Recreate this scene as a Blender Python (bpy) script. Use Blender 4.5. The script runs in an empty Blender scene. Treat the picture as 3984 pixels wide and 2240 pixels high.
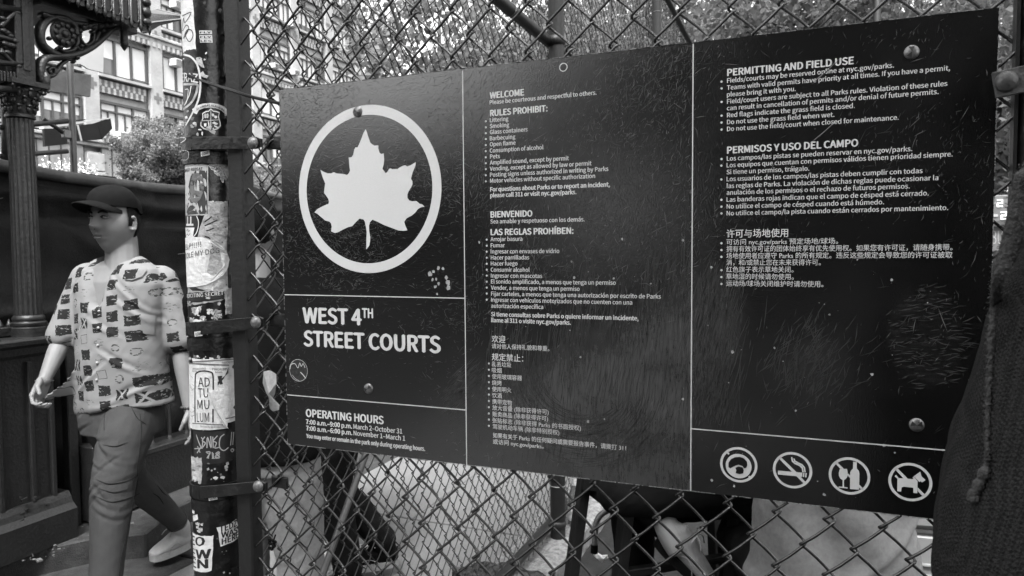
import bpy, bmesh, math, random
from mathutils import Vector, Matrix
R=math.radians
sc=bpy.context.scene; col=sc.collection
rnd=random.Random(7)

# ---------------------------------------------------------------- camera
FPX=2754.0; CAM=Vector((0,0,1.45))
yaw,pitch,roll=0.382917,-0.050795,-0.00705
fw=Vector((-math.sin(yaw)*math.cos(pitch),math.cos(yaw)*math.cos(pitch),math.sin(pitch)))
r0=Vector((math.cos(yaw),math.sin(yaw),0)); u0=r0.cross(fw)
rt=math.cos(roll)*r0+math.sin(roll)*u0; up=-math.sin(roll)*r0+math.cos(roll)*u0
cd=bpy.data.cameras.new('camera'); cam=bpy.data.objects.new('camera',cd); col.objects.link(cam)
cd.sensor_width=36; cd.lens=FPX/3984*36; cd.clip_start=.05; cd.clip_end=600
cd.dof.use_dof=True; cd.dof.focus_distance=1.2; cd.dof.aperture_fstop=16
cam.matrix_world=Matrix(((rt.x,up.x,-fw.x,CAM.x),(rt.y,up.y,-fw.y,CAM.y),(rt.z,up.z,-fw.z,CAM.z),(0,0,0,1)))
sc.camera=cam
# ---------------------------------------------------------------- daylight (a monochrome photograph: every light is neutral)
SUN_EL,SUN_AZ=R(58),R(-72)      # azimuth measured from +x: the sun stands high behind the camera
w=bpy.data.worlds.new('World'); sc.world=w; w.use_nodes=True
nt=w.node_tree; bg=nt.nodes['Background']; sky=nt.nodes.new('ShaderNodeTexSky'); sky.sky_type='NISHITA'; sky.sun_disc=False
sky.sun_elevation=SUN_EL; sky.sun_rotation=math.pi/2-SUN_AZ; sky.air_density=1.0; sky.dust_density=4.0; sky.ozone_density=1
bw=nt.nodes.new('ShaderNodeRGBToBW'); nt.links.new(sky.outputs[0],bw.inputs[0]); nt.links.new(bw.outputs[0],bg.inputs[0]); bg.inputs[1].default_value=.15
sd=bpy.data.lights.new('sun','SUN'); sun=bpy.data.objects.new('sun',sd); col.objects.link(sun); sd.energy=1.5; sd.angle=R(14); sd.color=(1,1,1)
sdir=Vector((math.cos(SUN_EL)*math.cos(SUN_AZ),math.cos(SUN_EL)*math.sin(SUN_AZ),math.sin(SUN_EL)))
sun.rotation_euler=sdir.to_track_quat('Z','Y').to_euler()
vs=sc.view_settings; vs.view_transform='Standard'; vs.look='None'; vs.gamma=1; vs.use_curve_mapping=False; vs.exposure=2.55

# ---------------------------------------------------------------- helpers
def ray(x,y): return fw+rt*((x-1992)/FPX)-up*((y-1120)/FPX)
def hit(x,y,p,n):                      # where the line of sight of a photo pixel meets a plane of the place
    d=ray(x,y); n=Vector(n); t=(Vector(p)-CAM).dot(n)/d.dot(n); return CAM+d*t
def onX(x,y,v): return hit(x,y,(v,0,0),(1,0,0))
def onY(x,y,v): return hit(x,y,(0,v,0),(0,1,0))
def onZ(x,y,v): return hit(x,y,(0,0,v),(0,0,1))
DS=1.5471
def at(dx,dy,ax): return CAM+ray(dx*DS,dy*DS)*ax
def G(v): return (v,v,v,1)
def ND(m,t,**k):
    n=m.node_tree.nodes.new(t)
    for a,b in k.items():
        if hasattr(n,a): setattr(n,a,b)
        else: n.inputs[a].default_value=b
    return n
def mat(name,v,rough=.6,metal=0.,var=0.,vscale=8.,bump=0.,bscale=60.,dirt=0.,dscale=3.,spec=.5,coord='Object',detail=6,dv=None):
    m=bpy.data.materials.new(name); m.use_nodes=True; N=m.node_tree.nodes; L=m.node_tree.links; b=N['Principled BSDF']
    b.inputs['Base Color'].default_value=G(v); b.inputs['Roughness'].default_value=rough; b.inputs['Metallic'].default_value=metal
    b.inputs['Specular IOR Level'].default_value=spec
    tc=N.new('ShaderNodeTexCoord'); out=None
    if var or dirt:
        n=ND(m,'ShaderNodeTexNoise'); n.inputs['Scale'].default_value=vscale; n.inputs['Detail'].default_value=detail; n.inputs['Roughness'].default_value=.65; L.new(tc.outputs[coord],n.inputs['Vector'])
        mr=ND(m,'ShaderNodeMapRange'); mr.inputs[1].default_value=.3; mr.inputs[2].default_value=.7; mr.inputs[3].default_value=v*(1-var); mr.inputs[4].default_value=v*(1+var); L.new(n.outputs[0],mr.inputs[0]); out=mr.outputs[0]
        if dirt:
            n2=ND(m,'ShaderNodeTexNoise'); n2.inputs['Scale'].default_value=dscale; n2.inputs['Detail'].default_value=9; n2.inputs['Roughness'].default_value=.75; L.new(tc.outputs[coord],n2.inputs['Vector'])
            m2=ND(m,'ShaderNodeMapRange'); m2.inputs[1].default_value=.55; m2.inputs[2].default_value=.68; m2.inputs[3].default_value=0; m2.inputs[4].default_value=dirt; L.new(n2.outputs[0],m2.inputs[0])
            mx=ND(m,'ShaderNodeMix'); L.new(m2.outputs[0],mx.inputs[0]); L.new(out,mx.inputs[2]); mx.inputs[3].default_value=dv if dv is not None else v*.4; out=mx.outputs[0]
        L.new(out,b.inputs['Base Color'])
    if bump:
        n3=ND(m,'ShaderNodeTexNoise'); n3.inputs['Scale'].default_value=bscale; n3.inputs['Detail'].default_value=5; L.new(tc.outputs[coord],n3.inputs['Vector'])
        bp=ND(m,'ShaderNodeBump'); bp.inputs['Strength'].default_value=bump; bp.inputs['Distance'].default_value=.01; L.new(n3.outputs[0],bp.inputs['Height']); L.new(bp.outputs[0],b.inputs['Normal'])
    return m
def tag(o,label=None,cat=None,group=None,kind=None):
    if label: o['label']=label
    if cat: o['category']=cat
    if group: o['group']=group
    if kind: o['kind']=kind
    return o
def empty(name,loc=(0,0,0),rz=0,**k):
    o=bpy.data.objects.new(name,None); col.objects.link(o); o.location=loc; o.rotation_euler=(0,0,rz); o.empty_display_size=.1
    return tag(o,**k)
def link(name,me,m=None,parent=None,loc=None,**k):
    o=bpy.data.objects.new(name,me); col.objects.link(o)
    if m is not None and len(me.materials)==0: me.materials.append(m)
    if parent: o.parent=parent
    if loc is not None: o.location=loc
    return tag(o,**k)
class MB:
    def __init__(s): s.v=[]; s.f=[]; s.org=Vector((0,0,0))
    def add(s,v,f):
        b=len(s.v); s.v+=[tuple(p) for p in v]; s.f+=[tuple(i+b for i in q) for q in f]; return s
    def box(s,c,d,rot=None,bev=0):
        x,y,z=[q/2 for q in d]; vs=[Vector((i*x,j*y,k*z)) for i in(-1,1) for j in(-1,1) for k in(-1,1)]
        if rot is not None: vs=[rot@q for q in vs]
        c=Vector(c); return s.add([c+q for q in vs],[(0,1,3,2),(4,6,7,5),(0,4,5,1),(2,3,7,6),(0,2,6,4),(1,5,7,3)])
    def tube(s,pts,r,n=8,closed=False,cap=True,flat=None):
        pts=[Vector(p) for p in pts]; N=len(pts); rs=r if isinstance(r,(list,tuple)) else [r]*N
        vs=[];fs=[]; prev=None
        for i,p in enumerate(pts):
            if closed: t=(pts[(i+1)%N]-pts[i-1])
            else: t=pts[min(i+1,N-1)]-pts[max(i-1,0)]
            t.normalize()
            if prev is None: a=Vector((0,0,1)) if abs(t.z)<.9 else Vector((1,0,0)); prev=(a-t*a.dot(t)).normalized()
            else: prev=(prev-t*prev.dot(t)).normalized()
            b=t.cross(prev)
            for k in range(n):
                an=2*math.pi*k/n; vs.append(p+(prev*math.cos(an)+b*math.sin(an))*rs[i])
        for i in range(N if closed else N-1):
            j=(i+1)%N
            for k in range(n): fs.append((i*n+k,i*n+(k+1)%n,j*n+(k+1)%n,j*n+k))
        if cap and not closed: fs.append(tuple(range(n))[::-1]); fs.append(tuple((N-1)*n+k for k in range(n)))
        return s.add(vs,fs)
    def lathe(s,prof,c=(0,0,0),n=24,ang=None):
        c=Vector(c); vs=[];fs=[]
        for (r,z) in prof:
            for k in range(n):
                a=2*math.pi*k/n; vs.append(c+Vector((r*math.cos(a),r*math.sin(a),z)))
        for i in range(len(prof)-1):
            for k in range(n): fs.append((i*n+k,i*n+(k+1)%n,(i+1)*n+(k+1)%n,(i+1)*n+k))
        fs.append(tuple(range(n))[::-1]); fs.append(tuple((len(prof)-1)*n+k for k in range(n)))
        return s.add(vs,fs)
    def prism(s,poly,d):              # poly: 3D points, d: extrusion vector
        n=len(poly); d=Vector(d); P=[Vector(p) for p in poly]
        return s.add(P+[p+d for p in P],[tuple(range(n))[::-1],tuple(range(n,2*n))]+[(i,(i+1)%n,(i+1)%n+n,i+n) for i in range(n)])
    def quad(s,a,b,c,d): return s.add([a,b,c,d],[(0,1,2,3)])
    def sphere(s,c,r,n=10,m=8,rot=None):
        c=Vector(c); r=r if isinstance(r,(tuple,list)) else (r,r,r); vs=[];fs=[]
        for i in range(m+1):
            t=math.pi*i/m
            for k in range(n):
                a=2*math.pi*k/n; q=Vector((r[0]*math.sin(t)*math.cos(a),r[1]*math.sin(t)*math.sin(a),r[2]*math.cos(t)))
                if rot is not None: q=rot@q
                vs.append(c+q)
        for i in range(m):
            for k in range(n): fs.append((i*n+k,(i+1)*n+k,(i+1)*n+(k+1)%n,i*n+(k+1)%n))
        return s.add(vs,fs)
    def mesh(s,name='m',smooth=False,fix=True,bevel=0,sharp=None):
        me=bpy.data.meshes.new(name); me.from_pydata([tuple(Vector(p)-s.org) for p in s.v],[],s.f)
        if fix or bevel:
            bm=bmesh.new(); bm.from_mesh(me)
            if bevel: bmesh.ops.bevel(bm,geom=[e for e in bm.edges if len(e.link_faces)==2 and e.calc_face_angle(0)>.6],offset=bevel,segments=1,affect='EDGES')
            bmesh.ops.recalc_face_normals(bm,faces=bm.faces); bm.to_mesh(me); bm.free()
        if smooth:
            me.polygons.foreach_set('use_smooth',[True]*len(me.polygons))
            if sharp: me.set_sharp_from_angle(angle=R(sharp))
        me.update(); return me
    def build(s,name,m,parent=None,smooth=False,bevel=0,sharp=None,**k):
        if parent is not None: s.org=parent.matrix_world.translation if False else s.org
        return link(name,s.mesh(name,smooth,bevel=bevel,sharp=sharp),m,parent,**k)
def spline(pts,k=6,closed=False):
    P=[Vector(p) for p in pts]; n=len(P); out=[]
    for i in range(n if closed else n-1):
        a=P[(i-1)%n] if closed or i>0 else P[0]*2-P[1]; b=P[i]; c=P[(i+1)%n]; d=P[(i+2)%n] if closed or i+2<n else P[-1]*2-P[-2]
        for j in range(k):
            t=j/k; out.append(.5*((2*b)+(c-a)*t+(2*a-5*b+4*c-d)*t*t+(3*b-a-3*c+d)*t**3))
    if not closed: out.append(P[-1])
    return out
_font=None
try:
    import os
    for _b in (bpy.utils.system_resource('DATAFILES'),os.path.join(os.path.dirname(bpy.app.binary_path),'4.5','datafiles')):
        _p=os.path.join(_b or '','fonts','Noto Sans CJK Regular.woff2')
        if os.path.exists(_p): _font=bpy.data.fonts.load(_p); break        # the sans serif that ships with Blender
except Exception: _font=None
_tc=bpy.data.curves.new('lettering_source','FONT'); _tc.size=1; _tc.fill_mode='FRONT'
if _font: _tc.font=_font
_to=bpy.data.objects.new('lettering_source',_tc)
_tc2=bpy.data.curves.new('lettering_source2','FONT'); _tc2.size=1; _tc2.fill_mode='FRONT'
_to2=bpy.data.objects.new('lettering_source2',_tc2)
def rawtext(s,res=3):
    han=any(ord(c)>0x2e80 for c in s); c_,o_=(_tc2,_to2) if han else (_tc,_to)
    c_.body=s; c_.resolution_u=res
    return bpy.data.meshes.new_from_object(o_)
_h=rawtext('H'); CAP=max(v.co.y for v in _h.vertices)
_h=rawtext('国'); CJ0=min(v.co.y for v in _h.vertices); CJ1=max(v.co.y for v in _h.vertices)
def textmesh(s,bold=0.,res=3):
    """bold strokes are made of several slightly shifted copies, each a hair above the last (z counts the copy)"""
    me=rawtext(s,res); V=[tuple(v.co) for v in me.vertices]; F=[tuple(p.vertices) for p in me.polygons]; d=bold*CAP
    sh=[(0,0)] if bold<=0 else [(-d,0),(d,0),(0,-d*.6),(0,d*.6)] if bold>.015 else [(-d,0),(d,0)]
    vs=[];fs=[]
    for k,(dx,dy) in enumerate(sh):
        b=len(vs); vs+=[(x+dx,y+dy,k) for x,y,_ in V]; fs+=[tuple(i+b for i in f) for f in F]
    me=bpy.data.meshes.new('lettering'); me.from_pydata(vs,[],fs); me.update()
    xs=[v[0] for v in vs]; ys=[v[1] for v in vs]
    return me,(min(xs),max(xs),min(ys),max(ys))
# ---------------------------------------------------------------- materials
M={}
M['tape']=mat('silver mesh tape',.35,.3,.5,var=.4,vscale=200,bump=.6,bscale=300)
M['grey']=mat('poster paper',.45,.6,var=.15,vscale=60)
M['white']=mat('sign white vinyl',.54,.5,var=.03,vscale=300,bump=.12,bscale=900)
M['steel']=mat('galvanised steel',.2,.45,.5,var=.3,vscale=120,bump=.1,bscale=200)
M['clamp']=mat('worn grey clamp paint',.055,.5,.3,var=.5,vscale=90,bump=.2,bscale=120,dirt=.4,dscale=60,dv=.15)
M['screw']=mat('screw steel',.14,.35,.6,var=.4,vscale=300)
M['blackpaint']=mat('black gloss paint',.007,.3,spec=.45,var=.4,vscale=25,bump=.3,bscale=45,dirt=.7,dscale=26,dv=.05)
M['railpaint']=mat('charcoal rail paint',.012,.45,spec=.3,var=.25,vscale=60,bump=.1,bscale=120)
M['wire']=mat('dark coated wire',.075,.27,.8,var=.35,vscale=150,bump=.08,bscale=300)
M['wire2']=mat('dull far wire',.022,.42,.4,spec=.3,var=.3,vscale=150)
M['iron']=mat('painted cast iron',.011,.42,spec=.42,var=.3,vscale=9,bump=.35,bscale=70,dirt=.3,dscale=5,dv=.02)
M['tarp']=mat('black debris netting',.006,.65,spec=.2,var=.8,vscale=5,bump=.4,bscale=120,dirt=.9,dscale=4,dv=.022)  # pale mottling stands in for highlights on the netting's creases
M['paper']=mat('white sticker paper',.62,.55,var=.12,vscale=60,bump=.25,bscale=120)
M['oldpaper']=mat('weathered sticker paper',.36,.6,var=.45,vscale=40,bump=.5,bscale=90,dirt=.6,dscale=30,dv=.1)
M['ink']=mat('black ink',.012,.5)
M['skin']=mat('skin',.145,.62,var=.06,vscale=30,bump=.05,bscale=300)
M['hair']=mat('black hair',.006,.7,spec=.1,bump=.2,bscale=200)
M['cap']=mat('black cotton twill',.006,.9,spec=.08,var=.2,vscale=40,bump=.2,bscale=900)
M['denim']=mat('grey cotton trousers',.042,.9,spec=.1,var=.15,vscale=10,bump=.3,bscale=500)
M['darkcloth']=mat('black cloth',.005,.95,spec=.06,var=.3,vscale=12,bump=.3,bscale=300)
M['paleshirt']=mat('heather grey jersey',.22,.9,spec=.1,var=.1,vscale=80,bump=.3,bscale=400)
M['shoe']=mat('pale leather',.3,.5,var=.1,vscale=30,bump=.1,bscale=200)
M['sole']=mat('pale rubber sole',.27,.6,var=.15,vscale=30)
M['lace']=mat('grey lace',.25,.8)

# ================================================================ PARK SIGN
TEXT=[(389.9, 48.6, 55.4, 'h', 'WELCOME'), (389.7, 57.4, 164.9, 'r', 'Please be courteous and respectful to others.'), (390.2, 74.9, 91.2, 'h', 'RULES PROHIBIT:'), (389.8, 83.7, 30.1, 'r', 'Littering'), (389.7, 92.7, 31.4, 'r', 'Smoking'), (389.6, 101.5, 60.8, 'r', 'Glass containers'), (389.5, 110.8, 41.4, 'r', 'Barbecuing'), (389.4, 119.6, 41.7, 'r', 'Open flame'), (389.3, 129.0, 85.4, 'r', 'Consumption of alcohol'), (389.6, 137.9, 16.1, 'r', 'Pets'), (389.2, 146.9, 124.3, 'r', 'Amplified sound, except by permit'), (389.1, 156.0, 158.0, 'r', 'Vending, except as allowed by law or permit'), (389.3, 165.1, 182.3, 'r', 'Posting signs unless authorized in writing by Parks'), (389.4, 174.1, 162.9, 'r', 'Motor vehicles without specific authorization'), (389.3, 187.1, 184.5, 'b', 'For questions about Parks or to report an incident,'), (389.3, 196.0, 135.4, 'b', 'please call 311 or visit nyc.gov/parks.'), (389.5, 226.2, 67.6, 'h', 'BIENVENIDO'), (389.3, 235.3, 147.6, 'r', 'Sea amable y respetuoso con los demás.'), (389.4, 252.7, 130.8, 'h', 'LAS REGLAS PROHÍBEN:'), (389.2, 261.9, 51.8, 'r', 'Arrojar basura'), (389.4, 271.2, 23.3, 'r', 'Fumar'), (389.3, 280.4, 109.2, 'r', 'Ingresar con envases de vidrio'), (389.4, 289.6, 62.2, 'r', 'Hacer parrilladas'), (389.3, 298.6, 43.7, 'r', 'Hacer fuego'), (389.2, 308.0, 62.9, 'r', 'Consumir alcohol'), (389.3, 317.0, 82.6, 'r', 'Ingresar con mascotas'), (389.4, 325.9, 192.9, 'r', 'El sonido amplificado, a menos que tenga un permiso'), (389.3, 335.3, 139.8, 'r', 'Vender, a menos que tenga un permiso'), (389.4, 344.4, 256.6, 'r', 'Fijar carteles, a menos que tenga una autorización por escrito de Parks'), (389.4, 353.6, 216.5, 'r', 'Ingresar con vehículos motorizados que no cuenten con una'), (389.4, 362.8, 83.9, 'r', 'autorización específica'), (389.1, 375.7, 225.8, 'b', 'Si tiene consultas sobre Parks o quiere informar un incidente,'), (389.2, 384.8, 126.5, 'b', 'llame al 311 o visite nyc.gov/parks.'), (389.8, 415.9, 22.5, 'H', '欢迎'), (389.7, 425.2, 92.9, 'c', '请对他人保持礼貌和尊重。'), (389.7, 443.5, 51.5, 'H', '规定禁止：'), (389.6, 452.8, 32.0, 'c', '乱丢垃圾'), (389.6, 462.2, 16.2, 'c', '吸烟'), (389.7, 471.8, 49.1, 'c', '使用玻璃容器'), (389.6, 481.5, 16.2, 'c', '烧烤'), (389.7, 491.3, 31.9, 'c', '使用明火'), (389.8, 500.9, 16.0, 'c', '饮酒'), (389.9, 510.6, 32.6, 'c', '携带宠物'), (390.0, 520.0, 91.0, 'c', '放大音量 (除非获得许可)'), (389.9, 529.9, 90.1, 'c', '贩卖商品 (除非获得许可)'), (390.0, 539.6, 140.6, 'c', '张贴标志 (除非获得 Parks 的书面授权)'), (390.3, 549.1, 107.2, 'c', '驾驶机动车辆 (除非特别授权)'), (390.5, 562.8, 206.8, 'd', '如果有关于 Parks 的任何疑问或需要报告事件，请拨打 311'), (390.4, 572.5, 82.6, 'd', '或访问 nyc.gov/parks。'), (731.5, 48.8, 150.8, 'h', 'PERMITTING AND FIELD USE'), (731.5, 57.7, 194.9, 'r', 'Fields/courts may be reserved online at nyc.gov/parks.'), (731.3, 66.9, 254.2, 'r', 'Teams with valid permits have priority at all times. If you have a permit,'), (731.5, 75.9, 84.4, 'r', 'please bring it with you.'), (731.6, 84.9, 251.6, 'r', 'Field/court users are subject to all Parks rules. Violation of these rules'), (731.5, 93.7, 242.8, 'r', 'can result in cancellation of permits and/or denial of future permits.'), (731.7, 102.8, 152.6, 'r', 'Red flags indicate the grass field is closed.'), (731.8, 111.9, 129.5, 'r', 'Do not use the grass field when wet.'), (731.9, 120.9, 200.8, 'r', 'Do not use the field/court when closed for maintenance.'), (732.1, 150.2, 156.8, 'h', 'PERMISOS Y USO DEL CAMPO'), (731.9, 159.7, 216.1, 'r', 'Los campos/las pistas se pueden reservar en nyc.gov/parks.'), (731.8, 168.5, 258.6, 'r', 'Los equipos que cuentan con permisos válidos tienen prioridad siempre.'), (731.8, 177.5, 101.4, 'r', 'Si tiene un permiso, tráigalo.'), (731.9, 186.7, 227.5, 'r', 'Los usuarios de los campos/las pistas deben cumplir con todas'), (732.2, 195.8, 243.9, 'r', 'las reglas de Parks. La violación de dichas reglas puede ocasionar la'), (732.1, 204.6, 214.1, 'r', 'anulación de los permisos o el rechazo de futuros permisos.'), (732.1, 213.8, 234.4, 'r', 'Las banderas rojas indican que el campo de césped está cerrado.'), (732.2, 222.9, 186.4, 'r', 'No utilice el campo de césped cuando está húmedo.'), (732.3, 231.9, 254.8, 'r', 'No utilice el campo/la pista cuando están cerrados por mantenimiento.'), (732.3, 261.6, 76.7, 'H', '许可与场地使用'), (732.4, 271.2, 135.4, 'c', '可访问 nyc.gov/parks 预定场地/球场。'), (732.5, 280.3, 259.9, 'c', '拥有有效许可证的团体始终享有优先使用权。如果您有许可证，请随身携带。'), (732.4, 289.4, 260.2, 'c', '场地使用者应遵守 Parks 的所有规定。违反这些规定会导致您的许可证被取'), (732.5, 298.3, 115.7, 'c', '消，和/或禁止您在未来获得许可。'), (732.5, 307.6, 83.4, 'c', '红色旗子表示草地关闭。'), (732.4, 316.9, 84.0, 'c', '草地湿的时候请勿使用。'), (732.5, 326.1, 119.1, 'c', '运动场/球场关闭维护时请勿使用。'), (37.7, 396.5, 119.3, 'h', 'WEST 4'), (157.5, 384.6, 21.5, 'h', 'TH'), (38.5, 436.0, 264.1, 'h', 'STREET COURTS'), (39.9, 558.4, 156.0, 'h', 'OPERATING HOURS'), (39.8, 571.1, 94.3, 'b', '7:00 a.m.–9:00 p.m.'), (136.5, 571.1, 93.9, 'r', 'March 2–October 31'), (40.0, 582.1, 94.3, 'b', '7:00 a.m.–6:00 p.m.'), (136.8, 582.1, 98.8, 'r', 'November 1–March 1'), (39.9, 595.3, 232.1, 'b', 'You may enter or remain in the park only during operating hours.')]

BUL=[(383.2, 81.8), (383.1, 90.8), (383.0, 99.6), (382.9, 108.3), (382.8, 117.3), (382.7, 126.4), (382.6, 135.5), (382.6, 144.4), (382.5, 153.3), (382.4, 162.5), (382.3, 171.6), (383.0, 259.5), (382.9, 268.7), (382.8, 277.7), (382.8, 286.9), (382.7, 296.0), (382.6, 305.1), (382.5, 314.1), (382.4, 323.3), (382.3, 332.4), (382.2, 341.4), (382.1, 350.8), (384.8, 448.5), (384.7, 458.1), (384.6, 467.7), (384.5, 477.4), (384.4, 487.1), (384.3, 496.5), (384.2, 506.4), (384.1, 516.1), (384.0, 525.8), (383.9, 535.3), (383.8, 545.0), (724.5, 55.5), (724.6, 64.3), (724.7, 82.0), (724.9, 100.0), (724.9, 109.0), (725.0, 118.3), (725.3, 157.1), (725.2, 165.8), (725.3, 184.0), (725.5, 211.0), (725.6, 220.1), (725.7, 229.1), (726.0, 268.7), (726.1, 277.8), (726.1, 286.9), (726.3, 304.8), (726.3, 314.0), (726.4, 323.2)]

LEAF=[(170.9, 78.7), (173.1, 83.2), (176.0, 91.9), (179.3, 100.6), (182.8, 103.7), (187.0, 106.0), (194.4, 106.1), (194.1, 110.6), (196.3, 117.9), (199.3, 120.0), (204.2, 119.4), (204.8, 129.4), (203.6, 137.2), (201.3, 143.8), (204.9, 148.3), (207.2, 151.1), (210.2, 149.2), (213.6, 144.4), (216.3, 143.9), (219.3, 145.1), (229.5, 145.3), (234.3, 142.6), (240.3, 140.6), (243.3, 140.3), (246.2, 142.2), (252.2, 141.0), (262.5, 136.2), (261.7, 141.5), (256.4, 152.1), (253.3, 161.9), (255.9, 166.1), (255.7, 170.6), (253.1, 175.6), (248.5, 181.7), (246.4, 186.8), (246.4, 191.9), (249.8, 195.9), (254.9, 197.4), (262.6, 197.2), (268.1, 201.6), (273.2, 203.1), (276.8, 206.4), (270.2, 207.4), (265.0, 209.9), (259.8, 215.5), (253.8, 219.8), (247.9, 222.2), (244.1, 224.1), (240.0, 229.4), (242.0, 235.7), (245.4, 242.9), (238.6, 243.7), (228.9, 242.8), (216.1, 238.4), (202.5, 233.6), (190.3, 228.1), (180.8, 224.5), (176.1, 228.4), (174.2, 234.3), (174.2, 242.3), (176.2, 252.9), (175.8, 259.5), (174.1, 266.1), (168.2, 272.7), (168.5, 258.1), (169.5, 244.8), (168.1, 235.5), (166.3, 227.5), (163.7, 223.7), (159.3, 223.1), (156.8, 222.1), (153.8, 223.9), (148.1, 228.4), (141.7, 234.3), (133.7, 235.8), (124.0, 239.3), (114.2, 243.6), (107.2, 244.9), (99.9, 242.0), (101.4, 234.2), (99.9, 228.7), (96.7, 225.7), (88.6, 223.7), (78.8, 216.7), (72.3, 211.8), (67.1, 209.6), (73.3, 204.3), (84.2, 199.8), (95.8, 196.1), (96.9, 192.4), (95.2, 187.3), (91.2, 182.5), (87.7, 178.3), (87.2, 178.4), (88.6, 170.3), (90.1, 162.3), (85.4, 152.6), (80.8, 139.3), (88.1, 143.3), (95.4, 146.0), (101.9, 146.4), (108.1, 144.6), (113.2, 146.9), (126.0, 148.3), (133.2, 150.2), (136.4, 148.3), (139.4, 143.8), (138.3, 135.1), (137.5, 121.8), (140.2, 122.3), (143.3, 121.8), (146.1, 118.3), (148.3, 110.5), (150.8, 106.4), (154.7, 106.9), (157.9, 101.9), (162.0, 94.2), (166.1, 85.3)]

IC={'cig': [(800.1, 568.8), (829.9, 568.3), (829.6, 573.8), (800.1, 574.0)], 'cig2': [(830.8, 568.4), (832.5, 568.4), (832.1, 573.7), (830.4, 573.7)], 'cig3': [(833.6, 568.4), (835.2, 568.4), (834.8, 574.0), (833.1, 573.9)], 'smoke1': [(815.8, 549.2), (817.4, 549.0), (818.3, 553.1), (821.2, 556.0), (827.0, 558.0), (830.6, 561.2), (831.6, 567.7), (829.9, 567.7), (828.9, 562.5), (825.8, 559.9), (820.1, 557.8), (816.9, 554.9)], 'smoke2': [(818.6, 550.8), (820.3, 550.9), (821.2, 553.3), (824.8, 555.1), (829.8, 557.1), (833.0, 561.0), (833.9, 567.4), (832.5, 567.4), (831.4, 561.6), (828.4, 558.8), (823.4, 556.8), (819.8, 554.6)], 'slash2': [(800.9, 552.6), (803.5, 550.4), (822.1, 567.6), (833.6, 580.1), (831.8, 582.6), (821.4, 572.4), (817.0, 568.2)], 'glass': [(874.3, 558.5), (882.4, 557.6), (883.3, 562.4), (882.9, 567.8), (880.9, 571.1), (879.2, 572.3), (879.3, 581.2), (883.5, 581.5), (883.6, 582.9), (873.0, 583.0), (873.0, 581.5), (877.7, 581.3), (877.5, 572.5), (875.0, 571.0), (873.1, 567.4), (873.0, 563.5)], 'bottle': [(889.4, 547.7), (893.5, 547.3), (893.6, 555.9), (896.1, 558.7), (896.7, 561.7), (896.7, 582.8), (886.3, 583.1), (886.1, 562.1), (887.1, 559.2), (889.3, 556.4)], 'slash3a': [(868.7, 552.0), (870.6, 550.0), (878.7, 557.8), (874.8, 558.3)], 'slash3b': [(883.5, 563.1), (886.2, 565.4), (886.2, 568.9), (882.9, 565.8)], 'slash3c': [(896.6, 576.1), (901.4, 580.9), (899.8, 582.9), (896.7, 579.9)], 'dog': [(936.2, 561.0), (937.7, 559.0), (940.8, 562.7), (956.9, 562.3), (955.8, 560.2), (957.2, 558.9), (961.4, 564.3), (961.3, 579.5), (957.2, 579.4), (956.9, 573.0), (946.8, 572.9), (944.2, 574.2), (943.6, 579.6), (939.4, 579.6), (939.4, 563.9)], 'doghead': [(957.2, 558.6), (964.0, 552.2), (965.4, 557.7), (969.9, 561.9), (966.2, 565.3), (964.6, 563.7), (963.4, 565.3)], 'slash4': [(936.4, 552.3), (938.6, 550.0), (950.9, 562.6), (946.6, 563.1)], 'slash4b': [(961.6, 572.2), (969.4, 580.1), (967.3, 582.6), (961.7, 576.6)], 'arch': [(737.6, 570.8), (737.5, 564.8), (740.5, 559.7), (745.8, 556.4), (751.9, 555.3), (757.2, 556.8), (761.0, 560.7), (761.8, 565.5), (760.3, 569.3), (757.3, 570.3), (755.8, 567.7), (750.5, 566.2), (745.9, 568.0), (742.6, 570.4), (739.9, 572.2)], 'arch2': [(746.3, 570.8), (750.5, 568.5), (755.8, 569.3), (757.2, 573.2), (756.6, 577.3), (752.1, 578.8), (746.8, 578.1), (747.8, 574.2)], 'st1': [(734.6, 551.4), (736.3, 549.7), (738.9, 552.5), (737.0, 554.0)], 'st2': [(762.7, 581.4), (765.0, 579.6), (766.9, 581.8), (764.5, 583.6)]}

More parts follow.
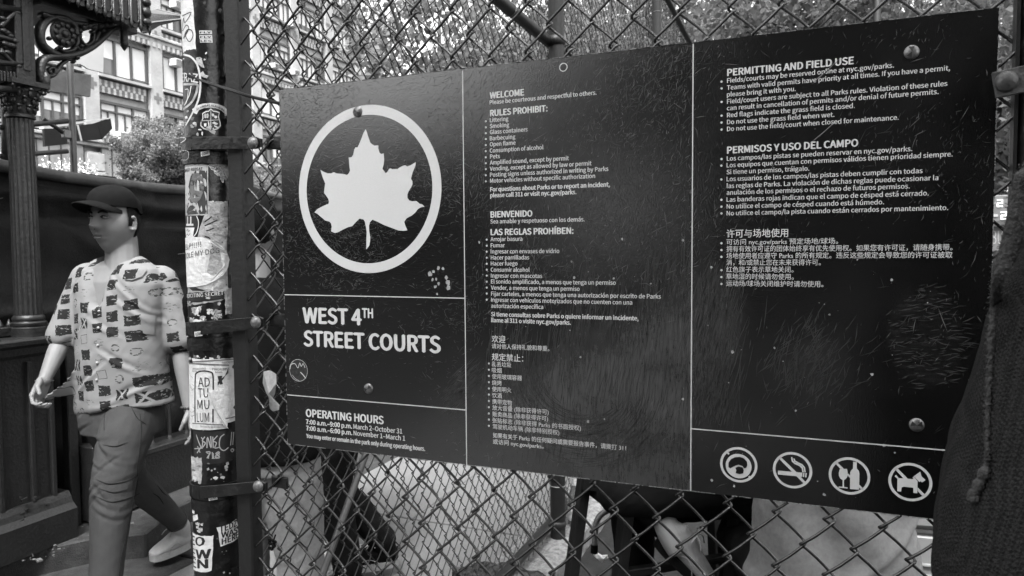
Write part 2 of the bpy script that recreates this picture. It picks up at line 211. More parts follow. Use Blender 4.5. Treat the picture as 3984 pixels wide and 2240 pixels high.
SX,SY,SZ,SW,SH=-.8201,.9843,1.7285,1.0332,.610
sign=empty('park_sign',(SX,SY,SZ-SH),label='large black three-panel park rules sign with white leaf emblem, screwed to chain link fence',cat='sign')
def sp(u,v,d=0.): return Vector((u/1000,-d,SH-v/1000))       # mm on the sign -> local metres
def panel_material():
    m=bpy.data.materials.new('scratched black sign film'); m.use_nodes=True; N=m.node_tree.nodes; L=m.node_tree.links; b=N['Principled BSDF']
    tc=N.new('ShaderNodeTexCoord'); sx=N.new('ShaderNodeSeparateXYZ'); L.new(tc.outputs['Object'],sx.inputs[0])
    def math_(op,a,b_=None,c=None,clamp=False):
        n=N.new('ShaderNodeMath'); n.operation=op; n.use_clamp=clamp
        for i,q in enumerate((a,b_,c)):
            if q is None: continue
            if isinstance(q,(int,float)): n.inputs[i].default_value=q
            else: L.new(q,n.inputs[i])
        return n.outputs[0]
    def noise(scale,detail=5,vec=None,rough=.6,mapping=None,dist=0):
        n=N.new('ShaderNodeTexNoise'); n.inputs['Scale'].default_value=scale; n.inputs['Detail'].default_value=detail; n.inputs['Roughness'].default_value=rough; n.inputs['Distortion'].default_value=dist
        v=vec or tc.outputs['Object']
        if mapping:
            mp=N.new('ShaderNodeMapping'); mp.inputs['Scale'].default_value=mapping[0]; mp.inputs['Rotation'].default_value=(0,mapping[1],0); L.new(v,mp.inputs[0]); v=mp.outputs[0]
        L.new(v,n.inputs['Vector']); return n.outputs[0]
    def sstep(x,a,b_,lo=0.,hi=1.):
        n=N.new('ShaderNodeMapRange'); n.interpolation_type='SMOOTHSTEP'; L.new(x,n.inputs[0]); n.inputs[1].default_value=a; n.inputs[2].default_value=b_; n.inputs[3].default_value=lo; n.inputs[4].default_value=hi; return n.outputs[0]
    X=sx.outputs[0]; Z=sx.outputs[2]
    V=math_('SUBTRACT',SH,Z)                                   # distance below the top edge
    wob=noise(9,6,rough=.7); wobs=noise(60,4,mapping=((5,1,.7),.15),rough=.7)
    w1=math_('MULTIPLY',math_('SUBTRACT',wob,.5),.28); w2=math_('MULTIPLY',math_('SUBTRACT',wobs,.5),.10)
    ww=math_('ADD',w1,w2)
    # wiped film of grime in the middle panel: below a slanting edge
    e1=math_('ADD',math_('SUBTRACT',V,math_('MULTIPLY_ADD',X,-.55,.665)),ww)
    mA=math_('MULTIPLY',sstep(e1,-.01,.10),math_('MULTIPLY',sstep(math_('ADD',X,ww),.31,.35),math_('LESS_THAN',X,.6895)))
    # lower left corner of the middle panel stays clean
    e1b=math_('ADD',math_('SUBTRACT',V,math_('MULTIPLY_ADD',X,.65,.255)),w2); mA=math_('MULTIPLY',mA,sstep(e1b,.035,.0))
    # smears of the right panel
    def blob(cx,cv,rx,rv,amp=1.,soft=.5):
        a=math_('DIVIDE',math_('SUBTRACT',X,cx),rx); c=math_('DIVIDE',math_('SUBTRACT',V,cv),rv)
        d=math_('SQRT',math_('ADD',math_('MULTIPLY',a,a),math_('MULTIPLY',c,c)))
        return sstep(math_('ADD',d,math_('MULTIPLY',ww,amp)),1.0+soft*.3,1.0-soft)
    mB=math_('MULTIPLY',blob(.712,.41,.05,.13,3.2,.9),.75); mC=math_('MULTIPLY',blob(.83,.43,.06,.05,4.5,1.1),.6)
    mD=math_('MULTIPLY',blob(.74,.53,.10,.05,3.,.9),.35)
    streak=noise(70,5,mapping=((6,1,.55),.12),rough=.75); streak2=noise(40,5,mapping=((.6,1,6),-.45),rough=.7)
    grime=math_('MAXIMUM',math_('MAXIMUM',mA,mB),math_('MAXIMUM',mC,mD))
    st=math_('MULTIPLY_ADD',sstep(streak,.38,.68),.62,math_('MULTIPLY',sstep(noise(7,5,rough=.65,dist=1.5),.38,.66),.5))
    g1=math_('MULTIPLY',grime,st)
    oval=math_('MULTIPLY',blob(.965,.388,.044,.066,.5,.25),math_('MULTIPLY_ADD',sstep(streak2,.42,.68),.9,.12))
    mist=math_('MULTIPLY',sstep(noise(5,4),.45,.75),.10)
    fac=math_('ADD',math_('MAXIMUM',g1,math_('MULTIPLY',oval,.28)),mist,clamp=True)
    mix=N.new('ShaderNodeMix'); L.new(fac,mix.inputs[0]); mix.inputs[2].default_value=.0045; mix.inputs[3].default_value=.045; L.new(mix.outputs[0],b.inputs['Base Color'])
    # gloss: fine pebbled overlaminate crossed by scratches
    peb=noise(620,3,rough=.5); pebs=noise(520,2,mapping=((1,1,.35),.6)); lump=noise(26,3)
    h=math_('ADD',math_('MULTIPLY',peb,.5),math_('ADD',math_('MULTIPLY',pebs,.5),math_('MULTIPLY',lump,.25)))
    bp=N.new('ShaderNodeBump'); bp.inputs['Strength'].default_value=.24; bp.inputs['Distance'].default_value=.0012; L.new(h,bp.inputs['Height']); L.new(bp.outputs[0],b.inputs['Normal'])
    L.new(math_('ADD',math_('MULTIPLY',fac,.35),.13,clamp=True),b.inputs['Roughness'])
    b.inputs['Specular IOR Level'].default_value=1.0
    return m
M['panel']=panel_material()
M['edge']=mat('worn fibre edge',.2,.8,var=.6,vscale=300)
# panel with slightly ragged worn edges
pb=MB(); pb.prism([(0,0,0),(SW,0,0),(SW,0,SH),(0,0,SH)],(0,.003,0)); pb.build('panel',M['panel'],sign)
eb=MB(); x=.0005
for (a,b,n) in (((0,0),(SW,0),260),((SW,0),(SW,SH),200),((0,SH),(SW,SH),200),((0,0),(0,SH),90)):
    for i in range(n):
        t=rnd.random(); cx=a[0]+(b[0]-a[0])*t; cz=a[1]+(b[1]-a[1])*t; dx,dz=((.002+rnd.random()*.008),.0004+rnd.random()*.0006) if a[1]==b[1] else (.0003+rnd.random()*.0009*(1 if a[0]>0 else .5),.001+rnd.random()*.004)
        eb.box((cx,-.0002,cz),(dx,.0014,dz))
eb.build('worn_edge',M['edge'],sign,kind='stuff')
# lettering
hts={'h':8.9,'r':6.0,'b':6.2,'c':7.5,'d':7.5,'H':10.6}
bold={'h':.065,'r':.03,'b':.06,'c':.022,'d':.045,'H':.05}
for (u,v,wd,c,s) in TEXT:
    me,(x0,x1,y0,y1)=textmesh(s,bold[c])
    ch=hts[c]
    if c=='h' and u>600: ch=8.7
    if c in 'rb' and u>600: ch=5.75
    if s in('WEST 4','STREET COURTS'): ch=25.5
    elif s=='TH': ch=15.3
    elif s.startswith('OPERATING'): ch=12.9
    elif u<300: ch=7.7 if not s.startswith('You') else 7.0
    sx=wd/(x1-x0); sz=ch/CAP
    b0=0
    if c in 'cdH': sz=ch/(CJ1-CJ0); b0=CJ0
    for q in me.vertices: x,y,k=q.co; q.co=((u+(x-x0)*sx)/1000,-.0004-k*2e-5,SH-(v-(y-b0)*sz)/1000)
    link('text_line',me,M['white'],sign)
for (u,v) in BUL:
    b=MB(); n=10; b.add([sp(u+1.5*math.cos(2*math.pi*i/n),v-.0+1.5*math.sin(2*math.pi*i/n),.0004) for i in range(n)],[tuple(range(n))[::-1]]); b.build('bullet_dot',M['white'],sign)
def bar(n,u0_,v0,u1_,v1,wd=.75):
    b=MB(); a=sp(u0_,v0,.0005); c=sp(u1_,v1,.0005); d=(c-a).normalized(); p=Vector((-d.z,0,d.x))*wd/1000
    b.quad(a-p,c-p,c+p,a+p); b.build(n,M['white'],sign)
bar('dividing_line',345.4,3,345.4,610); bar('dividing_line',687.6,2,687.6,610)
bar('dividing_line',1,349.2,344.6,349.2); bar('dividing_line',1,523.4,344.6,523.4); bar('dividing_line',688.4,522.8,1033,522.8)
def ring(u,v,ro,ri,d=.0005,n=96,name='emblem_ring',ry=None):
    ry=ry or ro; k=ri/ro; b=MB(); vs_=[]
    for i in range(n):
        a=2*math.pi*i/n; vs_+=[sp(u+ro*math.cos(a),v+ry*math.sin(a),d),sp(u+ri*math.cos(a),v+ry*k*math.sin(a),d)]
    b.add(vs_,[(2*i,2*((i+1)%n),2*((i+1)%n)+1,2*i+1) for i in range(n)]); return b.build(name,M['white'],sign)
ring(171.65,175.67,135.5,119.6)
def flat(name,pts,d,m): b=MB(); b.add([sp(u,v,d) for u,v in pts],[tuple(range(len(pts)))]); return b.build(name,m,sign)
flat('leaf_emblem',LEAF,.0005,M['white'])
for cx in (750.5,817.8,885.2,953.3): ring(cx,566.4,24,20.8,.0005,48,'pictogram_ring')
def disc(u,v,r,n=40): return [(u+r*math.cos(2*math.pi*i/n),v+r*math.sin(2*math.pi*i/n)) for i in range(n)]
M['film']=mat('black sign film',.0045,.3,bump=.2,bscale=300)
flat('pictogram',disc(750.5,568.2,16.6),.0005,M['white'])
flat('pictogram_cutout',IC['arch'],.0009,M['film']); flat('pictogram_cutout',IC['arch2'],.0009,M['film'])
for k in ('cig','cig2','cig3','smoke1','smoke2','glass','bottle','dog','doghead','st1','st2'): flat('pictogram',IC[k],.0006,M['white'])
for k in ('slash2','slash3a','slash3b','slash3c','slash4','slash4b'): flat('prohibition_slash',IC[k],.0005,M['white'])
# tamper-proof screws
def screw(u,v,r):
    b=MB(); c=sp(u,v,0); prof=[(r,0),(r,.0012),(r*.86,.0026),(r*.5,.0036),(.0003,.0040)]; vs_=[];n=18
    for (q,h) in prof:
        for k in range(n): a=2*math.pi*k/n; vs_.append(c+Vector((q*math.cos(a),-h,q*math.sin(a))))
    b.add(vs_,[(i*n+k,i*n+(k+1)%n,(i+1)*n+(k+1)%n,(i+1)*n+k) for i in range(len(prof)-1) for k in range(n)])
    s_=b.build('screw',M['screw'],sign,smooth=True,sharp=35)
    g=MB(); a0=rnd.random()*3
    for a in (a0,a0+2.6):
        t=Vector((math.cos(a),0,math.sin(a))); q=Vector((-t.z,0,t.x)); o=c+Vector((0,-.0043,0)); g.add([o,o+t*r*.72-q*r*.42+Vector((0,.0010,0)),o+t*r*.78+q*r*.36+Vector((0,.0010,0))],[(0,1,2)])
    g.build('drive_slot',M['ink'],s_)
for (u,v) in ((156.4,49.9),(167.8,501.8),(945,41.5),(959,494.3)): screw(u,v,.0085 if u>600 else .0088)
b=MB(); b.sphere(sp(505.9,14.5,.0003),(.005,.0006,.005),14,6); b.build('empty_screw_hole',M['ink'],sign)
ring(505.9,14.5,6.2,5.0,.0012,20,'hole_rim')
# clear round sticker with line drawing
M['clear']=mat('clear sticker film',.03,.18,var=.5,vscale=200)
cu_,cv_=(26.9,479.2); flat('round_clear_sticker',disc(cu_,cv_,19,32),.0004,M['clear'])
ring(cu_,cv_,19.2,18.6,.0007,32,'sticker_rim')
def stroke(name,pts,wd,d=.0008,m=None,parent=None):
    P=spline([sp(u,v,d) for u,v in pts],4); b=MB(); vs_=[]
    for i,p in enumerate(P):
        t=(P[min(i+1,len(P)-1)]-P[max(i-1,0)]).normalized(); q=Vector((-t.z,0,t.x))*wd/2000; vs_+=[p-q,p+q]
    b.add(vs_,[(2*i,2*i+2,2*i+3,2*i+1) for i in range(len(P)-1)]); return b.build(name,m or M['white'],parent or sign)
stroke('sticker_drawing',[(9,478),(12,470),(20,468),(26,475),(30,466),(33,472),(37,467),(41,474)],1.0)
stroke('sticker_drawing',[(31,482),(36,486),(42,492)],1.6); stroke('sticker_drawing',[(14,488),(20,494),(28,497)],.6)
# scratches cut into the film and flecks of paint
M['scr']=mat('bright scratch',.11,.4); M['scr2']=mat('dull scratch',.028,.4)
for nm,mm,N_ in (('bright_scratches',M['scr'],3000),('dull_scratches',M['scr2'],9000)):
    b=MB(); k=0
    while k<N_:
        u=rnd.random()*1030; v=rnd.random()*605
        dens=1.0 if u<345 and v<340 else .75 if 345<u<690 and v<330 else .35 if v<400 else .12
        if u>690: dens*=.55 if v<300 else .25
        dens*=max(.12,.55+.45*math.sin(u*.021+1.3*math.sin(v*.017))+.45*math.sin(v*.026+u*.009+1.))
        if rnd.random()>dens: continue
        k+=1
        if u<345: a=rnd.gauss(.35,.6) if rnd.random()<.6 else rnd.gauss(-.5,.5)
        else: a=rnd.gauss(1.25,.4) if rnd.random()<.7 else rnd.gauss(.6,.7)
        ln=min(rnd.expovariate(1/5.5),45)+1.5; wd=.14+rnd.random()*.26; bow=rnd.gauss(0,.06)*ln
        t=(math.cos(a),-math.sin(a)); q=(-t[1],t[0]); p0=(u,v); p1=(u+t[0]*ln*.5+q[0]*bow,v+t[1]*ln*.5+q[1]*bow); p2=(u+t[0]*ln,v+t[1]*ln)
        if not(1<p2[0]<1032 and 1<p2[1]<609): continue
        D=.00022
        b.add([sp(*p0,D),sp(p1[0]-q[0]*wd,p1[1]-q[1]*wd,D),sp(p1[0]+q[0]*wd,p1[1]+q[1]*wd,D),sp(*p2,D)],[(0,1,2),(1,3,2)])
    b.build(nm,mm,sign,kind='stuff')
# streaks left by wiping cloths: brushed vertically across the middle panel, curling at its foot, and inside an old sticker's outline
M['wipe']=mat('wiped grime streak',.030,.7,spec=.3); M['wipe2']=mat('pale wiped grime',.036,.7,spec=.3)
for nm,mm,N_ in (('grime_streaks',M['wipe'],2600),('pale_grime_streaks',M['wipe2'],1100)):
    b=MB(); k=0
    while k<N_:
        z_=rnd.random(); a=math.pi/2+rnd.gauss(-.12,.10); ln=10+rnd.random()*45
        if z_<.62:
            u=350+rnd.random()*335; v=300+rnd.random()*300; e=v-(665-.55*u)+35*math.sin(u*.05)+18*math.sin(u*.13+1)+rnd.gauss(0,12)
            if e<0 or (u<430 and v>505) : continue
            if rnd.random()>.25+.75*math.exp(-e/90): continue
        elif z_<.74:
            th=rnd.uniform(.2,2.9); r_=rnd.uniform(60,140); u=540+r_*math.cos(th); v=455+r_*math.sin(th); a=-(th+math.pi/2); ln*=.7
        elif z_<.80: u=330+rnd.gauss(0,14); v=500+rnd.gauss(0,14)-(u-330)*.6; a=.75+rnd.gauss(0,.1); ln*=.6
        elif z_<.92:
            u=712+rnd.gauss(0,18); v=330+rnd.random()*190; a=math.pi/2-.2+rnd.gauss(0,.12)
        elif z_<.97: u=830+rnd.gauss(0,26); v=430+rnd.gauss(0,30); a=1.1+rnd.gauss(0,.3); ln*=.6
        else:
            th=rnd.random()*6.28; r_=math.sqrt(rnd.random()); u=965+44*r_*math.cos(th); v=388+66*r_*math.sin(th); a=.15+rnd.gauss(0,.25); ln=3+rnd.random()*16
        t=(math.cos(a),-math.sin(a)) if True else 0; q=(-t[1],t[0]); bow=rnd.gauss(0,.02)*ln; wd=.2+rnd.random()*.4
        P_=[(u+t[0]*ln*f+q[0]*bow*4*f*(1-f),v+t[1]*ln*f+q[1]*bow*4*f*(1-f)) for f in (0,.5,1)]
        if any(not(2<p_[0]<1031 and 2<p_[1]<608) for p_ in P_): continue
        if abs(P_[0][0]-687.6)<1.5 or (P_[0][0]-687.6)*(P_[2][0]-687.6)<0: continue
        D=.00012+.00004*(mm is M['wipe2']); b.add([sp(*P_[0],D),sp(P_[1][0]-q[0]*wd,P_[1][1]-q[1]*wd,D),sp(P_[1][0]+q[0]*wd,P_[1][1]+q[1]*wd,D),sp(*P_[2],D)],[(0,1,2),(1,3,2)]); k+=1
    b.build(nm,mm,sign,kind='stuff')
M['fleck']=mat('pale paint fleck',.3,.7,var=.4,vscale=400)
b=MB()
def fleck(u,v,r):
    n=9; b.add([sp(u+r*(.6+rnd.random()*.6)*math.cos(2*math.pi*i/n),v+r*(.6+rnd.random()*.7)*math.sin(2*math.pi*i/n),.00035) for i in range(n)],[tuple(range(n))])
for (u,v,r) in ((285,312,4.5),(291,308,3),(300,303,3.5),(308,304,2.5),(289,321,2.5),(296,320,2.2),(300,327,2.8),(294,332,3.),(316,325,4.5),(317,333,4),(314,318,3),(297,343,2)): fleck(u,v,r)
for i in range(120):
    u=360+rnd.random()*660; v=240+rnd.random()*360; fleck(u,v,.3+rnd.random()**4*2.0)
b.build('paint_flecks',M['fleck'],sign,kind='stuff')

# ================================================================ CHAIN LINK
def wire_mesh(w2,h,r,nper,n=6,d=.0042,over=.0045):
    pts=[]
    for i in range(nper):
        z=i*2*h
        pts+=[(-over,0,z),(-.0005,-d,z+.004),(w2*.5,-d*1.15,z+h*.47),(w2+.0005,-d,z+h-.004),(w2+over,0,z+h),(w2+.0005,d,z+h+.004),(w2*.5,d*1.15,z+h*1.53),(-.0005,d,z+2*h-.004)]
    b=MB(); b.tube(spline(pts,2),r,n); return b.mesh('wire',True)
def chainlink(parent,origin,direction,L_,z0,z1,w2,h,r,matr,shear=0.,n=6,jit=.0015,flipdepth=False):
    nper=int((z1-z0)/(2*h))+1; me=wire_mesh(w2,h,r,nper,n); me.materials.append(matr)
    k=0; ang=math.atan2(direction[1],direction[0]); cnt=int(L_/w2)
    for k in range(cnt):
        x=k*w2; o=bpy.data.objects.new('wire',me); col.objects.link(o); o.parent=parent
        o.location=Vector(origin)+Vector(direction)*x+Vector((0,0,z0-(h if k%2 else 0)+shear*x+rnd.gauss(0,jit)))
        o.rotation_euler=(rnd.gauss(0,.0015),rnd.gauss(0,.0008),ang)
W2,HH=.03175,.0371
nf=empty('chain_link_fence',(-.93,.9955,0),label='near black chain link fence panel that carries the park sign',cat='fence')
# knots of an even row stand at x=-.339+k*.0635, z=1.78
x0=-.339-19*W2
z0=1.78-(48)*HH+.034*0
chainlink(nf,(x0+.93,0,0),(1,0,0),37.2*W2,1.78-HH*47-0+.02-.0,2.75,W2,HH,.00205,M['wire'],shear=-.034)
b=MB(); b.box((.013,-.002,1.5),(.034,.03,3.0)); b.build('end_rail',M['railpaint'],nf,bevel=.003)
b=MB(); b.tube([(1.207,.012,0.02),(1.207,.012,3.0)],.044,20); b.build('end_post',M['blackpaint'],nf,smooth=True,sharp=60)
b=MB(); b.box((1.163,-.001,1.5),(.004,.016,3.0)); b.build('tension_bar',M['railpaint'],nf)
# bracket of the right post
bz=onY(2525*DS,205*DS,.97); c=(bz.x+.93,bz.z)
b=MB(); b.box((c[0]+.045,-.033,c[1]+.004),(.115,.004,.030),rot=Matrix.Rotation(-.16,3,'Y')); b.build('tension_band',M['clamp'],nf,bevel=.001,label='grey steel band on the right post')
b=MB(); b.sphere((c[0],-.036,c[1]-.002),(.012,.006,.012),16,8); b.build('band_bolt',M['clamp'],nf,smooth=True)
# black cable tied across the pole into the mesh
import numpy as np
# ================================================================ GROUND
M['asphalt']=mat('dark asphalt',.02,.9,spec=.15,var=.35,vscale=30,bump=.5,bscale=220,dirt=.5,dscale=2.2,dv=.06)
M['concrete']=mat('pale worn pavement',.125,.85,var=.16,vscale=160,bump=.45,bscale=260,dirt=.35,dscale=3,dv=.085)
M['bluestone']=mat('dark stained paving',.032,.8,spec=.25,var=.4,vscale=14,bump=.5,bscale=150,dirt=.6,dscale=11,dv=.07)
M['granite']=mat('rough pitted concrete kerb',.15,.9,var=.6,vscale=45,bump=1.0,bscale=60,dirt=.9,dscale=30,dv=.04)
def sheet(name,pts,z,m,**k): b=MB(); b.add([(x,y,z) for x,y in pts],[tuple(range(len(pts)))]); return b.build(name,m,**k)
sheet('ground',[(-250,-250),(250,-250),(250,250),(-250,250)],-.012,M['asphalt'],kind='structure')
pv=MB()
# pale flags between fence and kiosk, laid with real joints
for i,xa in enumerate([-2.62,-1.93]):
    xb=[-1.936,-1.245][i]
    for j in range(24):
        ya=-4+j*1.22; pv.box(((xa+xb)/2,ya+.6,-.03+rnd.gauss(0,.0012)),(xb-xa,1.208,.06))
pv=pv.build('pavement',M['concrete'],kind='structure',bevel=.004)
ap=MB()
for j in range(14):
    ya=-3+j*1.1; ap.box((-3.1,ya+.55,-.03+rnd.gauss(0,.002)),(.945,1.085,.06))
ap=ap.build('stone_apron',M['bluestone'],kind='structure',bevel=.005)
sheet('road',[(-30,-60),(-6,-60),(-6,120),(-30,120)],-.006,M['asphalt'],kind='structure')
# rough kerb that carries the second fence
b=MB(); 
nx,ny=9,150; vs_=[]
for i in range(ny):
    for j in range(nx):
        x=-1.23+.29*j/(nx-1); y=1.05+9.5*i/(ny-1); vs_.append((x+rnd.gauss(0,.003),y,.10+rnd.gauss(0,.003)-(.012 if j in(0,nx-1) else 0)))
b.add(vs_,[(i*nx+j,i*nx+j+1,(i+1)*nx+j+1,(i+1)*nx+j) for i in range(ny-1) for j in range(nx-1)])
for j in (0,nx-1):
    p=[vs_[i*nx+j] for i in range(ny)]; b.add(p+[(q[0],q[1],-.05) for q in p],[(i,i+1,ny+i+1,ny+i) for i in range(ny-1)])
b.build('concrete_kerb',M['granite'],kind='structure')

# ================================================================ STEEL POLE WITH STICKERS
PC=Vector((-1.0,1.0,0)); PR=.0425; LEAN=.0095
def pcx(z): return PC+Vector(((z-.9)*LEAN,0,0))
pole=empty('steel_pole',(PC.x,PC.y,0),label='thick black steel pole covered in torn stickers at the left end of the mesh',cat='pole')
b=MB(); b.tube([(LEAN*(z-.9),0,z) for z in (0,1,2,3.2)],PR,48); b.build('shaft',M['blackpaint'],pole,smooth=True,sharp=60)
def pcyl(px,py,r=PR):                       # photo pixel -> (angle, height) on the pole
    d=ray(px,py); z=1.4
    for _ in range(4):
        c=pcx(z); ox,oy=CAM.x-c.x,CAM.y-c.y; A=d.x**2+d.y**2; B=2*(ox*d.x+oy*d.y); C_=ox*ox+oy*oy-r*r; D=B*B-4*A*C_
        t=(-B-math.sqrt(D))/(2*A) if D>0 else -B/(2*A); p=CAM+d*t; z=p.z
    return math.atan2(p.y-c.y,p.x-c.x),z
def onp(a,z,h): 
    c=pcx(z)-PC; return Vector((c.x+(PR+h)*math.cos(a),c.y+(PR+h)*math.sin(a),z))
def lft(a): return a if a<2 else a-2*math.pi
def patch(name,px,m,h=.0004,parent=None,nu=14,nv=8,rag=0.,label=None):  # px: 4 photo points tl,tr,br,bl
    q=[pcyl(*p) for p in px]; q=[(lft(a),z) for a,z in q]; b=MB(); vs_=[]
    for i in range(nv+1):
        for j in range(nu+1):
            s,t=j/nu,i/nv; a=(q[0][0]*(1-s)+q[1][0]*s)*(1-t)+(q[3][0]*(1-s)+q[2][0]*s)*t; z=(q[0][1]*(1-s)+q[1][1]*s)*(1-t)+(q[3][1]*(1-s)+q[2][1]*s)*t
            if rag and (i in(0,nv) or j in(0,nu)): a+=rnd.gauss(0,rag/PR); z+=rnd.gauss(0,rag)
            vs_.append(onp(a,z,h+(.0004*rnd.random() if 0<i<nv and 0<j<nu and rag else 0)))
    w_=nu+1; b.add(vs_,[(i*w_+j,i*w_+j+1,(i+1)*w_+j+1,(i+1)*w_+j) for i in range(nv) for j in range(nu)])
    return b.build(name,m,parent or pole,smooth=True,label=label),q
def polyp(name,px,m,h=.0008,parent=None):   # flat polygon of photo points, wrapped on the pole
    q=[pcyl(*p) for p in px]; b=MB(); b.add([onp(lft(a),z,h) for a,z in q],[tuple(range(len(q)))]); 
    me=b.mesh(); bm=bmesh.new(); bm.from_mesh(me); bmesh.ops.triangulate(bm,faces=bm.faces)
    for _ in range(2): bmesh.ops.subdivide_edges(bm,edges=[e for e in bm.edges if e.calc_length()>.006],cuts=1)
    for v in bm.verts:
        c=pcx(v.co.z)-PC; dx,dy=v.co.x-c.x,v.co.y-c.y; L_=math.hypot(dx,dy); v.co.x=c.x+dx/L_*(PR+h); v.co.y=c.y+dy/L_*(PR+h)
    bm.to_mesh(me); bm.free(); return link(name,me,m,parent or pole)
def linep(name,px,wd,m,h=.001,parent=None,k=4):
    q=[pcyl(*p) for p in spline2(px,k)]; q=[(lft(a),z) for a,z in q]; b=MB(); vs_=[]
    for i,(a,z) in enumerate(q):
        a0,z0=q[max(i-1,0)]; a1,z1=q[min(i+1,len(q)-1)]; dx,dz=(a1-a0)*PR,z1-z0; l=math.hypot(dx,dz) or 1; nx_,nz_=-dz/l*wd/2,dx/l*wd/2
        vs_+=[onp(a-nx_/PR,z-nz_,h),onp(a+nx_/PR,z+nz_,h)]
    b.add(vs_,[(2*i,2*i+2,2*i+3,2*i+1) for i in range(len(q)-1)]); return b.build(name,m,parent or pole)
def spline2(P,k): return [(p.x,p.y) for p in spline([(x,y,0) for x,y in P],k)]
def textp(s,bl,br,hpx,m,h=.0009,parent=None,bold=.02,slant=0):
    me,(x0,x1,y0,y1)=textmesh(s,bold,2)
    bm=bmesh.new(); bm.from_mesh(me)
    for _ in range(2): bmesh.ops.subdivide_edges(bm,edges=[e for e in bm.edges if e.calc_length()>.12],cuts=1)
    a0,z0=pcyl(*bl); a1,z1=pcyl(*br); a0,a1=lft(a0),lft(a1); _,zt=pcyl(bl[0],bl[1]-hpx); ht=zt-z0
    for v in bm.verts:
        s_=(v.co.x-x0)/(x1-x0); y=v.co.y/CAP; v.co=onp(a0+(a1-a0)*s_+slant*y*ht/PR,z0+(z1-z0)*s_+y*ht,h+v.co.z*3e-5)
    bm.to_mesh(me); bm.free(); return link('lettering',me,m,parent or pole)
K_=M['ink']; Wp=M['paper']; Op=M['oldpaper']
# tall white sticker with marker tag
s1,_=patch('sticker',[(700,-30),(750,-30),(762,190),(712,205)],Wp,rag=.0008,label='white paper sticker with black marker tag at the top')
linep('marker_tag',[(712,62),(745,48),(722,88),(716,70),(712,120),(726,98),(736,112),(716,150),(728,118),(746,118),(752,140),(740,162),(728,150),(724,132),(738,112)],.0016,K_,parent=s1)
# FLY FLY LES
def strip(x,y,w_,h_,t,parent=None,sl=0): 
    s,_=patch('sticker',[(x,y),(x+w_,y+sl),(x+w_+1,y+h_+sl),(x+1,y+h_)],Wp,nu=6,nv=2); textp(t,(x+3,y+h_-3),(x+w_-3,y+h_-3+sl),h_-7,K_,parent=s,bold=.05); return s
strip(775,119,49,14,'FLY'); strip(776,137,49,14,'FLY'); strip(778,152,48,14,'LES')
# big round emblem, half out of view
e_,_=patch('sticker',[(712,208),(783,215),(783,470),(716,490)],M['blackpaint'],h=.0003,label='large peeling round sticker')
linep('sticker_rim',[(716,212),(745,222),(768,252),(779,300),(780,340),(772,390),(750,440),(724,488)],.0032,Wp,parent=e_)
textp('ERAZ',(712,318),(772,322),34,Wp,parent=e_,bold=.03)
linep('sticker_figure',[(716,328),(766,328),(768,345),(762,370),(745,400),(716,425)],.004,Op,parent=e_); linep('sticker_figure',[(722,348),(734,350),(728,395),(718,410)],.0014,Wp,parent=e_); linep('sticker_figure',[(745,335),(738,370),(722,405)],.002,Wp,parent=e_)
patch('sticker',[(761,226),(783,222),(795,265),(768,250)],Op,rag=.0006,nu=5,nv=4); polyp('torn_tape',[(778,285),(790,276),(797,290),(812,295),(806,305),(790,300),(782,296)],Op)
patch('tape_remnant',[(780,270),(818,278),(812,300),(780,300)],M['clear'],h=.0003,nu=6,nv=3)
# crest with banner
cr=polyp('crest_sticker',[(787,440),(800,432),(812,430),(820,421),(829,430),(842,432),(855,436),(851,452),(858,478),(859,490),(848,502),(828,508),(820,515),(812,508),(792,502),(780,490),(780,478),(788,460)],Wp,.0005)
polyp('crest_field',[(790,443),(802,436),(813,434),(820,426),(829,434),(842,436),(851,440),(847,453),(854,478),(854,488),(845,498),(827,504),(820,510),(813,504),(795,498),(784,488),(784,478),(792,460)],K_,.0008,cr)
linep('crest_line',[(820,430),(820,508)],.0009,Wp,h=.0011,parent=cr); linep('crest_line',[(786,470),(852,466)],.0009,Wp,h=.0011,parent=cr)
bn=polyp('crest_banner',[(748,425),(768,410),(790,403),(820,400),(850,405),(872,415),(888,432),(884,448),(876,450),(870,438),(858,428),(840,421),(820,418),(795,420),(775,428),(766,444),(756,440)],Wp,.0006)
me,(x0,x1,y0,y1)=textmesh('SCUMBAG ACADEMY',.04,2)
for v in me.vertices:
    t=(v.co.x-x0)/(x1-x0); th=-1.05+2.1*t; px_=765+107*t; py_=(412+14*(2*t-1)**2*1.35+4*(t-.5)-v.co.y/CAP*8)+2; a,z=pcyl(px_,py_); v.co=onp(lft(a),z,.0012+v.co.z*3e-5)
link('lettering',me,K_,bn)
for cx,cy,pts in ((803,450,[(-8,-6),(8,-6),(8,-3),(-8,-3)]),(803,450,[(-10,-1),(10,-1),(10,2),(-10,2)]),(803,450,[(-8,4),(8,4),(8,7),(-8,7)]),(803,450,[(-5,-8),(-2,-8),(-2,9),(-5,9)]),(803,450,[(3,-8),(6,-8),(6,9),(3,9)]),(832,448,[(-9,-7),(0,-5),(1,3),(-4,6),(-9,1)]),(841,453,[(-8,-4),(2,-2),(3,5),(-3,8),(-8,4)]),(806,484,[(-12,-4),(-2,-4),(-3,8),(-11,8)]),(810,482,[(-1,-10),(3,-10),(4,0),(4,10),(1,10),(0,0)]),(836,481,[(-12,-3),(-3,-8),(12,0),(4,6)]),(838,488,[(-6,-2),(4,3),(12,8),(6,10),(-4,5)])):
    polyp('crest_emblem',[(cx+x,cy+y) for x,y in pts],Wp,.0011,cr)
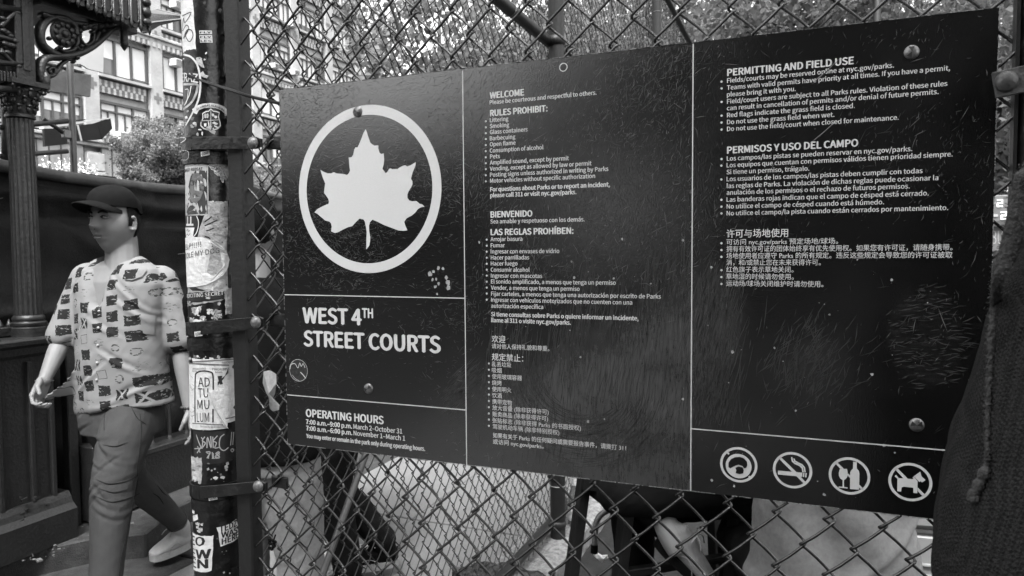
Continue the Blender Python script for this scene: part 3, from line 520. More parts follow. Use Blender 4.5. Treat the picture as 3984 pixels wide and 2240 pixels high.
# bands
def band(zc,h,th,tilt,bolt=None,label=None,lp=.0):
    b=MB(); n=48; rr=PR+.0012; vs_=[]
    for k in range(n):
        a=2*math.pi*k/n; z=zc+math.tan(tilt)*PR*math.cos(a)
        for (r,dz) in ((rr,-h/2),(rr+th,-h/2),(rr+th,h/2),(rr,h/2)): c=pcx(z)-PC; vs_.append((c.x+r*math.cos(a),c.y+r*math.sin(a),z+dz))
    b.add(vs_,[(k*4+j,k*4+(j+1)%4,((k+1)%n)*4+(j+1)%4,((k+1)%n)*4+j) for k in range(n) for j in range(4)])
    o=b.build('clamp_band',M['railpaint2'],pole,smooth=True,sharp=40,label=label)
    if bolt:
        bx,bz=bolt; f=PR+.0045; c=pcx(zc)-PC
        # strap from the front of the pole to its bolt on the rail
        n=14; vs_=[]; 
        for i in range(n+1):
            t=i/n; x=c.x+.004+(bx-c.x+.010)*t; y=-f*(1-t)**.0 if False else -(f*(1-t)+.027*t) if t>.0 else -f; y=-(f-(f-.029)*min(1,t*1.25)**1.5)
            z=zc+(bz-zc)*t+math.tan(tilt)*0; hh=h/2*(1-.12*t)
            if i==n: hh*=.6
            vs_+=[(x,y,z-hh),(x,y,z+hh),(x,y+.0045,z+hh),(x,y+.0045,z-hh)]
        b=MB(); b.add(vs_,[(i*4+j,i*4+(j+1)%4,(i+1)*4+(j+1)%4,(i+1)*4+j) for i in range(n) for j in range(4)]+[(0,1,2,3),(n*4+3,n*4+2,n*4+1,n*4)]); b.build('clamp_strap',M['railpaint2'],pole,bevel=.0008)
        b=MB(); b.box((bx+.024,-.004,bz+.002),(.036,.006,h*.95)); b.build('clamp_back_plate',M['railpaint2'],pole,bevel=.002)
        b=MB(); cc=Vector((bx,-.031,bz)); vv=[];nn=18
        for (q,d_) in ((.0105,0),(.0105,.002),(.008,.0055),(.004,.0072),(.0003,.0078)):
            for k in range(nn): a=2*math.pi*k/nn; vv.append(cc+Vector((q*math.cos(a),-d_,q*math.sin(a))))
        b.add(vv,[(i*nn+k,i*nn+(k+1)%nn,(i+1)*nn+(k+1)%nn,(i+1)*nn+k) for i in range(4) for k in range(nn)]); b.build('bolt_head',M['worn'],pole,smooth=True,sharp=40)
M['railpaint2']=mat('worn black band paint',.008,.36,spec=.35,var=.4,vscale=60,bump=.25,bscale=80,dirt=.35,dscale=40,dv=.06)
M['worn']=mat('worn bolt',.16,.4,.4,var=.5,vscale=120,dirt=1.,dscale=60,dv=.6)
def bz_(dx,dy,y=.955): p=onY(dx*DS,dy*DS,y); return (p.x-PC.x,p.z)
zb=lambda dx,dy: pcyl(dx*DS,dy*DS,PR+.005)[1]
band((zb(520,343)+zb(520,376))/2,zb(520,343)-zb(520,376),.003,0,bz_(622,356),'upper clamp band with small stickers')
band((zb(520,381)+zb(520,410))/2,zb(520,381)-zb(520,410),.0025,0)
band((zb(530,808)+zb(530,845))/2,(zb(530,808)-zb(530,845))*.9,.0035,.10,bz_(630,812),'middle clamp band tilted up to its bolt')
band((zb(530,850)+zb(530,885))/2,(zb(530,850)-zb(530,885))*.9,.002,.03)
band((zb(540,1222)+zb(540,1255))/2,(zb(540,1222)-zb(540,1255))*.95,.0035,.03,bz_(636,1229),'lower clamp band curving to its bolt')
band((zb(540,1260)+zb(540,1290))/2,(zb(540,1260)-zb(540,1290))*.9,.0015,.0)
def small(x,y,w_,h_,sl,t,hh=.0055):
    s,_=patch('sticker',[(x,y),(x+w_,y-sl),(x+w_+2,y+h_-sl),(x+2,y+h_)],Wp,h=hh,nu=4,nv=1); textp(t,(x+4,y+h_-4),(x+w_-2,y+h_-4-sl),h_-8,K_,h=hh+.0004,parent=s,bold=.04)
small(791,545,30,18,3,'QZAR'); small(784,592,30,18,6,'QZAR',.0047)
small(766,1289,26,19,4,'QZAR',.0065); small(799,1278,30,19,8,'QZAR',.0065)
small(815,1926,29,17,5,'QZAR',.0062)
linep('marker_tag',[(708,533),(735,540),(718,556),(712,548),(712,575)],.0012,Wp,h=.0062); linep('marker_tag',[(712,588),(738,588),(744,602),(738,622),(716,622)],.001,Op,h=.0056)
# poster with a face in profile (reader code left out)
p1,_=patch('poster',[(720,642),(810,640),(812,836),(724,846)],M['grey'] if 'grey' in M else Op,h=.0005,rag=.0004,label='poster with a face in profile')
M['print_light']=mat('pale print',.42,.6,var=.1,vscale=80); M['print_mid']=mat('mid grey print',.13,.6,var=.35,vscale=60); M['print_dark']=mat('dark print',.035,.6,var=.4,vscale=60)
patch('poster_print',[(722,664),(806,664),(808,832),(724,838)],M['print_dark'],h=.0008,parent=p1,nu=8,nv=8)
for i in range(7): linep('poster_stripe',[(722,646+i*4.2),(806,645+i*4.2)],.0012,M['print_mid'],h=.0009,parent=p1,k=1)
polyp('poster_face',[(724,664),(748,668),(740,700),(735,726),(740,740),(733,752),(740,765),(734,775),(745,790),(762,792),(770,810),(778,836),(724,838)],M['print_light'],.0010,p1)
polyp('poster_face',[(752,676),(772,672),(790,690),(796,720),(790,750),(780,775),(765,790),(748,786),(740,766),(744,752),(738,742),(741,728),(746,700)],M['print_mid'],.0012,p1)
linep('poster_face_line',[(741,706),(748,702),(756,706)],.0012,K_,h=.0014,parent=p1); linep('poster_face_line',[(742,718),(750,720),(757,717)],.001,K_,h=.0014,parent=p1); linep('poster_face_line',[(787,722),(797,724),(798,738),(790,744),(787,736)],.0012,M['print_dark'],h=.0014,parent=p1)
for i in range(10): linep('poster_stripe',[(726,796+i*4.2),(752+i*2.2,795+i*4.2)],.0010,M['print_mid'],h=.0013,parent=p1,k=1)
textp('SWEET REPEAT',(722,670),(790,662),11,K_,h=.0015,parent=p1,bold=.05)
patch('shiny_tape',[(809,640),(863,617),(898,676),(866,708)],M['tape'] if 'tape' in M else Op,h=.0012,rag=.001,label='scrap of silver mesh tape')
# wide torn paper
s2,_=patch('sticker',[(812,782),(885,783),(885,1165),(730,1190)],Op,h=.0006,rag=.0008,label='large weathered paper sheet')
for P in ([(797,862),(812,852),(824,842)],[(797,878),(820,868),(846,855)],[(803,897),(818,893),(832,886)],[(797,920),(808,922),(818,928)]): linep('drawn_ray',P,.0022,K_,h=.001,parent=s2)
for i in range(14): x=815+rnd.random()*62; y=800+rnd.random()*340; polyp('torn_spot',[(x,y),(x+5,y-2),(x+7,y+4),(x+2,y+6)],M['print_mid'],.001,s2)
s3,_=patch('sticker',[(722,838),(770,838),(776,880),(724,940)],K_,h=.0007,label='black round edged sticker')
for P,wd in (([(732,842),(732,872)],.003),([(744,842),(744,872)],.003),([(727,874),(754,874)],.0035),([(766,840),(773,860),(772,885),(764,908),(750,925)],.0016)): linep('sticker_mark',P,wd,Wp,h=.001,parent=s3)
patch('sticker',[(724,885),(758,885),(752,922),(726,922)],Wp,h=.001,nu=4,nv=3)
linep('marker_tag',[(728,897),(734,893),(736,900),(742,894)],.0009,K_,h=.0013); linep('marker_tag',[(728,915),(733,910),(736,916),(742,908)],.0009,K_,h=.0013)
# big oval sticker
ov=polyp('oval_sticker',[(722,925),(745,921),(790,923),(830,935),(862,955),(882,985),(890,1010),(885,1040),(868,1068),(835,1092),(800,1108),(765,1115),(732,1117)],Wp,.0019)
ov['label']='large white oval sticker with printed plea'
textp('HELP!!!!!',(724,975),(785,960),20,K_,h=.0023,parent=ov,bold=.0); textp('STOLE MY DOG',(722,1010),(852,983),20,K_,h=.0023,parent=ov,bold=.0)
patch('tape_strip',[(732,1138),(872,1130),(873,1162),(732,1180)],K_,h=.0012,rag=.0008,label='black tape strip'); textp('REXCITING SECRET',(732,1158),(868,1146),14,Wp,h=.0017,bold=.02)
textp('EUP',(733,1181),(745,1180),9,Wp,h=.0016); polyp('torn_print',[(738,1118),(760,1115),(775,1122),(800,1128),(790,1132),(750,1130)],K_,.0014)
patch('sticker',[(872,1122),(900,1120),(901,1220),(878,1222)],Op,h=.0009,rag=.0007,label='narrow aluminium strip')
for i in range(12):
    x=735+rnd.random()*110; y=1188+rnd.random()*60; w_=8+rnd.random()*26; patch('sticker_remnant',[(x,y),(x+w_,y+rnd.gauss(0,3)),(x+w_*.8,y+10+rnd.random()*22),(x+2,y+14+rnd.random()*14)],Op if rnd.random()<.6 else Wp,h=.0007+i*.00003,rag=.0014,nu=4,nv=4)
# postal labels
l2,_=patch('postal_label',[(748,1392),(918,1390),(926,1632),(830,1650)],Wp,h=.0007,rag=.0005,label='crumpled blank postal label behind'); 
linep('label_bar',[(752,1407),(914,1396)],.0022,M['print_mid'],h=.0016,parent=l2,k=8); linep('label_bar',[(870,1630),(924,1617)],.0022,M['print_mid'],h=.0016,parent=l2,k=8)
textp('PRIORITY*',(862,1415),(908,1411),8,M['print_mid'],h=.0017,parent=l2); textp('MAIL',(868,1440),(892,1436),8,M['print_mid'],h=.0022)
l1,_=patch('postal_label',[(738,1410),(890,1414),(884,1664),(742,1660)],Wp,h=.0014,rag=.0004,label='postal label with hand drawn tombstone lettering')
for P,wd in (([(740,1413),(888,1420)],.0025),([(742,1645),(870,1652)],.0018)): linep('label_bar',P,wd,M['print_mid'],h=.0021,parent=l1,k=10)
textp('UNITED STATES',(752,1437),(802,1436),7,M['print_mid'],h=.0021,parent=l1); textp('POSTAL SERVICE',(752,1446),(800,1445),6,M['print_mid'],h=.0021,parent=l1); textp('PRIORITY*',(826,1440),(882,1440),9,M['print_mid'],h=.0021,parent=l1); textp('MAIL',(838,1450),(866,1450),7,M['print_mid'],h=.0021,parent=l1)
textp('FOR DOMESTIC AND INTERNATIONAL',(782,1660),(876,1662),6,M['print_mid'],h=.0021,parent=l1)
linep('tombstone_outline',[(763,1642),(762,1560),(763,1470),(768,1450),(790,1442),(815,1445),(828,1456),(830,1515)],.0022,K_,h=.0022,parent=l1); linep('tombstone_outline',[(829,1590),(829,1642)],.0022,K_,h=.0022,parent=l1)
for t,x0_,x1_,y in (('AD',775,818,1503),('TU',774,812,1545),('MU',772,816,1590),('LUM',770,815,1640)): textp(t,(x0_,y),(x1_,y),36,K_,h=.0022,parent=l1,bold=-.012)
for i in range(10): x=742+rnd.random()*12; y=1450+rnd.random()*180; linep('pen_scratch',[(x,y),(x+4+rnd.random()*8,y-12+rnd.random()*24)],.0006,K_,h=.0022,parent=l1,k=1)
for i in range(7): linep('pen_scratch',[(846,1486+i*2),(868,1466+i*1),(886,1450-i*3)],.0006,K_,h=.0022,k=2)
polyp('pen_blot',[(846,1462),(864,1460),(860,1475),(866,1492),(856,1496),(850,1482)],K_,.0024)
# peeled flap
b=MB(); A=[pcyl(*p) for p in ((808,1523),(822,1530),(838,1585),(870,1650),(886,1668),(868,1655),(850,1620),(820,1560))]; b.add([onp(lft(a),z,.004+.004*(i in(1,2,3))) for i,(a,z) in enumerate(A)],[tuple(range(8))]); b.build('peeled_flap',Wp,pole)
# tag on dark sticker
d1,_=patch('sticker',[(752,1672),(905,1668),(905,1790),(756,1800)],K_,h=.0005,label='black sticker with silver handstyle tag')
M['silver']=mat('silver marker',.33,.4)
for P in ([(765,1690),(776,1722),(786,1740),(790,1712),(784,1700)],[(798,1698),(788,1714),(800,1722),(790,1740)],[(806,1742),(808,1700),(822,1742),(820,1696)],[(828,1698),(830,1742)],[(846,1694),(830,1714),(842,1722),(836,1742),(856,1738)],[(872,1688),(856,1704),(854,1738),(870,1752),(888,1740)],[(900,1680),(896,1732)],[(908,1680),(904,1730)],[(896,1750),(902,1745),(908,1750),(902,1757),(896,1750)],[(758,1745),(790,1742)],[(770,1735),(780,1760)],[(784,1738),(768,1762)],[(802,1758),(818,1758),(806,1782)],[(826,1758),(828,1782)],[(850,1756),(840,1764),(852,1774),(842,1782),(838,1774),(852,1762),(850,1756)]): linep('marker_tag',P,.0019,M['silver'],h=.0010,parent=d1)
textp('718',(806,1783),(856,1783),22,M['silver'],h=.0011,parent=d1,bold=.0)
patch('sticker',[(745,1770),(788,1780),(785,1872),(748,1868)],Op,h=.0007,rag=.001)
for (x,y,s_) in ((805,1822,8),(820,1828,6),(832,1822,6),(878,1800,10),(872,1812,12),(876,1825,7),(845,1836,3),(820,1862,4),(835,1863,5),(867,2225,6),(890,2228,5),(862,2145,3),(878,2142,3),(882,160,8),(878,172,6)):
    polyp('paint_chip',[(x,y),(x+s_,y-s_*.5),(x+s_*1.3,y+s_*.6),(x+s_*.2,y+s_)],M['silver'] if y>300 else M['print_mid'],.0007)
for (px_,) in (([(745,1950),(760,1965),(758,2000),(748,1990)],),([(752,2005),(770,2000),(772,2020),(755,2028)],)): polyp('sticker_remnant',px_,Wp)
for i in range(10): x=752+rnd.random()*30; y=2030+rnd.random()*45; polyp('sticker_remnant',[(x,y),(x+12,y-3),(x+10,y+9),(x+2,y+7)],Op,.0006)
s5,_=patch('sticker',[(745,2068),(832,2082),(824,2222),(748,2212)],Wp,h=.0007,rag=.0004,label='white sticker with three cut off rows of bold capitals')
textp('EO',(746,2115),(800,2121),34,K_,h=.0012,parent=s5,bold=.055); textp('EW',(752,2163),(824,2168),34,K_,h=.0012,parent=s5,bold=.055); textp('EN',(752,2200),(812,2208),34,K_,h=.0012,parent=s5,bold=.055)
s6=polyp('sticker',[(842,2052),(868,2046),(890,2038),(918,2018),(926,2048),(930,2085),(910,2105),(885,2115),(858,2126),(852,2098),(850,2072)],Wp,.0007); s6['label']='white jagged sticker in stacked block capitals'
textp('TEDZ',(853,2070),(920,2044),24,K_,h=.0012,parent=s6,bold=.05); textp('WAS',(860,2092),(922,2070),22,K_,h=.0012,parent=s6,bold=.05); textp('HERE',(862,2118),(926,2088),23,K_,h=.0012,parent=s6,bold=.05)
for i in range(46):
    x=742+rnd.random()*120; y=rnd.choice([rnd.uniform(1185,1260),rnd.uniform(1380,1402),rnd.uniform(1795,1885),rnd.uniform(470,520),rnd.uniform(1000,1180)]); w_=5+rnd.random()*16; hh_=4+rnd.random()*14
    polyp('sticker_remnant',[(x,y+rnd.gauss(0,2)),(x+w_*.5,y-rnd.random()*3),(x+w_,y+rnd.random()*4),(x+w_*.9,y+hh_*.5),(x+w_*.7,y+hh_),(x+w_*.3,y+hh_*.8),(x-1,y+hh_*.6)],rnd.choice([Op,Wp,M['print_mid'],Op]),.0006+i*.00002)
for i in range(90):
    x=722+rnd.random()*150; y=rnd.random()*2200; s_=1.5+rnd.random()**3*9
    if 900<y<1120 or 1400<y<1650: continue
    polyp('scuff',[(x,y),(x+s_,y-s_*.6),(x+s_*1.5,y+s_*.3),(x+s_*.9,y+s_*1.4),(x,y+s_)],rnd.choice([M['print_mid'],Op,M['print_dark']]),.0003)
# general torn remnants and pale scuffs
for i in range(60):
    x=712+rnd.random()*90; y=rnd.choice([rnd.uniform(205,235),rnd.uniform(430,530),rnd.uniform(640,700),rnd.uniform(1230,1290),rnd.uniform(1385,1400),rnd.uniform(1660,1680),rnd.uniform(1880,1930)]); s_=2+rnd.random()*7
    polyp('paint_chip',[(x,y),(x+s_,y-s_*rnd.random()),(x+s_*1.3,y+s_*rnd.random()),(x+s_*.2,y+s_)],rnd.choice([Op,M['print_mid'],Wp]),.0006)
# black strap tied from the pole into the mesh
t=empty('cable_tie',(-.96,.955,1.7),label='long black cable tie across the upper pole',cat='cable tie')
P=[onp(lft(pcyl(735,293)[0]),pcyl(735,293)[1],.003)+PC, onp(lft(pcyl(800,320)[0]),pcyl(800,320)[1],.003)+PC, onY(905,352,.962),onY(975,375,.972),onY(1092,403,1.0)]
b=MB(); b.tube([p-t.location for p in spline(P,5)],.0028,6); b.build('strap',M['ink'],t)

# ================================================================ SECOND FENCE
XF=-1.08
f2=empty('chain_link_fence',(XF,1.05,0),label='second chain link fence running away behind the sign on the rough kerb',cat='fence')
chainlink(f2,(0,0,0),(0,1,0),7.05,.12,3.62,.030,.039,.0018,M['wire2'],n=5,jit=.003)
for (y,) in ((3.13,),(5.62,),(8.1,)):
    b=MB(); b.tube([(.045,y-1.05,.05),(.045,y-1.05,3.7)],.036,20); b.build('fence_post',M['rail3'] if 'rail3' in M else M['railpaint'],f2,smooth=True,sharp=60)
    for z in (.35,1.2,2.41,3.3):
        b=MB(); b.tube([(.045+.037*math.cos(2*math.pi*k/20),y-1.05+.037*math.sin(2*math.pi*k/20),z) for k in range(20)],.0022,5,closed=True); b.build('tie_wire',M['steel'],f2)
for (z,r) in ((2.41,.025),(3.62,.024),(.165,.024)):
    b=MB(); b.tube([(.012,0,z),(.012,7.05,z)],r,14); b.build('rail',M['railpaint'],f2,smooth=True,sharp=60)
    for y in (1.9,2.4,4.4): 
        b=MB(); b.tube([(.012+(r+.002)*math.cos(2*math.pi*k/16),y-.3,z+(r+.002)*math.sin(2*math.pi*k/16)) for k in range(16)],.002,5,closed=True); b.build('tie_wire',M['steel'],f2)
# rail end clamp at the post
b=MB(); b.sphere((.045,2.08,2.41),(.045,.05,.035),12,8); b.build('rail_clamp',M['railpaint'],f2,smooth=True)
b=MB(); b.sphere((.045,2.08,.165),(.042,.045,.03),12,8); b.build('rail_clamp',M['railpaint'],f2,smooth=True)
# ================================================================ SUBWAY KIOSK (cast iron)
XK=-3.2
def kp(x,y,off=0.): return onX(x,y,XK+off)          # points on the kiosk's street side plane
kio=empty('subway_kiosk',(XK,2.2,0),label='dark ornate cast iron subway entrance with fluted column and scroll bracket',cat='subway entrance')
def kb(name,mb,m=None,parent=None,**k):
    mb.v=[(p[0]-XK,p[1]-2.2,p[2]) for p in mb.v]; return mb.build(name,m or M['iron'],parent or kio,**k)
ZL=kp(150,1307).z                                    # ledge the column stands on
yE=kp(225,1900).y                                     # far end of the panelled wall
b=MB(); b.box((XK-.19,yE-1.0,ZL/2+.02),(.36,2.0,ZL-.16)); kb('panel_wall',b,bevel=.004)
for (za,zb,yy) in ((.42,ZL-.32,yE-.62),):
    for (ya,yb) in ((yE-.30-1.0,yE-.34),):
        P=[(XK+.004,ya,za),(XK+.004,yb,za),(XK+.004,yb,zb-.06),(XK+.004,yb-.05,zb),(XK+.004,ya,zb)]
        b=MB(); b.tube([Vector(p) for p in P],.011,8,closed=True); kb('panel_moulding',b,smooth=True)
for y in (yE-.015,yE-.11,yE-.25): b=MB(); b.box((XK-.003,y,ZL/2+.05),(.022,.022,ZL-.32)); kb('corner_rib',b,bevel=.004)
b=MB(); b.prism([(XK-.40,0,ZL),(XK+.035,0,ZL),(XK+.042,0,ZL-.012),(XK+.04,0,ZL-.03),(XK+.018,0,ZL-.045),(XK+.014,0,ZL-.075),(XK,0,ZL-.09),(XK-.40,0,ZL-.09)],(0,3.0,0)); b.v=[(p[0],p[1]+yE-2.96,p[2]) for p in b.v]; kb('cornice_ledge',b)
b=MB(); b.prism([(XK-.40,0,.12),(XK+.06,0,.12),(XK+.06,0,.26),(XK+.03,0,.285),(XK+.02,0,.31),(XK+.004,0,.335),(XK-.4,0,.335)],(0,2.05,0)); b.v=[(p[0],p[1]+yE-2.0,p[2]) for p in b.v]; kb('plinth',b)
b=MB()
for i in range(46): y=yE-1.7+rnd.random()*1.72; z=.27+rnd.random()*.11; s=.004+rnd.random()*.013; b.box((XK+.012+rnd.random()*.02,y,z),(.012,s*1.6,s*.7),rot=Matrix.Rotation(rnd.gauss(0,.3),3,'X'))
kb('rust_flakes',b,M['iron'],kind='stuff')
# spikes along the ledge
for y in (kp(20,1250).y,kp(58,1248).y,kp(92,1246).y):
    b=MB(); b.lathe([(.018,0),(.012,.012),(.004,.03),(.0005,.036)],(XK-.10,y,ZL+.045),10); kb('ledge_spike',b,smooth=True)
b=MB(); b.box((XK-.10,yE-.9,ZL+.025),(.05,1.9,.045)); kb('ledge_rail',b,bevel=.006)
# column
cx,cy=XK-.055,kp(146,1300).y
zb0=ZL; zc0=kp(130,455).z; zc1=kp(130,335).z
b=MB(); n=80; vs_=[];fl=20
for i,z in enumerate([zb0+.09,zb0+.4,zb0+.7,zc0]):
    r=.056-.006*i/3
    for k in range(n):
        a=2*math.pi*k/n; rr=r*(1-.075*abs(math.sin(fl*a/2))**.7); vs_.append((cx+rr*math.cos(a),cy+rr*math.sin(a),z))
b.add(vs_,[(i*n+k,i*n+(k+1)%n,(i+1)*n+(k+1)%n,(i+1)*n+k) for i in range(3) for k in range(n)]); colm=kb('column_shaft',b,smooth=True,sharp=50)
b=MB(); b.lathe([(.072,0),(.072,.040),(.066,.045),(.071,.052),(.071,.062),(.062,.070),(.066,.076),(.064,.088),(.057,.096)],(cx,cy,zb0),32); kb('column_base',b,smooth=True,sharp=45)
b=MB(); b.lathe([(.052,0),(.060,.005),(.060,.016),(.052,.022),(.056,.04),(.062,.085),(.075,.12),(.07,.13)],(cx,cy,zc0-.01),24)
b.box((cx,cy,zc1+.005),(.17,.17,.022))
kb('capital',b,smooth=True,sharp=45)
for row,(z,r,s) in enumerate(((.03,.056,.028),(.065,.062,.032),(.098,.070,.034))):
    for k in range(10):
        a=2*math.pi*(k+.5*(row%2))/10; b=MB(); o=Vector((cx+r*math.cos(a),cy+r*math.sin(a),zc0+z)); b.sphere(o,(.012,.010,s*.55),8,6); b.sphere(o+Vector((.010*math.cos(a),.010*math.sin(a),s*.5)),(.010,.010,.007),8,5); kb('acanthus_leaf',b,smooth=True)
for k in range(4):
    a=math.pi/4+k*math.pi/2; b=MB(); o=Vector((cx+.095*math.cos(a),cy+.095*math.sin(a),zc1-.022)); pts=[o+Vector((math.cos(a)*.018*math.cos(t)*(1-t/9),math.sin(a)*.018*math.cos(t)*(1-t/9),.018*math.sin(t)*(1-t/9))) for t in [i*.6 for i in range(13)]]; b.tube(pts,.006,6); kb('capital_volute',b,smooth=True)
# pier above the capital
zt=3.15
b=MB(); b.box((cx,cy-.005,(zc1+zt)/2),(.13,.085,zt-zc1)); kb('pier',b,bevel=.005)
b=MB(); b.box((cx+.068,cy-.005,(zc1+.02+zt)/2),(.006,.03,zt-zc1-.1)); kb('pier_fillet',b,bevel=.002)
# ornate frieze to the left
yl=kp(-60,100).y; y1=cy-.055
zt1=kp(45,20).z; zt0=kp(45,335).z
b=MB(); b.box((cx-.02,(yl-1+y1)/2,(zt0+zt+.4)/2),(.04,y1-yl+1,zt+.4-zt0)); kb('frieze_panel',b)
for (p,q,r) in (((0,240),(90,250),.012),((0,345),(90,350),.014),((0,10),(85,40),.014)):
    A=kp(p[0]-200,p[1]-12); B=kp(*q); b=MB(); b.tube([A+Vector((-.0,0,0)),B],r,8); kb('frieze_moulding',b,smooth=True)
for (P) in ([(0,105),(30,75),(62,45)],[(0,190),(40,235),(75,262)],[(-10,140),(25,148),(75,160)],[(70,40),(72,140),(74,260)]):
    b=MB(); b.tube(spline([kp(x,y) for x,y in P],5),.010,8); kb('frieze_scroll',b,smooth=True)
for (x,y) in ((68,50),(72,258),(15,120),(28,128),(40,140),(20,170),(34,175),(48,178),(10,205),(60,160),(10,72),(30,205)):
    b=MB(); b.sphere(kp(x,y),(.014,.018,.012),8,6); kb('frieze_boss',b,smooth=True)
for i in range(9): x=-20+i*12.5; b=MB(); b.box(kp(x,295+x*.1),(.012,.010,.045)); kb('frieze_dentil',b,bevel=.003)
# eave beam, roof edge
zb_=kp(165,50).z
A=kp(165,52); B=kp(575,118)
bz_lo=(A.z+B.z)/2
b=MB(); b.box((XK-.05,(A.y+B.y)/2-.04,bz_lo+.05),(.12,B.y-A.y-.06,.10)); kb('eave_beam',b,bevel=.004)
b=MB(); b.box((XK-.62,B.y-.06-(B.y-A.y+3.)/2,bz_lo+.32),(1.40,B.y-A.y+3.,.36)); kb('roof_slab',b,bevel=.01)
# scroll bracket
def scroll(P,r,k=6,name='bracket_scroll',closed=False,taper=None):
    pts=spline([kp(x/2.011,y/2.011,.0) for x,y in P],k,closed); rs=[r if not taper else r*(1-(1-taper)*i/(len(pts)-1)) for i in range(len(pts))]
    b=MB(); b.tube(pts,rs,8,closed=closed); b.v=[((p[0]-XK)*1.9+XK-.02,p[1],p[2]) for p in b.v]; kb(name,b,smooth=True)
scroll([(340,640),(328,560),(345,480),(400,445),(500,440),(600,425),(690,390),(770,335),(840,270),(890,222),(960,205),(1050,220)],.0185,taper=.9)
scroll([(605,275),(590,205),(530,150),(455,132),(385,155),(340,215),(330,290),(350,350),(400,400),(470,432)],.0175)
scroll([(345,570),(385,592),(435,585),(470,545),(500,500),(560,462),(598,470),(590,485)],.011,taper=.7)
scroll([(385,470),(352,500),(348,548),(375,585)],.009); scroll([(445,575),(450,545),(430,528),(405,538),(402,560),(420,572)],.010,taper=.7)
scroll([(470,375),(520,400),(590,385),(620,330),(620,270),(640,230)],.011); scroll([(640,250),(650,310),(690,350),(740,320),(750,260)],.009); scroll([(700,380),(740,350),(770,290),(800,230)],.011)
scroll([(600,350),(630,385),(660,390)],.013); scroll([(370,345),(420,385),(450,400)],.009)
scroll([(345,110),(600,180),(900,205)],.016); scroll([(640,215),(760,190),(900,200)],.018)
b=MB(); c=kp(490/2.011,268/2.011); b.sphere(c,(.018,.062,.062),20,10)
for k in range(10): a=2*math.pi*k/10; b.sphere(c+Vector((.018,.042*math.cos(a),.042*math.sin(a))),(.008,.014,.014),8,6)
b.sphere(c+Vector((.02,0,0)),(.012,.018,.018),10,8); kb('bracket_rosette',b,smooth=True)
for (x,y,s) in ((620,240,24),(650,215,26),(690,205,22),(735,215,26),(780,205,24),(820,190,26),(720,250,18),(800,240,18),(630,360,20),(600,450,20),(385,300,16),(860,185,20),(560,300,14),(470,370,16)):
    b=MB(); b.sphere(kp(x/2.011,y/2.011),(.02,s*.0006,s*.0006),8,6); kb('bracket_leaf',b,smooth=True)
b=MB(); c=kp(967/2.011,205/2.011); b.lathe([(.03,0),(.02,-.012),(.019,-.075),(.021,-.082),(.018,-.10),(.008,-.115),(.0005,-.125)],c,16); kb('pendant',b,smooth=True,sharp=50)
b=MB(); c=kp(350/2.011,600/2.011); b.sphere(c-Vector((0,0,.02)),(.03,.018,.05),10,8); kb('bracket_foot',b,smooth=True)
# scalloped fascia hanging out over the pavement
XFc=XK+.10
fasc=[(560,15),(640,45),(705,75),(775,100),(845,130),(915,158),(985,185),(1060,215),(1128,238)]
for i in range(-3,9):
    if i<0: x=560+i*72; y=15+i*28
    else: x,y=fasc[i]
    p=onX(x/2.011,y/2.011,XFc); b=MB(); w_=.058; hh=.26
    poly=[]
    for t in range(9): a=math.pi*t/8; poly.append((XFc,p.y+w_/2*math.cos(a),p.z+.028-.028*math.sin(a)*1.0))
    poly=[(XFc,p.y+w_/2,p.z+hh)]+poly+[(XFc,p.y-w_/2,p.z+hh)]; b.prism(poly,(-.012,0,0)); f_=kb('fascia_panel',b)
    b=MB(); pts=[(XFc+.003,p.y+w_*.33,p.z+hh*.9)]+[(XFc+.003,p.y+w_*.33*math.cos(math.pi*t/6),p.z+.045-.02*math.sin(math.pi*t/6)) for t in range(7)]+[(XFc+.003,p.y-w_*.33,p.z+hh*.9)]; b.tube(pts,.0035,6); kb('fascia_bead',b,smooth=True)
    b=MB(); b.lathe([(.0005,-.03),(.008,-.012),(.01,0),(.007,.012),(.007,.22)],(XFc+.004,p.y+w_/2,p.z+.012),8); kb('fascia_drop',b,smooth=True)
pe=onX(566,100,XFc)
for z,s in ((.02,.03),(.07,.04),(.12,.03),(.16,.035),(.21,.03)): b=MB(); b.sphere((XFc-.01,pe.y+.01,pe.z+z),(.03,.03,s*.8),10,8); kb('corner_acanthus',b,smooth=True)
# stone steps beside the kiosk
b=MB(); b.prism([(-4.2,.2,-.02),(-3.45,.2,-.02),(-3.24,1.985,-.02),(-3.06,2.29,-.02),(-2.87,2.42,-.02),(-3.02,2.75,-.02),(-3.12,6,-.02),(-4.2,6,-.02)],(0,0,.14)); b.build('kiosk_step',M['bluestone'],kind='structure',bevel=.008)
sb=MB()
for i in range(150):
    t=rnd.random(); y=2.0+4*rnd.random()**2; x=-3.02+rnd.gauss(0,.06)-.0*t; s=.003+rnd.random()**4*.018; sb.box((x if y>2.5 else -3.0-rnd.random()*.3,y,.125 if x<-3.05 or y<2.5 else .006),(s,s*1.4,s*.4),rot=Matrix.Rotation(rnd.random()*3,3,'Z'))
M['litter']=mat('pale grit and litter',.10,.8,var=.7,vscale=50)
sb.build('grit',M['litter'],kind='stuff')

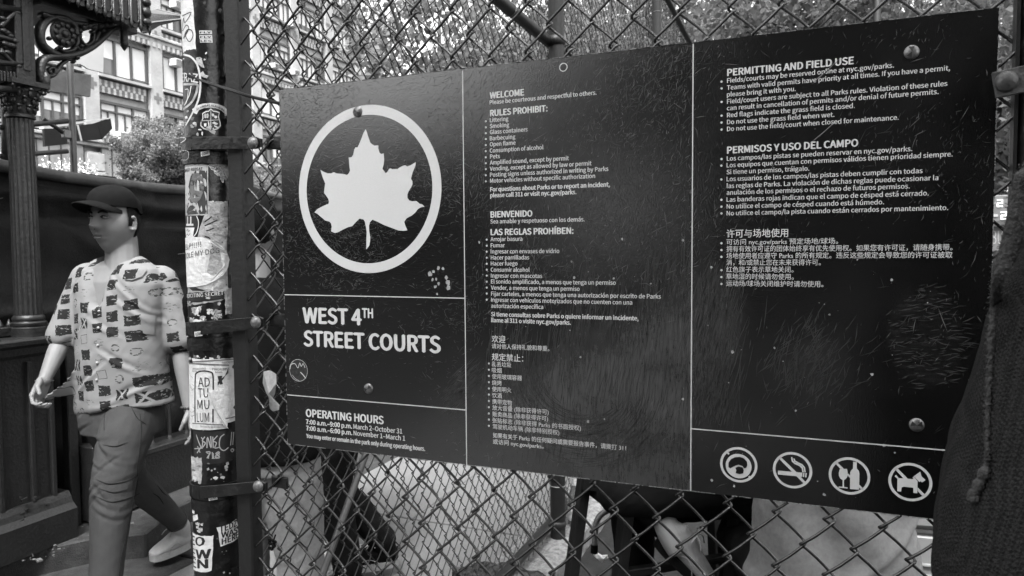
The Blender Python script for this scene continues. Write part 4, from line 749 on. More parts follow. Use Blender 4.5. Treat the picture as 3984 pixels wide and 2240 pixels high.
# ================================================================ RAILING OVER THE STAIRWELL
XR=-3.25
ra=empty('stairwell_railing',(XR,2.9,0),label='black iron stairwell railing on a low wall behind the walking man',cat='railing')
def rb(name,mb,m=None,parent=None,**k):
    mb.v=[(p[0]-XR,p[1]-2.9,p[2]) for p in mb.v]; return mb.build(name,m or M['iron'],parent or ra,**k)
b=MB(); b.box((XR-.03,4.3,.245),(.10,3.3,.27)); rb('low_wall',b,bevel=.006)
b=MB(); b.box((XR-.03,4.3,.395),(.16,3.3,.035)); rb('bottom_rail',b,bevel=.006)
b=MB(); b.box((XR-.03,4.3,1.10),(.06,3.3,.03)); rb('top_rail',b,bevel=.006)
for y in [2.70+.118*i for i in range(26)]:
    b=MB(); b.tube([(XR-.02,y,.41),(XR-.02,y,1.09)],.010,8); b.lathe([(.018,0),(.016,.008),(.011,.02)],(XR-.02,y,.412),8); rb('baluster',b,smooth=True,sharp=50)
for (y,h,w_) in ((2.36,1.0,.05),(2.50,1.05,.10)):
    b=MB(); b.box((XR-.03,y,h/2+.12),(w_,w_,h)); rb('newel_post',b,bevel=.005)
b=MB(); b.box((XR-.0,2.55,.32),(.14,.30,.38)); rb('iron_box',b,bevel=.006)
# ================================================================ NETTING FENCE BEHIND
XT=-3.5
tf=empty('netted_fence',(XT,3.5,0),label='pipe topped barrier wrapped in wrinkled black netting',cat='barrier')
nu,nv=330,90; b=MB(); vs_=[]
for i in range(nu+1):
    y=1.0+9.5*i/nu
    for j in range(nv+1):
        z=.14+(1.70+.045*max(0,min(1,(2.9-y)/.9))-.02*math.exp(-((y-3.0)/.4)**2))*j/nv; t=j/nv; d=.018*math.sin(y*5.1+z*3)+.014*math.sin(y*13-z*6)+.03*math.sin(z*5+y*1.3)*t+.012*math.sin(z*17+y*2.1+math.sin(y*3)*2)
        d+=.05*math.exp(-((z-1.74+.02*math.sin(y*2.4))/.04)**2)-.02*math.exp(-((z-1.64)/.025)**2)+.03*math.exp(-((z-1.19+.03*math.sin(y))/.03)**2)
        for (y0_,z0_,sl,am) in ((1.5,1.5,-.9,.030),(2.3,1.75,-1.3,.028),(3.0,1.2,.8,.022),(3.4,1.6,-.35,.026),(2.0,1.05,.25,.024),(3.8,.9,-.6,.022),(2.7,.8,.5,.02)):
            e=(z-z0_)-sl*(y-y0_)*.45+.03*math.sin(y*6+z0_*9); d+=am*math.exp(-abs(e)/.022)*math.exp(-((y-y0_)/.7)**2)
        vs_.append((d,y-3.5,z))
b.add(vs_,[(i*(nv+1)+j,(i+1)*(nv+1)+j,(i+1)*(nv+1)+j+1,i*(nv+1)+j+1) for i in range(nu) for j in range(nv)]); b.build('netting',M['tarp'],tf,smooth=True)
M['pipe']=mat('worn dark pipe',.035,.45,var=.5,vscale=12,bump=.2,bscale=30,dirt=.5,dscale=7,dv=.12)
b=MB(); b.tube([(.01+.006*math.sin(y*3),y-3.5,1.852+.045*max(0,min(1,(2.9-y)/.9))-.02*math.exp(-((y-3.0)/.4)**2)+.012*math.sin(y*2.1)+.006*math.sin(y*7)) for y in [1+.15*i for i in range(63)]],.030,12); b.build('top_pipe',M['pipe'],tf,smooth=True)
for i in range(4): b=MB(); y=[(1.2,1.5),(1.9,1.65),(3.2,1.45),(4.2,1.3)][i]; b.tube([(.05,y[0]-3.5,y[1]),(.05,y[0]-3.35,y[1]+.02),(.05,y[0]-3.2,y[1]+.07)],.0015,5); b.build('loose_cord',M['steel'],tf)
# slim steel mast with scaffold rails
sp_=empty('scaffold_frame',(-4.1,3.0,0),label='slim dark mast with cross pipes and a diagonal stay behind the column',cat='scaffold')
def sx_(x,y): return onX(x,y,-4.1)-Vector((-4.1,3.0,0))
A=sx_(272,245); b=MB(); b.tube([(A.x,A.y,.1),(A.x,A.y,A.z+.0)],.0195,12); b.build('mast',M['pipe'],sp_,smooth=True)
for (p,q,r) in (((0,372),(60,370),.014),((0,495),(262,470),.016),((0,607),(262,588),.014),((38,350),(60,400),.010),((170,462),(255,522),.012),((20,380),(22,640),.02)):
    b=MB(); b.tube([sx_(*p),sx_(*q)],r,10); b.build('pipe',M['pipe'],sp_,smooth=True)
b=MB(); b.box(sx_(258,522),(.03,.05,.05)); b.build('coupler',M['steel'],sp_,bevel=.005)

# ================================================================ STREET BEYOND: AWNING, SHEET ROOF, CANVAS
XA=-6.5
def oa(x,y,X=XA): return onX(x,y,X)
M['canvas']=mat('dark awning canvas',.014,.85,spec=.15,var=.2,vscale=5); M['alu']=mat('pale sheet metal',.42,.4,.3,var=.15,vscale=4); M['ply']=mat('weathered plywood board',.07,.8,var=.35,vscale=5,dirt=.3,dscale=9,bump=.2,bscale=40); M['poly']=mat('translucent pale sheeting',.42,.5,var=.08,vscale=4)
aw=empty('awning',(XA,4,0),label='dark canvas awning with pale metal edge across the street',cat='awning')
def ab(name,pts,m,d,parent=aw,X=XA,**k):
    o=parent.location; b=MB(); b.prism([oa(x,y,X)-o for x,y in pts],d); return b.build(name,m,parent,**k)
ab('canvas_panel',[(172,500),(262,497),(262,560),(175,570)],M['canvas'],(-.03,0,0)); ab('canvas_panel',[(270,492),(378,478),(396,542),(278,551)],M['canvas'],(-.03,0,0)); ab('canvas_panel',[(379,478),(430,460),(437,500),(397,541)],M['canvas'],(-.05,0,0))
ab('edge_flashing',[(170,492),(300,474),(446,455),(443,459),(300,482),(170,501)],M['alu'],(-.06,0,0)); ab('edge_flashing',[(172,480),(330,463),(336,466),(172,488)],M['canvas'],(-.06,0,0))
ab('seam',[(298,486),(303,486),(318,547),(313,548)],M['alu'],(.01,0,0)); 
sh=empty('sheet_hoarding',(-5.2,3,0),label='plywood hoarding board with pale sheeting above behind the bracket',cat='hoarding')
ab('plywood_board',[(170,268),(355,290),(352,376),(285,366),(180,352)],M['ply'],(-.03,0,0),sh,-5.2)
ab('canopy_sheeting',[(160,168),(235,200),(330,140),(404,150),(402,282),(345,268),(312,248),(262,250),(160,236)],M['poly'],(-.02,0,0),sh,-5.6)
ab('canopy_rib',[(200,226),(255,242),(210,236)],M['alu'],(.02,0,0),sh,-5.5)
tr_=empty('tiled_canopy',(-6,4,0),label='small canopy roof with light tiles poking out behind the iron eave',cat='canopy')
M['tile']=mat('pale roof tiles',.38,.7,var=.1,vscale=20)
ab('fascia',[(565,90),(600,82),(705,73),(706,78),(620,100),(575,128),(565,124)],M['iron'],(-.05,0,0),tr_,-6.0)
ab('roof_deck',[(565,90),(570,42),(605,35),(706,60),(706,72),(600,84)],M['tile'],(-.04,0,0),tr_,-6.02); 
for i in range(9):
    t=i/9; ab('roof_tile_course',[(567,50+t*40),(700,61+t*12),(700,62.3+t*12),(567,52+t*40)],M['ply'],(.006,0,0),tr_,-6.0)
ab('roof_edge',[(568,40),(605,33),(706,58),(706,61),(605,36.5),(568,44)],M['alu'],(.02,0,0),tr_,-6.0); ab('roof_edge',[(566,89),(600,82),(706,71),(706,74),(600,86),(566,93)],M['alu'],(.02,0,0),tr_,-6.0)
fl=empty('flower_box',(-5.5,3.6,0),label='row of pale blossom plants on the far side of the netting',cat='plants')
M['petal']=mat('pale petals',.55,.7,var=.3,vscale=60); 
b=MB()
for (cx_,cy_,n_) in ((190,672,150),(225,668,150),(320,670,220),(300,655,100),(50,638,150),(345,680,100)):
    c=oa(cx_,cy_,-5.5)-fl.location
    for i in range(n_):
        q=c+Vector((rnd.gauss(0,.04),rnd.gauss(0,.075),rnd.gauss(0,.05))); a=Vector((rnd.gauss(0,1),rnd.gauss(0,1),rnd.gauss(0,1))).normalized()*.011; e=a.cross(Vector((rnd.random(),rnd.random(),1))).normalized()*.009; b.add([q-a,q+e,q+a,q-e],[(0,1,2,3)])
b.build('blossom',M['petal'],fl,kind='stuff')
b=MB(); a_=oa(175,700,-5.5)-fl.location; c_=oa(360,715,-5.5)-fl.location; b.box((a_+c_)/2,(.2,abs(c_.y-a_.y)+.3,.14)); b.build('planter',M['canvas'],fl)

# ================================================================ APARTMENT BUILDING
XB=-35.; PITCH=4.15; YR=51.84; FH=3.47
def brick(name,v1,v2,mv,sc_,row=.25,bw=.5):
    m=mat(name,v1,.85); N=m.node_tree.nodes; L=m.node_tree.links; b=N['Principled BSDF']; tc=N.new('ShaderNodeTexCoord'); sx=N.new('ShaderNodeSeparateXYZ'); cb=N.new('ShaderNodeCombineXYZ'); L.new(tc.outputs['Object'],sx.inputs[0])
    ad=N.new('ShaderNodeMath'); ad.operation='ADD'; L.new(sx.outputs[0],ad.inputs[0]); L.new(sx.outputs[1],ad.inputs[1]); L.new(ad.outputs[0],cb.inputs[0]); L.new(sx.outputs[2],cb.inputs[1])
    t=N.new('ShaderNodeTexBrick'); L.new(cb.outputs[0],t.inputs[0]); t.inputs['Color1'].default_value=G(v1); t.inputs['Color2'].default_value=G(v2); t.inputs['Mortar'].default_value=G(mv); t.inputs['Scale'].default_value=sc_; t.inputs['Mortar Size'].default_value=.02; t.inputs['Row Height'].default_value=row; t.inputs['Brick Width'].default_value=bw
    n=N.new('ShaderNodeTexNoise'); n.inputs['Scale'].default_value=.6; n.inputs['Detail'].default_value=8; L.new(tc.outputs['Object'],n.inputs[0]); mr=N.new('ShaderNodeMapRange'); mr.inputs[1].default_value=.3; mr.inputs[2].default_value=.7; mr.inputs[3].default_value=.8; mr.inputs[4].default_value=1.15; L.new(n.outputs[0],mr.inputs[0])
    mx=N.new('ShaderNodeMix'); mx.data_type='RGBA'; mx.blend_type='MULTIPLY'; mx.inputs[0].default_value=1; L.new(t.outputs[0],mx.inputs[6]); L.new(mr.outputs[0],mx.inputs[7]); L.new(mx.outputs[2],b.inputs['Base Color'])
    bp=N.new('ShaderNodeBump'); bp.inputs['Distance'].default_value=.01; bp.inputs['Strength'].default_value=.5; L.new(t.outputs[0],bp.inputs['Height']); L.new(bp.outputs[0],b.inputs['Normal']); return m
M['brick']=brick('pale glazed brick',.36,.31,.23,3.6); M['stone']=mat('weathered limestone',.32,.8,var=.25,vscale=1.2,dirt=.5,dscale=2.2,dv=.16,bump=.3,bscale=6)
M['wframe']=mat('dark window frame',.05,.5); M['glass']=mat('window glass',.10,.12,var=.3,vscale=.6,spec=.8); M['blind']=mat('drawn pale blind',.55,.6,var=.12,vscale=.8); M['tiled']=mat('dark glazed tile',.12,.4,var=.2,vscale=3); M['tilel']=mat('light glazed tile',.42,.4,var=.1,vscale=3)
bd=empty('apartment_building',(XB,30,0),label='long pale brick apartment building with tiled bands across the street',cat='building')
def bb(name,mb,m,parent=None,**k):
    mb.v=[(p[0]-XB,p[1]-30,p[2]) for p in mb.v]; return mb.build(name,m,parent or bd,**k)
NB=10; H=27.4; ZC=7.6
b=MB(); b.box((XB-6.2,YR-NB*PITCH/2,H/2),(12,NB*PITCH+.4,H)); bb('wall',b,M['brick'])
wz=[(7.86,9.8),(11.17,13.27)]+[(14.75+FH*i,16.75+FH*i) for i in range(3)]
wproto=[]
def window(kind):
    root=MB(); W_=PITCH-1.05
    return W_
fr_me={}
for kind in (0,1):
    W_=PITCH-1.0; h=1.94 if kind==0 else 2.1
    f=MB(); f.box((0,0,.06),(.14,W_,.12)); f.box((0,0,h-.07),(.18,W_,.14))
    for y in (-W_/2+.06,-W_/6,W_/6,W_/2-.06): f.box((.0,y,h/2),(.14,.12,h))
    if kind==0:
        f.box((.02,0,h*.72),(.12,W_,.08))
        for y in (-W_/3,0,W_/3): f.box((.02,y,h*.36),(.08,.07,h*.72))
    g=MB(); g.box((-.06,0,h/2),(.02,W_-.1,h-.1))
    s=MB(); s.box((.10,0,-.07),(.34,W_+.25,.14))
    fr_me[kind]=(f.mesh('frame'),g.mesh('pane'),s.mesh('sill'),h,W_)
    for me_,mm in zip(fr_me[kind][:3],(M['wframe'],M['glass'],M['stone'])): me_.materials.append(mm)
bl_me={}
for q in range(5):
    s=MB(); hh=[.95,.6,.95,.35,.8][q]; s.box((-.035,0,0),(.012,1,1)); bl_me[q]=s.mesh('blind'); bl_me[q].materials.append(M['blind'])
for i in range(NB):
    yc=YR-PITCH*(i+.5)
    for fl_,(za,zb) in enumerate(wz):
        kind=0 if fl_!=1 else 1; f,g,s,h,W_=fr_me[kind]
        # recess
        o=link('window',f,None,bd,loc=(.06,yc-30,za)); link('pane',g,None,o); link('sill',s,None,o)
        for k in range(3):
            if rnd.random()<.8:
                bo=link('blind',bl_me[0],None,o); hb=h*rnd.choice([.95,.95,.55,.75,.9]); bo.scale=(1,W_/3-.14,hb-.1); bo.location=(.0,(k-1)*W_/3,h-hb/2-.03)
        # tiled band under the window
    for fl_ in range(5):
        zt_=wz[fl_][0]-.22; zb=zt_-.82 if fl_ else None
        if zb is None: continue
        for nm,mm in (('tile_band_light',M['tilel']),('tile_band_dark',M['tiled'])):
            t=MB(); nn=17; cw=(PITCH-1.15)/nn
            for a in range(nn):
                for r_ in range(4):
                    dark=((a+ (r_//1)*1)%3==0) if r_%2 else (a%3!=1)
                    dark=((a*2+r_)%4 in(0,1))
                    if dark==(mm is M['tiled']): t.box((XB+.02,yc-(PITCH-1.15)/2+cw*(a+.5),zb+.1+r_*.175+.0875),(.04,cw-.012,.165))
            bb(nm,t,mm,kind='stuff')
for i in range(NB+1):
    y=YR-PITCH*i; b=MB(); b.box((XB+.12,y,(H+ZC)/2),(.32,.82,H-ZC)); bb('pilaster',b,M['brick'])
    b=MB()
    for k in range(7): b.box((XB+.16,y,.5+k*.98),(.5,1.0,.93)); b.box((XB+.13,y,1.0+k*.98),(.42,.92,.06))
    bb('rusticated_pier',b,M['stone'],bevel=.03)
    for fl_ in range(1,5):
        z=wz[fl_][0]-.62
        for (dy,dz) in ((0,0),(.17,0),(-.17,0),(0,.2),(0,-.2)): b=MB(); b.box((XB+.285,y+dy,z+dz),(.02,.17,.2)); bb('cross_tile',b,M['tiled'])
for (z,h_,d_) in ((ZC-.1,.16,.62),(ZC-.28,.2,.44),(14.05,.18,.5),(13.85,.22,.36),(H-.2,.5,.8)):
    b=MB(); b.box((XB+d_/2-.1,YR-NB*PITCH/2,z),(d_,NB*PITCH+1,h_)); bb('cornice',b,M['stone'],bevel=.03)
b=MB()
for i in range(NB*12): b.box((XB+.22,YR-(i+.5)*PITCH/12,13.58),(.26,.16,.26))
bb('cornice_corbels',b,M['stone'],kind='stuff')
for i in range(NB):
    yc=YR-PITCH*(i+.5)
    b=MB(); b.box((XB+.08,yc,6.35),(.10,PITCH-1.05,1.9)); bb('sign_board',b,M['stone'])
    for k in range(6): b=MB(); b.box((XB+.145,yc-PITCH*.38+k*.63,6.35),(.05,.05,1.85)); bb('board_seam',b,M['wframe'])
    b=MB(); b.box((XB+.10,yc,5.25),(.3,PITCH-1.0,.22)); bb('lintel',b,M['wframe'])
    b=MB(); b.box((XB+.03,yc,2.6),(.04,PITCH-1.05,5.1)); o=bb('shop_window',b,M['glass'])
    for k in range(4): b=MB(); b.box((XB+.09,yc-PITCH*.36+k*PITCH*.24,2.6),(.10,.14,5.1)); bb('mullion',b,M['wframe'])
    for z in (.9,3.4,4.6): b=MB(); b.box((XB+.07,yc,z),(.06,PITCH-1.05,.12)); bb('transom',b,M['wframe'])
# window air conditioners
M['acbody']=mat('pale air conditioner casing',.5,.5)
def acu(px,py,lab,sz=1.0):
    p=onX(px,py,XB+.45); o=empty('air_conditioner',(XB+.12,p.y,p.z-.2*sz),label=lab,cat='air conditioner',group='window air conditioners on the apartment building')
    b=MB(); b.box((.25,0,.22*sz),(.55,.62*sz,.42*sz)); b.build('casing',M['acbody'],o,bevel=.02)
    for k in range(7): b=MB(); b.box((.53,0,(.07+.05*k)*sz),(.02,.52*sz,.018)); b.build('grille_slat',M['wframe'],o)
acu(479,533,'window air conditioner in the second floor window nearest the column',1.15); acu(690,246,'window air conditioner high up just left of the black pole'); acu(690,20,'window air conditioner at the top beside the black pole')
acu(1140,97,'white air conditioner seen through the mesh, topmost one',.9); acu(1148,283,'white air conditioner seen through the mesh above the sign corner',.9); acu(1070,257,'grey air conditioner seen through the mesh, left of the white one',.8)

# ================================================================ TREES
M['bark']=mat('rough bark',.03,.9,var=.4,vscale=12,bump=.8,bscale=25)
def leafmat(name,v,tr=.35):
    m=mat(name,v,.6,var=.5,vscale=.9,detail=3,spec=.2); N=m.node_tree.nodes; L=m.node_tree.links; b=N['Principled BSDF']; out=N['Material Output']
    t=N.new('ShaderNodeBsdfTranslucent'); ms=N.new('ShaderNodeMixShader'); ms.inputs[0].default_value=tr
    src=b.inputs['Base Color'].links[0].from_socket; L.new(src,t.inputs[0]); L.new(b.outputs[0],ms.inputs[1]); L.new(t.outputs[0],ms.inputs[2]); L.new(ms.outputs[0],out.inputs[0]); return m
M['leafA']=leafmat('green leaves',.17,.55); M['leafB']=leafmat('pale feathery leaves',.17,.4); M['leafC']=leafmat('dense green leaves',.11,.5)
rs=np.random.RandomState(3)
def leaves(name,centers,spread,n,size,m,parent,aspect=1.7):
    C_=np.array(centers)[rs.randint(0,len(centers),n)]; P=C_+rs.normal(0,1,(n,3))*np.array(spread)
    a=rs.normal(0,1,(n,3)); a[:,2]-=.4; a/=np.linalg.norm(a,axis=1)[:,None]; q=rs.normal(0,1,(n,3)); b_=np.cross(a,q); b_/=np.linalg.norm(b_,axis=1)[:,None]; nn=np.cross(a,b_)
    s=size*rs.uniform(.6,1.4,(n,1)); A=a*s*aspect*.5; B=b_*s*.5
    V=np.stack([P-A,P-A*.1+B+nn*s*.12,P+A,P-A*.1-B+nn*s*.12],1).reshape(-1,3)
    me=bpy.data.meshes.new(name); me.vertices.add(4*n); me.vertices.foreach_set('co',V.ravel()); me.loops.add(4*n); me.loops.foreach_set('vertex_index',np.arange(4*n)); me.polygons.add(n); me.polygons.foreach_set('loop_start',np.arange(0,4*n,4)); me.update(calc_edges=True); me.materials.append(m)
    return link(name,me,None,parent)
def tree(x,y,h,cr,cz,n,size,m,label,trunk=.16,ncl=70,sq=.8,group=None,low=None):
    t=empty('tree',(x,y,0),label=label,cat='tree',group=group)
    cs=[]
    limbs=MB(); limbs.tube([(0,0,0),(.05,.02,cz*.45),(-.04,.05,cz*.85),(0,0,h*.9)],[trunk*1.1,trunk*.9,trunk*.6,trunk*.15],10); 
    for k in range(9):
        a=k*2.4+rs.uniform(-.4,.4); el=rs.uniform(.1,1.0); L_=cr*rs.uniform(.7,1.0); z0_=cz*rs.uniform(.5,.95)
        p0=Vector((0,0,z0_)); p3=Vector((math.cos(a)*L_*math.cos(el),math.sin(a)*L_*math.cos(el),cz+ (h-cz)*math.sin(el)*.8*rs.uniform(.2,1))); p1=p0.lerp(p3,.35)+Vector((0,0,.25*cr*.3)); p2=p0.lerp(p3,.7)+Vector(rs.normal(0,.1*cr,3))
        pts=spline([p0,p1,p2,p3],4); limbs.tube(pts,[trunk*.42*(1-i/len(pts))+.008 for i in range(len(pts))],6)
        for j in range(5):
            q0=pts[rs.randint(4,len(pts))]; q1=q0+Vector(rs.normal(0,.35*cr,3)); limbs.tube([q0,q0.lerp(q1,.5)+Vector(rs.normal(0,.05*cr,3)),q1],[.022,.014,.006],5); cs.append(tuple(q1)); cs.append(tuple(q0.lerp(q1,.6)))
    limbs.build('trunk',M['bark'],t,smooth=True)
    for k in range(ncl):
        v=rs.normal(0,1,3); v/=np.linalg.norm(v); r=rs.uniform(.45,1)**.6; p=v*r*np.array([cr,cr,(h-cz)*sq]); cs.append((p[0],p[1],cz+(h-cz)*.35+p[2]*.75))
    leaves('crown',cs,(cr*.10,cr*.10,cr*.075),n,size,m,t); return t
def tp(px,py,ax): p=CAM+ray(px,py)*ax; return p.x,p.y,p.z
x,y,z=tp(632,640,25); tree(x,y,6.3,1.45,4.2,44000,.05,M['leafB'],'pale feathery street tree in front of the apartment building, left of the pole',.12,60)
x,y,z=tp(1010,700,26); tree(x,y,4.9,1.4,3.2,14000,.05,M['leafB'],'small pale tree seen through the mesh just right of the pole',.10,40)
TG='plane trees around the ball court'
for (px,ax,h,cr,cz,n,s,m,lab,ncl) in (
 (1720,19,9.0,2.3,5.4,8000,.12,M['leafA'],'leafy tree above the leaf emblem beside the building edge',26),
 (2010,24,11.5,3.4,6.2,9500,.15,M['leafA'],'leafy tree behind the first far fence post',40),
 (2330,20,10.,3.6,5.4,15000,.12,M['leafA'],'leafy tree between the two far fence posts',60),
 (2790,15,8.,3.0,4.4,20000,.085,M['leafA'],'leafy tree above the right end of the middle panel',70),
 (3330,14,8.,3.0,4.6,26000,.08,M['leafC'],'dark leafy tree above the top edge of the right panel',70),
 (3850,15,8.5,3.3,3.6,26000,.085,M['leafC'],'dense tree seen in the gap right of the sign',110),
 (3800,27,12.,4.2,5.5,14000,.22,M['leafC'],'large crown far behind at the right',100),
 (1470,30,13.,1.3,10.6,2500,.12,M['leafA'],'high branches hanging across the building corner',34)):
    p=CAM+ray(px,980)*ax; tree(p.x,p.y,h,cr,cz,int(n*.7),s,m,lab,.18,ncl,group=TG)
# ================================================================ FAR POLE, SCOREBOARD, LOW DARK BLOCK
p=CAM+ray(3412,60)*11; b=MB(); b.tube([(0,0,0),(0,0,9)],.055,14); o=b.build('lamp_pole',M['railpaint'],None,smooth=True,loc=(p.x,p.y,0),label='thin grey pole among the leaves above the right panel',cat='pole')
sbp=CAM+ray(3880,830)*8.0; rzs=math.atan2(-sbp.y,-sbp.x)+math.pi/2
sbd=empty('scoreboard',(sbp.x,sbp.y,0),rz=rzs,label='electronic scoreboard with lit digits in the gap right of the sign',cat='scoreboard')
def sloc(px,py): 
    n=Vector((math.sin(rzs),-math.cos(rzs),0)); q=hit(px,py,sbp,n)-Vector((sbp.x,sbp.y,0)); return Vector((q.x*math.cos(rzs)+q.y*math.sin(rzs),0,q.z))
a_=sloc(3800,762); c_=sloc(3960,862)
M['sbcase']=mat('scoreboard case',.05,.5); M['sbpanel']=mat('scoreboard face',.09,.5)
b=MB(); b.box(((a_.x+c_.x)/2,.04,(a_.z+c_.z)/2),(c_.x-a_.x,.08,a_.z-c_.z)); b.build('case',M['sbpanel'],sbd,bevel=.01)
M['led']=mat('lit segment',.5,.5); M['led'].node_tree.nodes['Principled BSDF'].inputs['Emission Color'].default_value=G(1); M['led'].node_tree.nodes['Principled BSDF'].inputs['Emission Strength'].default_value=.6
M['leddim']=mat('dim lamp',.25,.5)
def digit(x0,y0,w_,h_,segs):
    S={'a':((0,0),(1,0)),'b':((1,0),(1,.5)),'c':((1,.5),(1,1)),'d':((0,1),(1,1)),'e':((0,.5),(0,1)),'f':((0,0),(0,.5)),'g':((0,.5),(1,.5))}
    for s in segs:
        (p,q)=S[s]; A=sloc(x0+p[0]*w_,y0+p[1]*h_); B=sloc(x0+q[0]*w_,y0+q[1]*h_); b=MB(); b.box((A+B)/2+Vector((0,-.006,0)),(abs(B.x-A.x)+.009,.01,abs(B.z-A.z)+.009)); b.build('digit_segment',M['led'],sbd)
digit(3881,778,18,24,'abged'); digit(3896,825,18,26,'abged'); digit(3925,778,18,24,'bc')
b=MB(); b.box((sloc(3868,790)+sloc(3868,790))/2+Vector((0,-.005,0)),(.02,.008,.02)); b.build('colon_lamp',M['leddim'],sbd)
b=MB(); A=sloc(3872,838); b.box(A+Vector((0,-.005,0)),(.05,.008,.03)); b.build('lamp_cluster',M['leddim'],sbd)
A=sloc(3800,868); C2=sloc(3970,875); b=MB(); b.box(((A.x+C2.x)/2,.02,(A.z+C2.z)/2),(C2.x-A.x,.12,.05)); b.build('shelf',M['sbcase'],sbd)
A=sloc(3800,885); C2=sloc(3970,972); b=MB(); b.box(((A.x+C2.x)/2,.04,(A.z+C2.z)/2),(C2.x-A.x,.06,A.z-C2.z)); b.build('banner',M['sbpanel'],sbd)
me,(x0_,x1_,y0_,y1_)=textmesh('BURN',0,2); A=sloc(3858,950); B=sloc(3950,950); T_=sloc(3858,898)
for v in me.vertices: v.co=(A.x+(v.co.x-x0_)/(x1_-x0_)*(B.x-A.x),-.004+.009,A.z+v.co.y/CAP*(T_.z-A.z))
for v in me.vertices: v.co.y=.006-(v.index%4)*.0
link('lettering',me,mat('faded banner lettering',.22,.7),sbd)
for s in (-.2,.35): b=MB(); b.tube([(s,.1,0),(s,.1,1.5)],.03,10); b.build('leg',M['railpaint'],sbd)
# dark low building closing the court
b=MB(); b.box((6,34,1.7),(44,3,3.4)); b.build('park_shed',mat('dark shed wall',.015,.9,spec=.1,var=.3,vscale=1),None,label='long low dark shed under the trees at the far side of the court',cat='shed',bevel=.02)

# ================================================================ BEHIND THE CAMERA (unseen blocks added to shape the reflections in the sign)
M['dkbrick']=brick('dark brick',.05,.04,.03,2.0)
for (xa,xb,y,h,lab) in ((-6.3,26,-27,30,'tall dark brick building behind the photographer'),(-60,-11.5,-30,8.2,'added low dark brick block behind the photographer, out of view, limiting the sky reflected in the sign')):
    b=MB(); b.box(((xa+xb)/2,y-3,h/2),(xb-xa,6,h)); b.build('reflection_block',M['dkbrick'],None,label=lab,cat='building')
# ================================================================ PEOPLE
def remeshed(name,mb,vox,m,parent,smooth_it=3,disp=None,loc=None,**k):
    """fuse overlapping closed shapes into one continuous skin"""
    me=mb.mesh('tmp',fix=True); o=bpy.data.objects.new('tmp',me); col.objects.link(o)
    r=o.modifiers.new('r','REMESH'); r.mode='VOXEL'; r.voxel_size=vox; r.use_smooth_shade=True
    s=o.modifiers.new('s','SMOOTH'); s.iterations=smooth_it; s.factor=.5
    dg=bpy.context.evaluated_depsgraph_get(); dg.update(); nm=bpy.data.meshes.new_from_object(o.evaluated_get(dg)); bpy.data.objects.remove(o); bpy.data.meshes.remove(me)
    n=len(nm.vertices); co=np.empty(n*3); nm.vertices.foreach_get('co',co); co=co.reshape(-1,3)
    if disp is not None:
        no=np.empty(n*3); nm.vertices.foreach_get('normal',no); no=no.reshape(-1,3); co=co+disp(co,no)
    if parent is not None: co=co-np.array(parent.location)
    nm.vertices.foreach_set('co',co.ravel()); nm.materials.clear(); nm.materials.append(m); nm.polygons.foreach_set('use_smooth',[True]*len(nm.polygons)); nm.update()
    return link(name,nm,None,parent,**k)
def cap_(mb,a,ra,b,rb,n=14):
    a,b=Vector(a),Vector(b); L_=(b-a).length; k=max(2,int(L_/(min(ra,rb)*.45))+1); pts=[a.lerp(b,i/k) for i in range(k+1)]; rs_=[ra+(rb-ra)*i/k for i in range(k+1)]
    mb.tube(pts,rs_,n); mb.sphere(a,ra,n,10); mb.sphere(b,rb,n,10)
def limb(mb,pts,rs_,n=14):
    for i in range(len(pts)-1): cap_(mb,pts[i],rs_[i],pts[i+1],rs_[i+1],n)
def loft(mb,rings,n=36,p=2.4):     # rings: (centre, axis u, half width, axis v, half depth)
    vs_=[]
    for (c,u,a,v,b) in rings:
        c,u,v=Vector(c),Vector(u),Vector(v)
        for k in range(n):
            t=2*math.pi*k/n; cu_,su_=math.cos(t),math.sin(t); vs_.append(c+u*(a*abs(cu_)**(2/p)*(1 if cu_>0 else -1))+v*(b*abs(su_)**(2/p)*(1 if su_>0 else -1)))
    m_=len(rings); mb.add(vs_,[(i*n+k,i*n+(k+1)%n,(i+1)*n+(k+1)%n,(i+1)*n+k) for i in range(m_-1) for k in range(n)]+[tuple(range(n))[::-1],tuple((m_-1)*n+k for k in range(n))])
def wrinkle(seed,amp,fr=1.,zs=1.):
    r_=np.random.RandomState(seed); ks=[(r_.normal(0,1,3)*np.array([9,9,14*zs])*fr*(1.+.9*i),r_.uniform(0,6.3)) for i in range(7)]
    def f(co,no):
        s=np.zeros(len(co))
        q=co+.02*np.sin(co[:,[1,2,0]]*11+seed)
        for i,(k,ph) in enumerate(ks): s+=np.power(np.abs(np.sin(q@k+ph)),.8)*(.9**i)*(1 if i%2 else -1)
        return no*(s*amp)[:,None]
    return f
